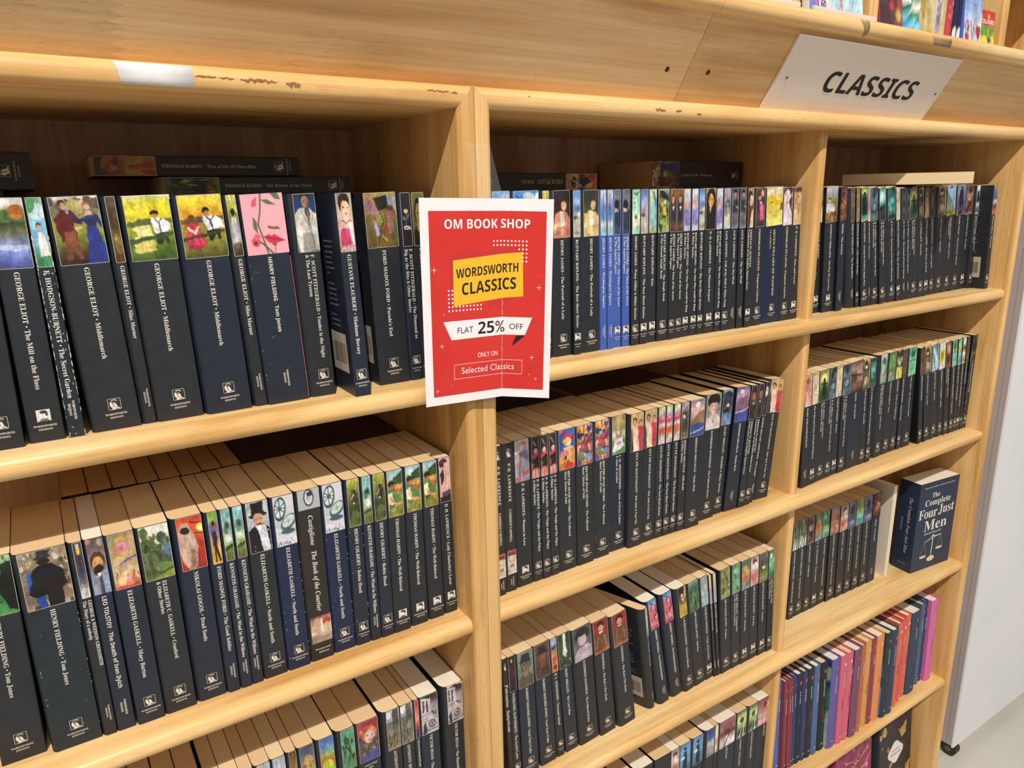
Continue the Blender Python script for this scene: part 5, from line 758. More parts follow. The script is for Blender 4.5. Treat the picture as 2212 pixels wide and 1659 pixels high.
# ------------------------------------------------------------------ poster
PC = {0: (.297, -.042, .1923, .2948, -.042, -.0185), .62: (.3885, -.0495, .1902, .3812, -.0525, -.0183), 1: (.4294, -.083, .1885, .4222, -.083, -.0205)}
def ppt(u, v, n=0.0):
    """u 0..148, v 0..210 in millimetres from the top-left corner of the sheet"""
    a, b = u/148, v/210
    k0, k1 = (0, .62) if a <= .62 else (.62, 1)
    f = (a-k0)/(k1-k0); P0, P1 = PC[k0], PC[k1]
    q = [P0[i]*(1-f)+P1[i]*f for i in range(6)]
    T, B = Vector((q[0], q[1], q[2]+FL)), Vector((q[3], q[4], q[5]+FL)); p = T*(1-b)+B*b
    d = (Vector(P1[:3])-Vector(P0[:3])); nn = Vector((-d.y, d.x, 0)).normalized()*-1
    if nn.y > 0: nn = -nn
    return tuple(p+nn*n)
ps = root_at('sale_poster', 'red and white sale poster with yellow panel, taped to the bookcase joint', 'poster', (.36, -.045, FL+.19))
def sheet(name, quad, n, m, nx=8, ny=8, label=None):
    """quad: TL,TR,BR,BL in mm; split so that no cell crosses the fold"""
    us = sorted(set(list(np.linspace(0, 1, nx+1))))
    V, Fc = [], []
    (a, b), (c, d), (e, f), (g, h) = quad
    for j in range(ny+1):
        t = j/ny
        row = [[(a*(1-s)+c*s)*(1-t)+(g*(1-s)+e*s)*t, (b*(1-s)+d*s)*(1-t)+(h*(1-s)+f*s)*t] for s in us]
        if row[0][0] < 91.76 < row[-1][0]:      # one column of vertices lies exactly on the fold
            q = min(range(1, len(row)-1), key=lambda i_: abs(row[i_][0]-91.76)); w_ = (91.76-row[0][0])/(row[-1][0]-row[0][0]); row[q] = [91.76, row[0][1]*(1-w_)+row[-1][1]*w_]
        V += [ppt(u, v, n) for u, v in row]
    k = len(us)
    for j in range(ny):
        for i in range(k-1): Fc.append((j*k+i, j*k+i+1, (j+1)*k+i+1, (j+1)*k+i))
    o = meshobj(name, V, Fc, m, ps); o.location = -ps.location
    if label: o['label'] = label
    return o
R_ = lambda a, b, c, d: [(a, b), (c, b), (c, d), (a, d)]
PW = noisy('poster_white_paper', 'e4dfe2', 'e9e5e8', (20, 20, 20), 1, 2, .38, .45); 
PR = noisy('poster_red_ink', 'c52f29', 'cb3630', (30, 30, 30), 1, 2, .35, .45); PY = mat('poster_yellow_ink', 'e6b32c', .35, .45)
PK = mat('poster_dark_red_ink', 'b93436', .35, .45); PB = mat('poster_black_ink', '231f20', .4, .4)
sh0 = sheet('paper_sheet', R_(0, 0, 148, 210), 0, PW, 50, 20)
md = sh0.modifiers.new('thickness', 'SOLIDIFY'); md.thickness = .0002; md.offset = 0
sheet('red_panel', R_(9.3, 12.4, 140.5, 201), .00015, PR, 50, 20)
sheet('shadow_shape', [(31.3, 56.4), (113.6, 49.2), (113.6, 60), (31.3, 107.6)], .00022, PK, 20, 8)
sheet('shadow_shape', [(74, 100), (108, 97), (102, 104), (75, 112)], .00022, PK, 10, 4)
sheet('yellow_panel', [(34.8, 61.2), (114.7, 54.1), (115.8, 100.2), (34.7, 107.7)], .0003, PY, 24, 6)
sheet('ribbon', [(22.5, 123.0), (126.3, 122.5), (118.3, 141.4), (31.3, 142.5)], .0003, PW, 30, 4)
sheet('ribbon_tail', [(107.8, 142.6), (118.6, 141.9), (103.2, 153.6), (103.0, 153.6)], .0003, PB, 3, 3)
def ptext(s, u, v, width, cap, m, font='sansb', slope=0.0, n=.0004, track=0, res=3):
    V, Fc, W = textgeo(s, font, res, track); sx = width/W; sy = cap/.7
    o = meshobj('lettering', [ppt(u+a*sx, v-b*sy+slope*a*sx, n) for a, b in V], Fc, m, ps); o.location = -ps.location
    return o
ptext('OM BOOK SHOP', 25.5, 29.8, 97.5, 9.0, PW, 'bolder')
ptext('WORDSWORTH', 38, 79.4, 72.8, 9.0, PB, 'bolder', -.07)
ptext('CLASSICS', 43.5, 96.8, 64.5, 11.8, PB, 'bolder', -.07)
ptext('FLAT', 37.7, 136.2, 19.2, 6.4, PB, 'sans'); ptext('25%', 61.8, 138.6, 33.2, 12.4, PB, 'bolder'); ptext('OFF', 99.6, 135.6, 16.6, 6.2, PB, 'sans')
ptext('ONLY ON', 61.6, 163.6, 24.6, 5.2, PW, 'sans'); ptext('Selected Classics', 42.1, 179.4, 64, 6.8, PW, 'sans', track=.02)
dots = MB()
def pdot(u, v, r, k=8):
    b = len(dots.V); dots.V += [ppt(u+r*math.cos(2*math.pi*i/k), v+r*math.sin(2*math.pi*i/k), .0004) for i in range(k)]; dots.F.append(tuple(range(b, b+k)))
for r_ in range(6):
    for c in range(10):
        if r_ < 2 or (r_ == 2 and c >= 7) or (r_ > 2 and c >= 8):
            pdot(81.5+4.15*c, 43+4.15*r_, 1.05)
            if not (r_ < 2 and c >= 99): pass
for r_ in range(6):
    for c in range(10):
        if r_ > 3 or c < (2 if r_ < 4 else 10): pdot(29.2+4.1*c, 91.5+4.15*r_, 1.05)
x = 33.8
while x < 115.2: pdot(x, 169, .42, 6); pdot(x, 184.2, .42, 6); x += 1.28
y = 169
while y < 184.2: pdot(33.8, y, .42, 6); pdot(115.2, y, .42, 6); y += 1.28
for (u, v, k) in ((13.7, 70, 4), (20.1, 148, 3.4), (133.6, 90.5, 4.2), (126.6, 165.7, 3.4), (131.4, 189, 2.6), (13.4, 194.8, 2.6), (123.6, 184.4, 1.5), (23.3, 115, 1.5), (15.5, 122, .8), (132, 78, .8), (30, 190, 1)):
    for (a, b) in ((1, .09), (.09, 1)):
        b0 = len(dots.V); dots.V += [ppt(u-k*a, v, .0004), ppt(u, v-k*b, .0004), ppt(u+k*a, v, .0004), ppt(u, v+k*b, .0004)]; dots.F.append((b0, b0+1, b0+2, b0+3))
o = dots.obj('dot_pattern', PW, ps); o.location = -ps.location; o['kind'] = 'stuff'
cre = MB(); rr = random.Random(4)
for i in range(46):     # cracked white crease along the fold
    v = 100+i*2.25; u = 91.8+rr.uniform(-.5, .5)-(v-100)*.006; b0 = len(cre.V)
    cre.V += [ppt(u-.25, v, .0005), ppt(u+.3, v, .0005), ppt(u+.2+rr.uniform(-.5, .5), v+1.9, .0005), ppt(u-.2, v+1.7, .0005)]; cre.F.append((b0, b0+1, b0+2, b0+3))
o = cre.obj('fold_crease', PW, ps); o.location = -ps.location
mt = mat('clear_tape', 'ffffff', .08, .6); bsdf(mt).inputs['Alpha'].default_value = .05
o = MB().add([(.352, -.0425, FL+.245), (.379, -.0425, FL+.243), (.388, -.0512, FL+.1905), (.357, -.0480, FL+.1912)], [(0, 1, 2, 3)]).obj('tape_strip', mt, ps); o.location = -ps.location
o = sheet('tape_strip', R_(60, 0, 88, 13), .0012, mt, 6, 3)

# ------------------------------------------------------------------ books
DP = 0.1165
def cover_mesh(t, H, D, c=.00024, r=.0012, el=0.0, round_spine=0.0):
    """a cover folded round a block: back board, spine, front board (spine faces -y)"""
    h = t/2; r = min(r, h*.6); P = [(-h, D)]
    if round_spine:
        P += [(-h, round_spine*.9)]
        for i in range(1, 8): a = math.pi*i/8; P.append((-h*math.cos(a), round_spine*(1-math.sin(a))))
        P += [(h, round_spine*.9)]
    else:
        if el > .0004:
            d = min(.009, .0015+el*1.6); P = [(-h-el, D), (-h-el, d), (-h-el*.86, d*.55), (-h-el*.5, d*.2), (-h, .0002), (-h+r*.5, 0)]
        else: P += [(-h, r), (-h+r*.3, r*.3), (-h+r, 0)]
        P += [(h-r, 0), (h-r*.3, r*.3), (h, r)]
    P += [(h, D)]
    Q = []
    for i, (x, y) in enumerate(P): 
        Q.append((max(-h-el+c, min(h-c, x+(c*.7 if el > .0004 and x < 0 else 0))), y+c if (round_spine or el > .0004) and y < D else max(y, c)))
    n = len(P); V = [(x, y, z) for z in (0, H) for x, y in P]+[(x, y, z) for z in (0, H) for x, y in Q]; Fc = []
    for i in range(n-1):
        Fc += [(i, i+1, i+1+n, i+n), (2*n+i+1, 2*n+i, 3*n+i, 3*n+i+1), (i+1, i, 2*n+i, 2*n+i+1), (n+i, n+i+1, 3*n+i+1, 3*n+i)]
    Fc += [(0, n, 3*n, 2*n), (n-1, 2*n+n-1, 3*n+n-1, n+n-1)]
    return V, Fc
def block_mesh(t, H, D, c=.00024, top=.0004, seed=0, el=0.0):
    h = t/2-c; d = min(.009, .0015+el*1.6); rr = random.Random(seed); nx = 6; V = []; Fc = []
    # top surface slightly wavy, dipping next to the spine
    ys = [c*1.2, .0025, .009, .02, D*.6, D-.0006]
    def xl(y): return -h-(el*min(1, (max(0, y-c)/d)**.45) if el > .0004 else 0)
    for j, y in enumerate(ys):
        for i in range(nx+1):
            xr_ = h-.0012 if j == 0 else h; xl_ = xl(y)+(.0012 if j == 0 else 0); x = xl_+(xr_-xl_)*i/nx; dip = -.0007*(1-abs(2*i/nx-1)) if j == 0 else 0
            V.append((x, y, H-top+dip+(rr.uniform(-.00015, .00015) if 0 < j else 0)))
    k = nx+1
    for j in range(len(ys)-1):
        for i in range(nx): Fc.append((j*k+i, j*k+i+1, (j+1)*k+i+1, (j+1)*k+i))
    b = len(V); V += [(-h+.0012, c*1.2, .0003), (h-.0012, c*1.2, .0003), (h, D-.0006, .0003), (-h-el, D-.0006, .0003)]
    L = len(ys)-1
    Fc += [tuple([b, b+1]+[i for i in range(nx, -1, -1)]), tuple([b+3, b]+[j*k for j in range(0, L+1)]),
           tuple([b+1, b+2]+[j*k+nx for j in range(L, -1, -1)]), tuple([b+2, b+3]+[L*k+i for i in range(0, nx+1)]), (b+3, b+2, b+1, b)]
    return V, Fc
def book_base(name, label, x, y, z, t, H, D, mcov, mpag, tilt=0., yaw=0., group=None, seed=0, rs=0., inset=0., cat='book', c=.00024, el=0.):
    root = thing(name, label, cat, (x, y, z+t/2*abs(math.sin(tilt))), group); root.rotation_euler = (0, tilt, yaw)
    V, Fc = cover_mesh(t, H, D, c, el=el, round_spine=rs); cv = meshobj('cover', V, Fc, mcov, root)
    V, Fc = block_mesh(t, H-inset, D-inset-(.0005 if inset else 0), c, .0004+0, seed, el)
    pb = meshobj('page_block', V, Fc, mpag, root)
    if inset: pb.location = (0, rs*.9, inset/2)
    return root
def down(x, z, y=-.00025):      # text running down the spine: letters' tops point to +x
    return lambda u, v: (x+v, y, z-u)
def flatt(x, z, y=-.00025): return lambda u, v: (x+u, y, z+v)
def join_print(name, items, m, parent):
    """several lines of print as one lettering mesh; items = (text, size, place, font, width, res, track)"""
    mb = MB()
    for (s, size, place, font, width, res, track) in items:
        V, Fc, W = textgeo(s, font, res, track); sx = (width/W) if width else size
        mb.add([place(a*sx, b*size) for a, b in V], Fc)
    return meshobj(name, mb.V, mb.F, m, parent)
def scuffs(root, t, H, heavy, seed):
    rr = random.Random(seed); mb = MB()
    def chip(x, z, w, h):
        k = rr.randint(4, 6); mb.add([(x+w*rr.uniform(.5, 1)*math.cos(2*math.pi*i/k), -.0002, z+h*rr.uniform(.5, 1)*math.sin(2*math.pi*i/k)) for i in range(k)], [tuple(range(k))])
    if heavy:
        for s in (-1, 1):
            z = .002
            while z < H*.85:
                L = rr.uniform(.0008, .005); w = rr.uniform(.00012, .0006)
                if rr.random() < .75: chip(s*(t/2-w*.7), z, w, L)
                z += L*rr.uniform(.7, 1.9)
        for i in range(26): chip(rr.uniform(-t/2, t/2)*.8, rr.uniform(.005, H*.75), rr.uniform(.0002, .0006), rr.uniform(.0002, .0015))
        for i in range(6): chip(rr.uniform(-t/2, t/2), rr.choice([.001, .003, .1, .138]), .0009, .0008)
    else:
        for i in range(14):
            s = rr.choice([-1, 1]); chip(s*(t/2-.0003), rr.uniform(.002, H*.7), .00025, rr.uniform(.0004, .0016))
        for i in range(9): chip(rr.uniform(-t/2, t/2)*.8, rr.uniform(.01, H*.66), rr.uniform(.00015, .0004), rr.uniform(.0002, .0006))
    return meshobj('scuff_marks', mb.V, mb.F, M_CHIP, root)
def barcode(root, t, z0, z1, y0, y1, m, el=0.):
    """printed price panel low on the back cover (the side facing -x)"""
    x = -t/2-el-.0002
    p = MB().add([(x, y1, z0), (x, y0, z0), (x, y0, z1), (x, y1, z1)], [(0, 1, 2, 3)]).obj('barcode_panel', m, root)
    rr = random.Random(int(t*1e6)); mb = MB(); z = z0+(z1-z0)*.22; y = y0+.004; 
    while y < y1-.004:
        w = rr.choice([.0004, .0006, .001]); mb.add([(x-.0001, y+w, z), (x-.0001, y, z), (x-.0001, y, z1-(z1-z0)*.25), (x-.0001, y+w, z1-(z1-z0)*.25)], [(0, 1, 2, 3)]); y += w+rr.choice([.0005, .0008, .0012])
    mb.obj('bars', mat('barcode_ink', '4a4238', .6, .2), p)
BLURB = ['Madame Bovary has', 'consequences. the', 'movement depicted', 'solution to his', 'to manufacture', 'my Madame Bovary', 'my love.', '', 'and to human', 'rich and mother of', 'unnecessary, and', 'and the best of his', 'companions behind', '', 'portrayed of', 'unforgettable out of', 'my own birthday, of']
def blurb(root, t, m, el=0.):
    items = []
    for i, s in enumerate(BLURB):
        if s: items.append((s, .0027, (lambda zz: (lambda u, v: (-t/2-el-.0002, .044-u, zz+v)))(.152-i*.0052), 'serif', None, 1, 0))
    join_print('back_cover_text', items, m, root)

def classic(x, tx, y, z, t, tint, art, lines, emb, flags, label, group, seed, dens, res, pg, el=0.):
    H = .198; tilt = math.atan2(tx-x, H); yaw = 0.0
    if 'L' in flags: yaw = .33
    h = t/2; root = book_base('paperback_book', label, x, y, z, t, H, DP if yaw == 0 else DP-.004, TINT[tint], pg, tilt, yaw, group, seed, el=el)
    pt = H-.0004; pbm = H-.0548
    if emb == 'X':      # black spine with a grey band on top and a small picture low down
        picture('spine_band', ART['castig'], -h+.0002, h-.0002, H-.022, H-.0003, -.0002, int(t*1300), 26, root, None, seed)
        picture('spine_picture', ART['castigb'], -h+.0004, h-.0004, .021, .0525, -.0002, int(t*1200), 34, root, None, seed)
        join_print('lettering', [('Castiglione', .0071, down(-.0024, .169), 'ital', .034, 2, 0), ('The Book of the Courtier', .0075, down(-.0024, .129), 'ital', .071, 2, 0),
            ('Wordsworth', .0028, flatt(-.0085, .0125), 'ital', .017, 2, 0), ('Editions', .0028, flatt(-.005, .0085), 'ital', .0115, 2, 0)], M_PRINT, root)
    elif emb == 'Y':    # older black edition: emblem on top, wide-set title, portrait near the foot
        a, b = [s.strip() for s in lines[0].split('  ')]
        picture('emblem', EMB, -t*.3, t*.3, H-.018, H-.007, -.0002, 8, 9, root, None, seed)
        if art == 'petron':
            join_print('lettering', [('Petronius  Satyricon', .0066, down(-.002, .158), 'ital', .075, 1, 0)], M_PRINT, root)
        else:
            picture('spine_picture', ART[art], -h+.0002, h-.0002, .024, .057, -.0002, int(t*1000), 26, root, None, seed)
            join_print('lettering', [(a, .0056, down(-.002, .172), 'serif', .050, 1, .08), (b, .0046, down(-.002, .112), 'serif', .044, 1, 0),
                ('WORDSWORTH', .0022, down(.0005, .020), 'serif', .013, 1, 0), ('EDITIONS', .0022, down(-.0025, .017), 'serif', .008, 1, 0)], M_PRINT, root)
    else:
        if art:
            bleed = emb == 'N'; mg = .0001 if bleed else .0005
            picture('spine_picture', ART[art], -h+mg, h-mg, pbm, pt, -.0002, max(3, int(t*1000*dens)), int(54*dens), root, None if bleed else (.0004, 'b9b0a2'), seed)
        items = []; font = 'bolder' if emb == 'N' else 'serif'; zt = .1408; zb = .034
        if emb == '-': zb = .03
        if 'y' in flags:
            items = [(lines[0], .0062, down(-.001, .138), 'serif', .098, 1, 0), (lines[1], .0036, down(-.0085, .138), 'serif', .028, 1, 0)]
        elif 'v' in flags:
            items = [('VOLUME', .003, flatt(-.008, .136), 'serif', .016, 2, 0), ('ONE', .003, flatt(-.003, .132), 'serif', .006, 2, 0), (lines[0], .0046, down(-.0015, .126), 'serif', None, 2, 0)]
        else:
            L = [s for s in lines if s]; n = len(L)
            sz = min(.0054, t*.52) if n == 1 else min(.0050, t*.5)
            if emb == 'N': sz *= .92
            for i, s in enumerate(L):
                _, _, W = textgeo(s, font, res); wd = W*sz; av = zt-zb-(.0 if n == 1 else 0); wd = min(wd, av)
                off = -.36*sz if n == 1 else (.1*sz if i == 0 else -.9*sz)
                items.append((s, sz, down(off, zt), font, wd, res, 0))
        if emb in ('A', 'B'):
            e = min(.0100, t*.74); sx = h-.001 if False else 0
            picture('emblem', EMB if emb == 'A' else EMB2, -e/2, e/2, .0225-e/2, .0225+e/2, -.0002, max(5, int(15*dens)), max(6, int(16*dens)), root, ((.0003, 'cfc6b4') if dens > 1 else (.0006, 'b4ab9c')) if emb == 'A' else None, seed)
            wv = min(.0168, t*.9); items += [('WORDSWORTH', wv*.14, flatt(-wv/2, .0128), 'serif', wv, res, 0), ('EDITIONS', wv*.14, flatt(-wv*.3, .0098), 'serif', wv*.6, res, 0)]
        elif emb in ('n', 'N'):
            q = min(.0028, t*.24); items += [('WORDSWORTH', q, down(.08*q, .032), 'serif', .0165, res, 0), ('EDITIONS', q, down(-1.05*q, .0295), 'serif', .0105, res, 0)]
        pub = [q for q in items if q[0] in ('WORDSWORTH', 'EDITIONS')]; items = [q for q in items if q not in pub]
        if items: join_print('lettering', items, M_GOLD if 'y' in flags else M_PRINT, root)
        if pub: join_print('publisher_lettering', pub, M_GOLD if 'y' in flags else M_PRINT, root)
    if 'w' in flags: scuffs(root, t, H, True, seed)
    if 's' in flags: scuffs(root, t, H, False, seed)
    if 'b' in flags or 'L' in flags or 'B' in flags:
        barcode(root, t, .022, .062, .011, .052, mat('barcode_white', 'b5a99c', .6, .2), el)
        if seed % 7 == 3 or 'L' in flags or t < .02: blurb(root, t, M_PRINT2, el)
    if 'c' in flags or 'l' in flags:
        mb = MB(); rr = random.Random(3); n = 12; mb.V = [(-h+2*h*i/n, -.0003, H-.0002) for i in range(n+1)]+[(-h+2*h*i/n, -.0003, H-.0008-.0045*abs(math.sin(i*.9))*rr.random()) for i in range(n+1)]
        mb.F = [(i, i+1, n+2+i, n+1+i) for i in range(n)]; mb.obj('torn_edge', M_CHIP, root)
    if emb == 'N' and 'p' in flags:
        MB().box(h-.0001, h+.0003, .0003, .02, .001, .14).obj('cover_edge', mat('pink_cover_edge', 'b8707a', .5, .4), root)
    return root

ORD = ['first', 'second', 'third', 'fourth', 'fifth', 'sixth', 'seventh', 'eighth', 'ninth', 'tenth', 'eleventh', 'twelfth', 'thirteenth', 'fourteenth', 'fifteenth', 'sixteenth', 'seventeenth']
COLN = {'n': 'navy', 'k': 'charcoal', 't': 'blue-black', 'B': 'blue', 'V': 'deep navy', 'K': 'black'}
used = {}
for (rn, bay, sh, z, recs) in ROWS:
    pass
RIGHTMOST = {}
seed = 0
DENS = {'L1': 1.45, 'L2': 1.45, 'L3': 1.3, 'M1': .95, 'M2': .95, 'M3': .9, 'M4': .9, 'R1': .75, 'R2': .7, 'R3': .7}
TONE = {'L1': [P_CREAM], 'L2': [P_CREAM, P_TAN, P_TAN, P_CREAM, P_TAN], 'L3': [P_TAN, P_CREAM, P_TAN], 'M4': [P_WHITE, P_CREAM, P_TAN, P_WHITE, P_TAN]}
FORCEP = {('M4', 5): P_WHITE, ('M4', 8): P_WHITE, ('M4', 6): P_TAN, ('M4', 7): P_TAN, ('L3', 13): P_WHITE, ('L3', 14): P_WHITE, ('L2', 3): P_WHITE, ('M3', 10): P_WHITE, ('M3', 11): P_WHITE, ('M3', 12): P_WHITE}
for (rn, bay, sh, z, recs) in ROWS:
    N = len(recs); grp = 'paperbacks on the %s bay, %s shelf' % (bay, sh)
    for i, (x, tx, y, t, el, tint, art, lines, emb, flags, desc) in enumerate(recs):
        seed += 1
        if i < N-i-1: o_ = '%s from left' % ORD[min(i, 16)]
        elif i == N-1: o_ = 'last on right'
        else: o_ = '%s from right' % ORD[min(N-1-i, 16)]
        label = '%s spine, %s, %s, %s bay %s shelf' % (COLN[tint], desc, o_, bay, sh)
        while len(label.replace(',', ' ').split()) > 16:
            label = label.replace('%s spine, ' % COLN[tint], '', 1) if label.startswith(COLN[tint]) else ' '.join(label.split()[1:])
        pg = FORCEP.get((rn, i)) or TONE.get(rn, [P_CREAM, P_TAN])[i % len(TONE.get(rn, [P_CREAM, P_TAN]))]
        classic(x/1000, tx/1000, y/1000, FL+z/1000, t/1000, tint, art, lines.split(';'), emb, flags, label, grp, seed, DENS[rn], 2 if rn[0] == 'L' else 1, pg, el/1000)

# plain row members whose tops alone show
def plain(x, y, z, t, label, group, m=M_K, pg=P_TAN, D=.12, H=.198, tilt=0.):
    global seed
    seed += 1
    return book_base('paperback_book', label, x, y, z, t, H, D, m, pg, tilt, 0, group, seed)
xs = [-.0363, -.0121, .0099, .0331, .0541, .0757, .0974, .1191, .1400]; ys = [.1166, .1160, .115, .1145, .114, .1135, .1155, .1165]
for i in range(8):
    plain((xs[i]+xs[i+1])/2, ys[i]+.0035, FL+SH[1], xs[i+1]-xs[i]-.0006, 'tan page tops of rear book, %s from left, behind left bay second shelf' % ORD[i], 'rear row on the left bay, second shelf', H=.198-.0003*i)
for i, x in enumerate([.0315, .0105, -.011, -.035, -.06]):
    plain(x, -.004, FL+SH[2], .0205 if i < 3 else .024, 'tan page tops, %s left of dark brown picture, left bay third shelf' % ORD[i], 'paperbacks on the left bay, third shelf', pg=P_TAN, D=DP)
for i, (x, t, pg) in enumerate([(.703, .036, P_TAN), (.6635, .036, P_WHITE), (.627, .03, P_TAN), (.596, .028, P_TAN)]):
    plain(x, -.004, FL+SH[3], t, 'page tops only, %s left of pale pink picture, middle bay fourth shelf' % ORD[i], 'paperbacks on the middle bay, fourth shelf', pg=pg, D=DP)
for i in range(10):   # rear row of the top shelf, carrying the lying books
    plain(-.20+i*.0515, .119, FL, .048, 'rear book beneath the lying books, %s from left, left bay top shelf' % ORD[i], 'rear row on the left bay, top shelf')
for i in range(11):
    plain(.445+i*.048, .119, FL, .046, 'rear book beneath the lying books, %s from left, middle bay top shelf' % ORD[i], 'rear row on the middle bay, top shelf', D=.126)
for i in range(5):
    plain(1.21+i*.05, .142, FL, .047, 'rear book under tan lying book, %s from left, right bay top shelf' % ORD[i], 'rear row on the right bay, top shelf', D=.105)

def lying(x0, y, z, t, label, tint, art, lines, flip=False, length=.198, D=.12, yaw=0., emb='A', res=2, pg=P_TAN, group='books lying on top of the rear rows'):
    """a book on its side, spine to the front; x0 = left end, z = underside"""
    global seed
    seed += 1
    root = thing('paperback_book', label, 'book', (x0+length/2, y, z+t/2), group)
    H = length
    # build in a carrier frame: book's z axis runs to the left (head of the book at the left end)
    Mx = Matrix(((0, 0, -1), (0, 1, 0), (1, 0, 0))) if not flip else Matrix(((0, 0, 1), (0, 1, 0), (-1, 0, 0)))
    root.rotation_euler = (Matrix.Rotation(yaw, 3, 'Z') @ Mx).to_euler()
    def sh(o): o.location = (o.location[0], o.location[1], o.location[2]-H/2); return o
    V, Fc = cover_mesh(t, H, D); sh(meshobj('cover', V, Fc, TINT[tint], root))
    V, Fc = block_mesh(t, H, D, seed=seed); sh(meshobj('page_block', V, Fc, pg, root))
    h = t/2
    if art: sh(picture('spine_picture', ART[art], -h+.0005, h-.0005, H-.0548, H-.0006, -.0002, int(t*1300), 66, root, (.0004, 'a89c88'), seed))
    it = []
    for s in lines:
        it.append((s, min(.0047, t*.3), down(-.0017, .138), 'serif', min(.098, textgeo(s, 'serif', res)[2]*.0047), res, 0))
    if emb:
        sh(picture('emblem', EMB, -.005, .005, .0175, .0275, -.0002, 18, 18, root, (.0003, 'a89c88'), seed))
        wv = min(.0168, t*.86); it += [('WORDSWORTH', wv*.14, flatt(-wv/2, .0128), 'serif', wv, res, 0), ('EDITIONS', wv*.14, flatt(-wv*.3, .0098), 'serif', wv*.6, res, 0)]
    if it: sh(join_print('lettering', it, M_PRINT2, root))
    return root
ART['tess'] = 'g 3a302c 5c4434 8c5038 a86a44 8c7c38; e .6 .26 .38 .13 a8643e; e .4 .22 .14 .06 7c4430; e .7 .35 .2 .04 6c3424; p 8c7c34 .1,.5 .9,.5 .9,1 .1,1; p 9c5034 .3,.62 .5,.52 .8,.98 .4,1; p 8c3c34 .1,.78 .3,.7 .3,1 .05,.95; n .06'
ART['native'] = 'g 5c6c2c 24301c 3c4828 1c2418 34401c 6c8c3c; s 4 40 .09 0 .1 1 .9 1c2a18 48582c 2c3820 8a9c4c; p 8c3c2c .3,.78 .6,.76 .6,.86 .3,.88; n .1'
ART['plays'] = 'g c0885c b03c34 c8a47c 2c2c30 d8b88c c09870 b48c5c; p 24282c .2,.3 .6,.24 .8,.5 .4,.6; p b83c34 0,.05 .4,.08 .2,.3; p d8bc98 .5,.1 .9,.2 .7,.34; e .5 .75 .3 .1 34343c; p b83c34 .6,.7 .9,.66 .8,.85; l e0c8a0 .04 .2,.9 .8,.5; n .06'
lying(.0945, .119, FL+.1985, .018, 'dark lying book with green picture, second from top of stack', 'K', 'native', ['THOMAS HARDY • The Return of the Native'])
lying(.0365, .119, FL+.217, .0195, 'dark lying book on top of stack, sleeping red-haired head picture', 'K', 'tess', ['THOMAS HARDY • Tess of the d\'Urbervilles'], group='books lying on top of the rear rows')
lying(-.236, .119, FL+.1985, .006, 'thin dark book lying under the thick one at left frame edge', 'K', None, [], emb=None)
lying(-.2100, .119, FL+.2048, .0335, 'thick dark book lying at left frame edge, emblem end showing', 'K', 'trees', [])
lying(.455, .119, FL+.1985, .0225, 'black book lying upside down beside poster, red abstract picture', 'K', 'plays', [], True, emb='A', res=1)
r_ = bpy.context.scene.objects[-1] if False else None
_fp = [o for o in COL.objects if o.get('label', '').startswith('black book lying upside down')][0]
def shH(o, H=.198): o.location = (0, 0, -H/2)
shH(join_print('lettering', [('FOUR PLAYS', .0085, down(-.003, .138), 'serif', .042, 1, 0), ('HENRIK IBSEN', .006, down(-.002, .091), 'serif', .021, 1, 0)], mat('tan_lettering', 'b8a078', .5, .3), _fp))
lying(.757, .119, FL+.1985, .040, 'thick black lying book with page ends showing, middle bay', 'K', 'couple', ['GEORGE ELIOT • Middlemarch'], res=1)
# fore-edge of the lying book on the right bay
tl = book_base('paperback_book', 'tan lying book, page edges to the front, right bay top shelf', 1.42, .085, FL+.199, .0195, .198, .117, M_K, P_CREAM, 0, 0, 'books lying on top of the rear rows', 501)
tl.rotation_euler = (Matrix.Rotation(math.radians(118), 3, 'Z') @ Matrix(((0, 0, -1), (0, 1, 0), (1, 0, 0)))).to_euler(); tl.location = (1.295, .152, FL+.2095)
# stack lying behind the second-shelf rows
M_BRN = noisy('brown_picture_cover', '2a1a12', '5a3c28', (14, 14, 14), 1, 3, .4, .4)
def stack(x, y, top, n, w, label, grp, th=.035, mtop=M_BRN, text=True):
    for k in range(n):
        z = top-th*(k+1)
        r = book_base('paperback_book', label if k == 0 else label.replace('topmost', ORD[k]+' from top'), 0, 0, 0, th-.0004, .198, w, mtop if k == 0 else M_K, P_TAN, 0, 0, grp, 600+k)
        r.rotation_euler = Matrix(((0, 0, -1), (0, 1, 0), (1, 0, 0))).to_euler(); r.location = (x+.198, y, z+th/2)
        if k == 0 and text:
            join_print('back_cover_text', [('The Return of', .011, lambda u, v: (th/2+.0002, .095-v*1.0, .185-u), 'serif', .035, 1, 0)], mat('dim_lettering', '6c6058', .6, .2), r)
stack(.146, .118, FL+SH[1]+.190, 5, .122, 'brown picture-covered book, topmost of stack lying behind second shelf row', 'books lying behind the second shelf rows', .037)
stack(.425, .118, FL+SH[1]+.190, 5, .122, 'dark covered book, topmost of stack behind left part of middle bay second shelf', 'books lying behind the second shelf rows', .037, M_K, False)
stack(.640, .118, FL+SH[1]+.188, 5, .122, 'brown covered book, topmost of stack behind middle bay second shelf', 'books lying behind the second shelf rows', .037, M_BRN, False)
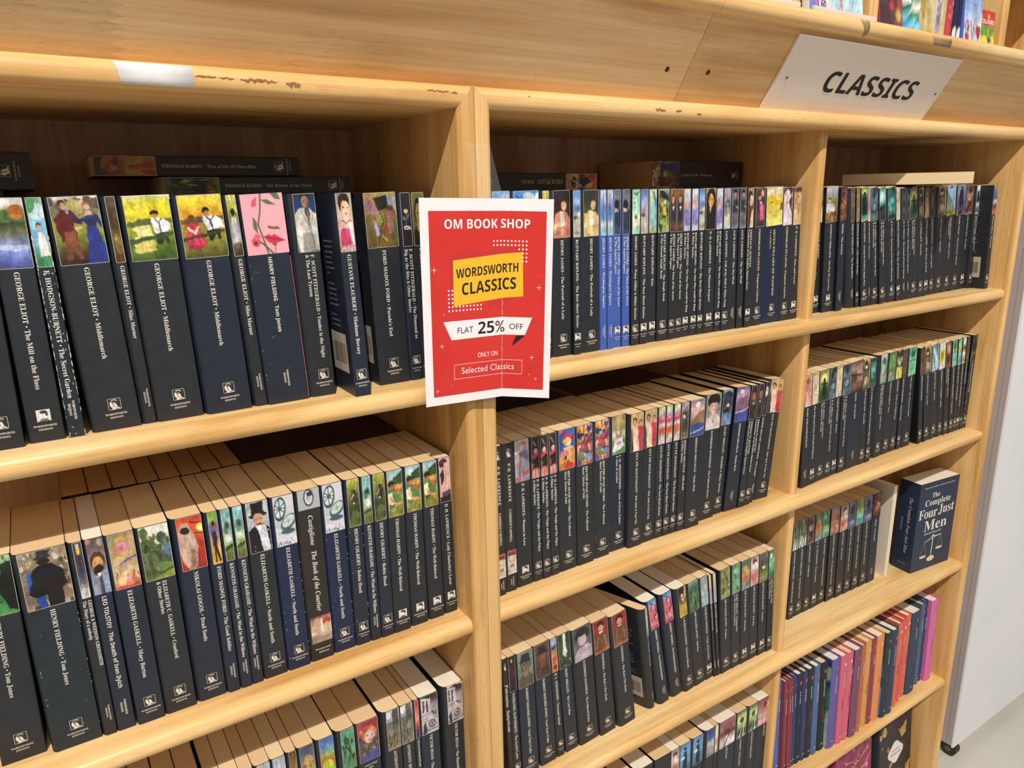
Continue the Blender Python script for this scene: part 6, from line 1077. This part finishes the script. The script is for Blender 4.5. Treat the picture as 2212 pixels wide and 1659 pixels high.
# ------------------------------------------------------------------ cloth hardbacks on the fourth shelf, right bay
HB = [
(1014.9,1003.2,3.1,14.7,'4258a8','bright blue'),(1029.5,1015.0,-3.7,8.0,'8a3440','crimson'),(1038.6,1022.5,-6.0,6.3,'8e3844','crimson'),(1048.7,1032.1,-3.6,7.7,'7c3040','dark red'),
(1056.3,1042.1,-3.2,6.7,'2c3c7c','navy'),(1068.0,1054.6,-4.1,16.0,'222a44','blue-black'),(1083.2,1069.8,-5.2,13.5,'2c3560','indigo'),(1098.7,1085.3,-6.4,16.7,'272b34','charcoal'),
(1115.6,1102.7,-8.1,16.4,'3c5c90','mid blue'),(1136.3,1122.4,-8.5,20.7,'23272c','near-black'),(1159.3,1150.2,-15.8,24.6,'54489c','violet'),(1181.8,1172.6,-18.3,19.5,'d04c64','rose pink'),
(1201.4,1192.0,-18.6,18.5,'d04862','rose pink'),(1222.3,1212.9,-21.7,22.6,'743c5c','plum'),(1243.6,1234.0,-20.0,12.3,'b45a38','rust'),(1265.9,1254.8,-17.7,18.3,'d88634','amber'),
(1283.5,1272.2,-18.1,15.5,'9c3444','crimson'),(1304.0,1292.7,-20.2,24.7,'e07c38','orange'),(1326.8,1315.5,-24.6,20.1,'28363c','dark teal'),(1347.4,1336.1,-25.3,20.2,'303a54','slate navy'),
(1375.1,1365.8,-19.3,13.9,'d8563a','orange red'),(1396.1,1387.5,-15.2,12.9,'d84440','scarlet'),(1419.6,1409.2,-11.6,17.7,'dc5c40','orange red'),(1446.4,1435.7,-14.3,34.5,'303c58','wide slate'),
(1487.1,1475.7,-6.3,14.5,'3c5c74','steel blue'),(1504.5,1493.9,-3.7,10.2,'2c2c70','patterned indigo'),(1523.5,1512.7,-12.5,26.6,'cc4c94','magenta')]
def soft(h):
    r, g, b = [int(h[i:i+2], 16) for i in (0, 2, 4)]; gr = (r+g+b)/3
    return ''.join('%02x' % int(min(255, (q*.72+gr*.28)*1.06+8)) for q in (r, g, b))
HT = ['JOHN KEATS;Selected Poems', 'WILLIAM BLAKE;Poems', 'THE SONNETS;Shakespeare', 'BOOKS OF VERSE;Poems', 'OSCAR WILDE;Plays', 'W. B. YEATS;Poems', 'JOHN MILTON;Paradise Lost', 'OSCAR WILDE;The Picture', 'WASHINGTON IRVING;Tales',
 'RUDYARD KIPLING;The Jungle Book', 'RUDYARD KIPLING;Kim', 'LOUISA ALCOTT;Good Wives', 'J. M. BARRIE;Peter Pan', 'EMILY BRONTE;Wuthering Heights', 'THOMAS HARDY;Tess', 'CHARLES DICKENS;Hard Times', 'E. NESBIT;Railway', 'THE ODYSSEY;Homer',
 'JONATHAN SWIFT;Travels', 'ARTHUR CONAN DOYLE;Stories', 'GEORGE ELIOT;Adam Bede', 'THE ILIAD;Homer', 'BRAM STOKER;Dracula', 'JANE AUSTEN;Persuasion', 'H. G. WELLS;Stories', 'MARY SHELLEY;Tales', 'E. M. FORSTER;A Room with a View']
LP = [mat('pale_cloth_stamp', 'd8cfc0', .5, .3), mat('rust_cloth_stamp', 'a8543c', .5, .3), mat('dark_cloth_stamp', '3c2c3c', .5, .3)]
OR_ = mat('orange_emblem', 'c85a3c', .5, .3)
nH = len(HB)
for i, (x, tx, y, t, c, cn) in enumerate(HB):
    m = noisy('%s_cloth' % cn.replace(' ', '_'), soft(c), soft(c), (900, 900, 900), 1, 2, .75, .2, bump=.3)
    H = .204; tilt = math.atan2((tx-x)/1000, H); t /= 1000
    pos = '%s from left' % ORD[i] if i < 13 else ('%s from right' % ORD[nH-1-i] if i < nH-1 else 'last on right')
    rt = book_base('hardback_book', '%s cloth hardback, %s, right bay fourth shelf' % (cn, pos), x/1000, y/1000, FL+SH[3], t, H, .133, m, P_WHITE if i % 3 else P_CREAM, tilt, 0, 'cloth hardbacks on the right bay, fourth shelf', 700+i, rs=.004, inset=.006, c=.0018 if t > .009 else .001)
    a, b = HT[i].split(';'); dark = c[0] in 'deD'
    join_print('lettering', [(a, min(.0042, t*.4), down(-.0015, .165), 'bolder', min(.05, .0026*len(a)), 1, 0)], LP[0], rt)
    join_print('lettering', [(b, min(.0042, t*.4), down(-.0015, .105), 'bolder', min(.04, .0026*len(b)), 1, 0)], LP[2] if dark else LP[1], rt)
    k = 10; mb = MB(); ew = min(.0028, t*.25)
    mb.add([(ew*math.cos(2*math.pi*q/k), -.0003, .184+ew*1.45*math.sin(2*math.pi*q/k)) for q in range(k)], [tuple(range(k))]).obj('emblem', LP[0] if dark else OR_, rt)
    mb = MB().add([(-ew*1.2, -.0003, .014), (ew*1.2, -.0003, .0143), (ew*1.1, -.0003, .016), (-ew, -.0003, .0155)], [(0, 1, 2, 3)]).obj('publisher_mark', LP[0], rt)
    if i in (10, 13, 18):   # printed endpaper-patterned board side showing at the left
        cols = {10: ('2c3c7c', '3c7c54', 'a8c0b0'), 13: ('24306c', 'e0d8d8', '8c3c5c'), 18: ('2c4c3c', 'c8a83c', '5c7cc0')}[i]
        s = 'g %s %s; s %d 16 .3 0 0 1 1 %s %s' % (cols[0], cols[0], i, cols[1], cols[2])
        p = picture('patterned_board', s, 0, .1, .002, .202, 0, 14, 40, rt, None, i); p.rotation_euler = (0, 0, math.radians(90)); p.location = (-t/2-.0003, .004, 0)

# ------------------------------------------------------------------ third shelf, right bay: facing book and white book
M_FJ = noisy('midnight_blue_cover', '1c2c44', '22344e', (50, 50, 50), 1, 3, .4, .45)
fj = book_base('paperback_book', 'thick midnight blue book showing its cover, white title and balance scales', 1.4185, .0267, FL+SH[2], .045, .199, .1255, M_FJ, P_WHITE, 0, math.radians(-96.1), None, 801)
fx = .045/2+.0003
def onc(y0, z0): return lambda u, v: (fx, y0+u, z0+v)
join_print('lettering', [('The', .015, onc(.040, .163), 'serif', .026, 2, 0), ('Complete', .020, onc(.020, .146), 'serif', .084, 2, 0), ('Four', .031, onc(.004, .119), 'serif', .060, 2, -.03),
    ('Just', .031, onc(.068, .121), 'serif', .051, 2, 0), ('Men', .034, onc(.026, .089), 'serif', .076, 2, 0), ('EDGAR WALLACE', .0062, onc(.030, .080), 'serif', .056, 1, 0),
    ('TALES OF MYSTERY & THE SUPERNATURAL', .0034, onc(.012, .186), 'serif', .1, 1, 0)], M_PRINT, fj)
join_print('lettering', [('The Complete Four Just Men', .0105, down(.002, .165), 'ital', .125, 1, 0), ('EDGAR WALLACE', .0045, down(-.011, .118), 'serif', .03, 1, 0), ('WORDSWORTH', .0026, flatt(-.009, .016), 'serif', .018, 1, 0)], M_PRINT2, fj)
mb = MB()
def cq(P): b = len(mb.V); mb.V += [(fx, y, z) for y, z in P]; mb.F.append(tuple(range(b, b+len(P))))
cq([(.060, .024), (.0625, .024), (.0635, .071), (.062, .075), (.0605, .071)]); cq([(.035, .0625), (.062, .0685), (.062, .0710), (.035, .064)]); cq([(.062, .0685), (.088, .0710), (.088, .0725), (.062, .0720)])
def ell(cy, cz, ry, rz, k=14, a0=0, a1=360): cq([(cy+ry*math.cos(math.radians(a0+(a1-a0)*i/k)), cz+rz*math.sin(math.radians(a0+(a1-a0)*i/k))) for i in range(k)])
ell(.0615, .021, .0125, .0062); ell(.0615, .072, .005, .004); ell(.035, .031, .011, .0045, 14, 180, 360); ell(.035, .0315, .011, .0012); ell(.086, .042, .011, .0045, 14, 180, 360); ell(.086, .0425, .011, .0012)
for (a, b, c, d) in ((.035, .063, .025, .032), (.035, .063, .045, .032), (.087, .071, .077, .043), (.087, .071, .096, .043)): cq([(a-.0002, b), (a+.0002, b), (c+.0002, d), (c-.0002, d)])
meshobj('scales_drawing', mb.V, mb.F, mat('cream_drawing', 'd8c8b0', .5, .3), fj)
wb = book_base('paperback_book', 'white covered book with page edges facing out, beside midnight blue book', 1.3695, .147, FL+SH[2], .013, .200, .117, mat('white_cover', 'd8cdbc', .5, .4), P_WHITE, 0, math.pi, None, 802)
MB().box(-.0068, -.0060, .085, .1172, .001, .046).obj('green_cover_print', mat('pale_green_print', 'a4b894', .5, .4), wb)

# ------------------------------------------------------------------ fifth shelf, right bay: books standing face out
def faceout(x, y, w, t, m, label, ops, yaw, lean, text, seed_):
    r = thing('hardback_book', label, 'book', (x, y, FL+SH[4]), 'cloth hardbacks standing face out'); r.rotation_euler = (math.radians(-lean), 0, math.radians(yaw))
    H = .206
    MB().prism(rounded(0, w, 0, .0022, .0008, 'AB', 2), 2, 0, H).obj('front_board', m, r)
    MB().prism(rounded(0, w, t-.0022, t, .0008, 'CD', 2), 2, 0, H).obj('back_board', m, r)
    MB().prism([(-.0005, 0), (.002, .0004), (.002, t-.0004), (-.0005, t), (-.003, t*.7), (-.003, t*.3)], 2, 0, H).obj('spine', m, r, True)
    MB().box(.003, w-.004, .0022, t-.0022, .003, H-.003).obj('page_block', P_WHITE, r)
    picture('cover_picture', ops, .006, w-.0005, .0005, H-.0005, -.0003, int(w*760), int(H*760), r, None, seed_)
    pl = MB(); k = 28; cx, cz = w*.52, H*.50
    for j, (s_, yy) in enumerate(((1.0, -.0005), (.95, -.0007))):
        o = MB().add([(cx+s_*(.030*math.cos(a)+.0022*math.cos(4*a)*math.cos(a)), yy, cz+s_*(.026*math.sin(a)+.0032*math.cos(4*a)*math.sin(a))) for a in [2*math.pi*q/k for q in range(k)]], [tuple(range(k))]).obj('title_plaque' if j else 'plaque_rim', mat('white_plaque', 'e2dede', .5, .3) if j else mat('gold_rim', 'b88a50', .5, .3), r)
    join_print('lettering', [(text[0], .0052, lambda u, v: (cx-.017+u, -.0009, cz+.004+v), 'serif', .034, 1, 0), (text[1], .0052, lambda u, v: (cx-.021+u, -.0009, cz-.006+v), 'serif', .042, 1, 0)], BLK, r)
    return r
faceout(1.408, .006, .136, .023, noisy('ink_cloth', '26262e', '2c2c34', (900, 900, 900), 1, 2, .75, .2), 'charcoal hardback facing out with gold charms and white plaque',
    'g 2a2a32 2a2a32; s 5 16 .045 0 0 1 1 c89a5c b88448 dca868; s 9 8 .02 0 0 1 1 8c8c98 c89a5c; p d09c58 .15,.8 .32,.78 .34,.92 .16,.94; p c8985c .84,.76 .98,.72 .96,.88 .84,.9; p c89c60 .6,.26 .84,.2 .8,.34 .66,.36; e .6 .92 .2 .06 dcb070; e .6 .925 .13 .04 2a2a32', 0, 5, ('JANE AUSTEN', 'MANSFIELD PARK'), 5)
faceout(1.252, .010, .136, .023, noisy('dark_magenta_cloth', '8c2c5c', '983464', (900, 900, 900), 1, 2, .75, .2), 'magenta hardback facing out with gold branches and white plaque',
    'g 94305c 94305c; l c8906c .012 .1,1 .3,.6 .5,.35 .9,.2; l c8906c .01 .4,.5 .7,.45 1,.3; l b87c60 .012 .2,.2 .5,.3 .8,.05; l c8906c .01 .3,.7 .6,.75 .95,.95; s 7 60 .028 0 0 1 1 c8906c b87460 d8a880', 0, 5, ('EMILY BRONTE', 'WUTHERING HEIGHTS'), 6)
faceout(1.096, .012, .136, .023, noisy('mauve_cloth', '5c4c7c', '685884', (900, 900, 900), 1, 2, .75, .2), 'mauve hardback facing out, only its corner in view', 'g 6c5c8c 6c5c8c; s 3 30 .04 0 0 1 1 c08c9c a0687c', 0, 5, ('CHARLOTTE', 'JANE EYRE'), 7)

# ------------------------------------------------------------------ rolling white panel beyond the bookcase
pn = root_at('rolling_cabinet', 'white panelled grey-edged cabinet on black castors right of the bookcase', 'cabinet', (2.2, .08, 0))
GR = noisy('worn_grey_laminate', '9c9294', 'aca2a2', (6, 6, 2), 1, 4, .5, .3); WH = noisy('scuffed_white_laminate', 'e0e2e6', 'e7e8eb', (3, 3, 3), 1, 5, .45, .35)
part('side_board', MB().box(1.857, 1.8610, .0545, .0672, .045, 2.2), GR, pn, False); part('side_board', MB().box(1.857, 1.8610, .0680, .0815, .045, 2.2), GR, pn, False)
part('front_board', MB().box(1.858, 2.75, .050, .0544, .04, 2.2), WH, pn, False); part('core', MB().box(1.861, 2.75, .0545, .0815, .045, 2.19), GR, pn, False)
part('back_board', MB().box(1.858, 2.75, .0816, .086, .04, 2.2), WH, pn, False)
for (cx, cy) in ((1.885, .068), (2.70, .068)):
    n = 16; mb = MB(); ca = root_at
    prof = [(cy+.021*math.cos(2*math.pi*i/n), .021+.021*math.sin(2*math.pi*i/n)) for i in range(n)]
    wh = part('castor', MB().prism(prof, 0, cx-.011, cx+.011), mat('black_castor', '2c2624', .5, .4), pn)
    hb = MB().prism([(cy+.008*math.cos(2*math.pi*i/n), .021+.008*math.sin(2*math.pi*i/n)) for i in range(n)], 0, cx-.0125, cx+.0125).obj('hub', mat('grey_hub', '6c625c', .4, .5), wh, True)
    MB().box(cx-.016, cx+.016, cy-.014, cy+.014, .038, .0448).obj('mount_plate', mat('grey_hub', '6c625c', .4, .5), wh)

# ------------------------------------------------------------------ children's books on the display shelf
def kid(x0, x1, y, h, t, label, ops, side='dcd4c8', yaw=0, lean=8, text=(), cat='book', nx=None, side_edge=None, grp="children's books on the display shelf"):
    r = thing('picture_book', label, cat, (x0, y, UZ), grp); r.rotation_euler = (math.radians(-lean), 0, math.radians(yaw))
    wd = x1-x0; m = mat('board_%s' % side, side, .4, .4)
    MB().prism(rounded(0, wd, 0, t, .001, 'AB', 2), 2, 0, h).obj('cover', m, r, True)
    MB().box(.0015, wd-.0004, .001, t-.001, .002, h+.0004).obj('page_block', P_WHITE, r)
    picture('cover_picture', ops, .0006, wd-.0006, .0006, h-.0006, -.0003, nx or max(6, int(wd*500)), int(h*420), r, None, 3)
    it = {}
    for (s, u, v, wdt, sz, col, font) in text: it.setdefault(col, []).append((s, sz, flatt(u, v, -.0006), font, wdt, 2, 0))
    for col, L in it.items(): join_print('lettering', L, mat('print_'+col, col, .5, .3), r)
    return r
kid(.668, .693, -.06, .16, .012, 'dark striped book beside the wide light wooden partition', 'g 4c3c44 c8b0b0 3c3c44 2c2c34; e .7 .9 .2 .05 e0e0e0', '34343c', text=[('3', .006, .004, .008, .010, 'e0e0e0', 'bolder')])
kid(.748, .812, -.066, .17, .010, 'pale yellow book with pink ship wheel, left of the pair', 'g e4dca0 e8e0b0 e4dcb0 dcd0a4 e4d8ac; e .25 .93 .22 .09 b06c54; e .25 .93 .17 .07 dca0a8; l a06048 .02 .05,.93 .45,.93; l a06048 .02 .25,.84 .25,1; s 4 10 .04 .5 .8 .95 .98 5c84c0 d06c64 7cac5c; e .85 .82 .14 .05 6c9c4c', 'e0d8c0')
kid(.841, .888, -.066, .17, .010, 'pink and blue sticker book marked 60, beside pale blue book', 'g 8cb4d4 7ca8d0 d05ca4 c8509c b84c94 c870a8; e .2 .94 .3 .05 5c84b8; p ecdce0 .45,.88 1,.86 1,1 .5,1; e .7 .8 .3 .05 dc8cc0; n .1', 'd0c8cc', text=[('60', .024, .011, .011, .013, '3c3450', 'bolder'), ('STICKERS', .024, .007, .013, .003, '6c5c7c', 'bolder')])
kid(.889, .957, -.066, .17, .010, 'pale blue picture book with carrot-orange streak', 'g a8cce0 accfe4 b0d4e8 b4d6e8; p 6c9c54 .5,.72 .7,.7 .68,.8 .56,.8; l d86c4c .02 .34,.7 .3,.9; l e07c54 .014 .38,.76 .26,.84; l e07c54 .014 .38,.8 .26,.88', 'c8dce4', text=[('Judy Wright & Minnie', .012, .010, .034, .005, '7c94ac', 'ital')])
kid(1.004, 1.060, -.062, .17, .012, 'maroon picture book with big brown furry shape, next to double divider', 'g b84458 b8485c b04858 84484c; e .4 .55 .4 .5 5c4444; e .3 .9 .34 .3 54383c; e .6 .6 .14 .06 c4b8b4; e .55 .8 .1 .04 b83c4c; e .8 .88 .12 .05 b89c54; n .06', '8c4450')
# crinkled foil bag
bg_ = MB(); rr = random.Random(6); N_ = 9
for j in range(13):
    for i in range(N_):
        u = i/(N_-1); v = j/12; wv = .024*(1-.35*abs(v-.5)); x = 1.085+(u-.5)*2*wv+.012*(1-v); yb = -.050+.012*abs(2*u-1)**2+rr.uniform(-.003, .003)
        bg_.V.append((x+.5*0, yb, UZ+.002+.145*v+rr.uniform(-.0015, .0015)*(0 < j)))
for j in range(12):
    for i in range(N_-1): bg_.F.append((j*N_+i, j*N_+i+1, (j+1)*N_+i+1, (j+1)*N_+i))
me = bpy.data.meshes.new('foil_bag'); me.from_pydata(bg_.V, [], bg_.F); me.update(); ca = me.color_attributes.new('Col', 'FLOAT_COLOR', 'POINT')
colr = []
for k, (x, y, z) in enumerate(bg_.V):
    h_ = (z-UZ)/.147; c = ['3c94c8', '78c4e0', '1c6c44', 'e0e4dc', '2c7c4c', 'd0cc3c', '1c5c3c'][(int(h_*9)+k % N_//3) % 7]
    colr += [*lin(c), 1]
ca.data.foreach_set('color', colr); me.materials.append(vmat('foil_print', .18, .6))
fb = bpy.data.objects.new('foil_bag', me); COL.objects.link(fb); md = fb.modifiers.new('thickness', 'SOLIDIFY'); md.thickness = .010; md.offset = 1
tag(fb, 'green and blue shiny foil bag between maroon and cream books', 'bag')
kid(1.108, 1.152, -.058, .17, .014, 'cream book with mustard animal drawing, right of foil bag', 'g bcb080 c4b888 c4b888 bcae7c; e .35 .74 .14 .1 a0843c; e .3 .62 .14 .06 94703c; e .3 .62 .08 .035 7c5834; l 5c4838 .012 .5,.7 .65,.6 .62,.55; l 8c7440 .012 .2,.93 .8,.95', 'b8ac7c')
def kspine(x0, x1, h, label, ops, side, text=()):
    return kid(x0, x1, -.055, h, .13, label, ops, side, 0, 0, text, nx=4)
kspine(1.155, 1.166, .17, 'cream and lilac striped spine right of cream animal book', 'g dcd4b8 c4b8d0 9c94c0 d8d0c4 8c7cb0 d0c4d8; n .3', 'd4ccb8')
kspine(1.1665, 1.181, .168, 'plain cream spine between striped and red spines', 'g c8bc90 ccc094 c8bc90', 'c8bc90')
kspine(1.188, 1.201, .17, 'red and pink lettered spine', 'g 24242c d0545c dc8088 9c5c64 d0545c c84450; n .3', 'c84c54')
kspine(1.2035, 1.215, .168, 'navy and white banded spine, left of the navy pair', 'g e0e0e4 242c4c 242c4c e0e0e4; p e4e4e8 0,0 1,0 1,.55 0,.55; p 20284c 0,.55 1,.55 1,.86 0,.86; p dce4dc 0,.86 1,.86 1,1 0,1', '20284c')
kspine(1.2165, 1.227, .168, 'navy and white banded spine, right of the navy pair', 'g e0e0e4 242c4c; p e4e4e8 0,0 1,0 1,.55 0,.55; p 20284c 0,.55 1,.55 1,.86 0,.86; p e0e0e4 0,.86 1,.86 1,1 0,1', '20284c')
kid(1.230, 1.284, -.060, .165, .012, 'blue Christmas picture book with reindeer and red figure', 'g 4c64c8 5070d0 5c7cd8 88a8e0 b8cce8 c4d4ec; p 8c3c44 .3,.28 .9,.28 .9,.42 .35,.4; s 3 10 .06 .3 .28 .9 .42 d8ccc8 5c2c34; s 8 9 .05 .05 .74 .95 .98 c04048 e8e8ec 7c5c3c; e .82 .86 .12 .08 a83440; e .82 .8 .08 .03 e8d8d0; e .2 .92 .11 .05 c83c44; l 7c5c3c .02 .45,.86 .5,.98; p c84048 .15,.76 .28,.79 .16,.82', '4c64c8', 0, 4, [('Christmas', .010, .062, .040, .012, 'a8c4ec', 'ital')])
kid(1.2865, 1.335, -.056, .058, .010, 'small red children\'s book titled COLOURS', 'g c83c3c d0443c d0503c c8c43c ccc83c d8d44c d88c34; p 5c9c3c .05,.42 .5,.36 .55,.62 .1,.72; e .78 .52 .16 .14 6c9c4c; e .6 .74 .16 .08 4c5c9c; p dccc34 .1,.66 .5,.62 .6,.8 .1,.84; s 3 4 .06 .1 .14 .9 .2 d8c04c 6cb0c0 8cc06c', 'c83838', 0, 4, [('COLOURS', .003, .0385, .042, .0085, 'f0ece4', 'bolder')])
kid(1.300, 1.330, -.030, .066, .010, 'red book peeping over the small red book', 'g b83038 b83038', 'b83038', 0, 2)
kid(1.388, 1.405, -.04, .06, .02, 'sliver of blue book right of the last divider', 'g 5c94bc 74b0d0 4c84b0; n .2', '5c94bc', 0, 12)
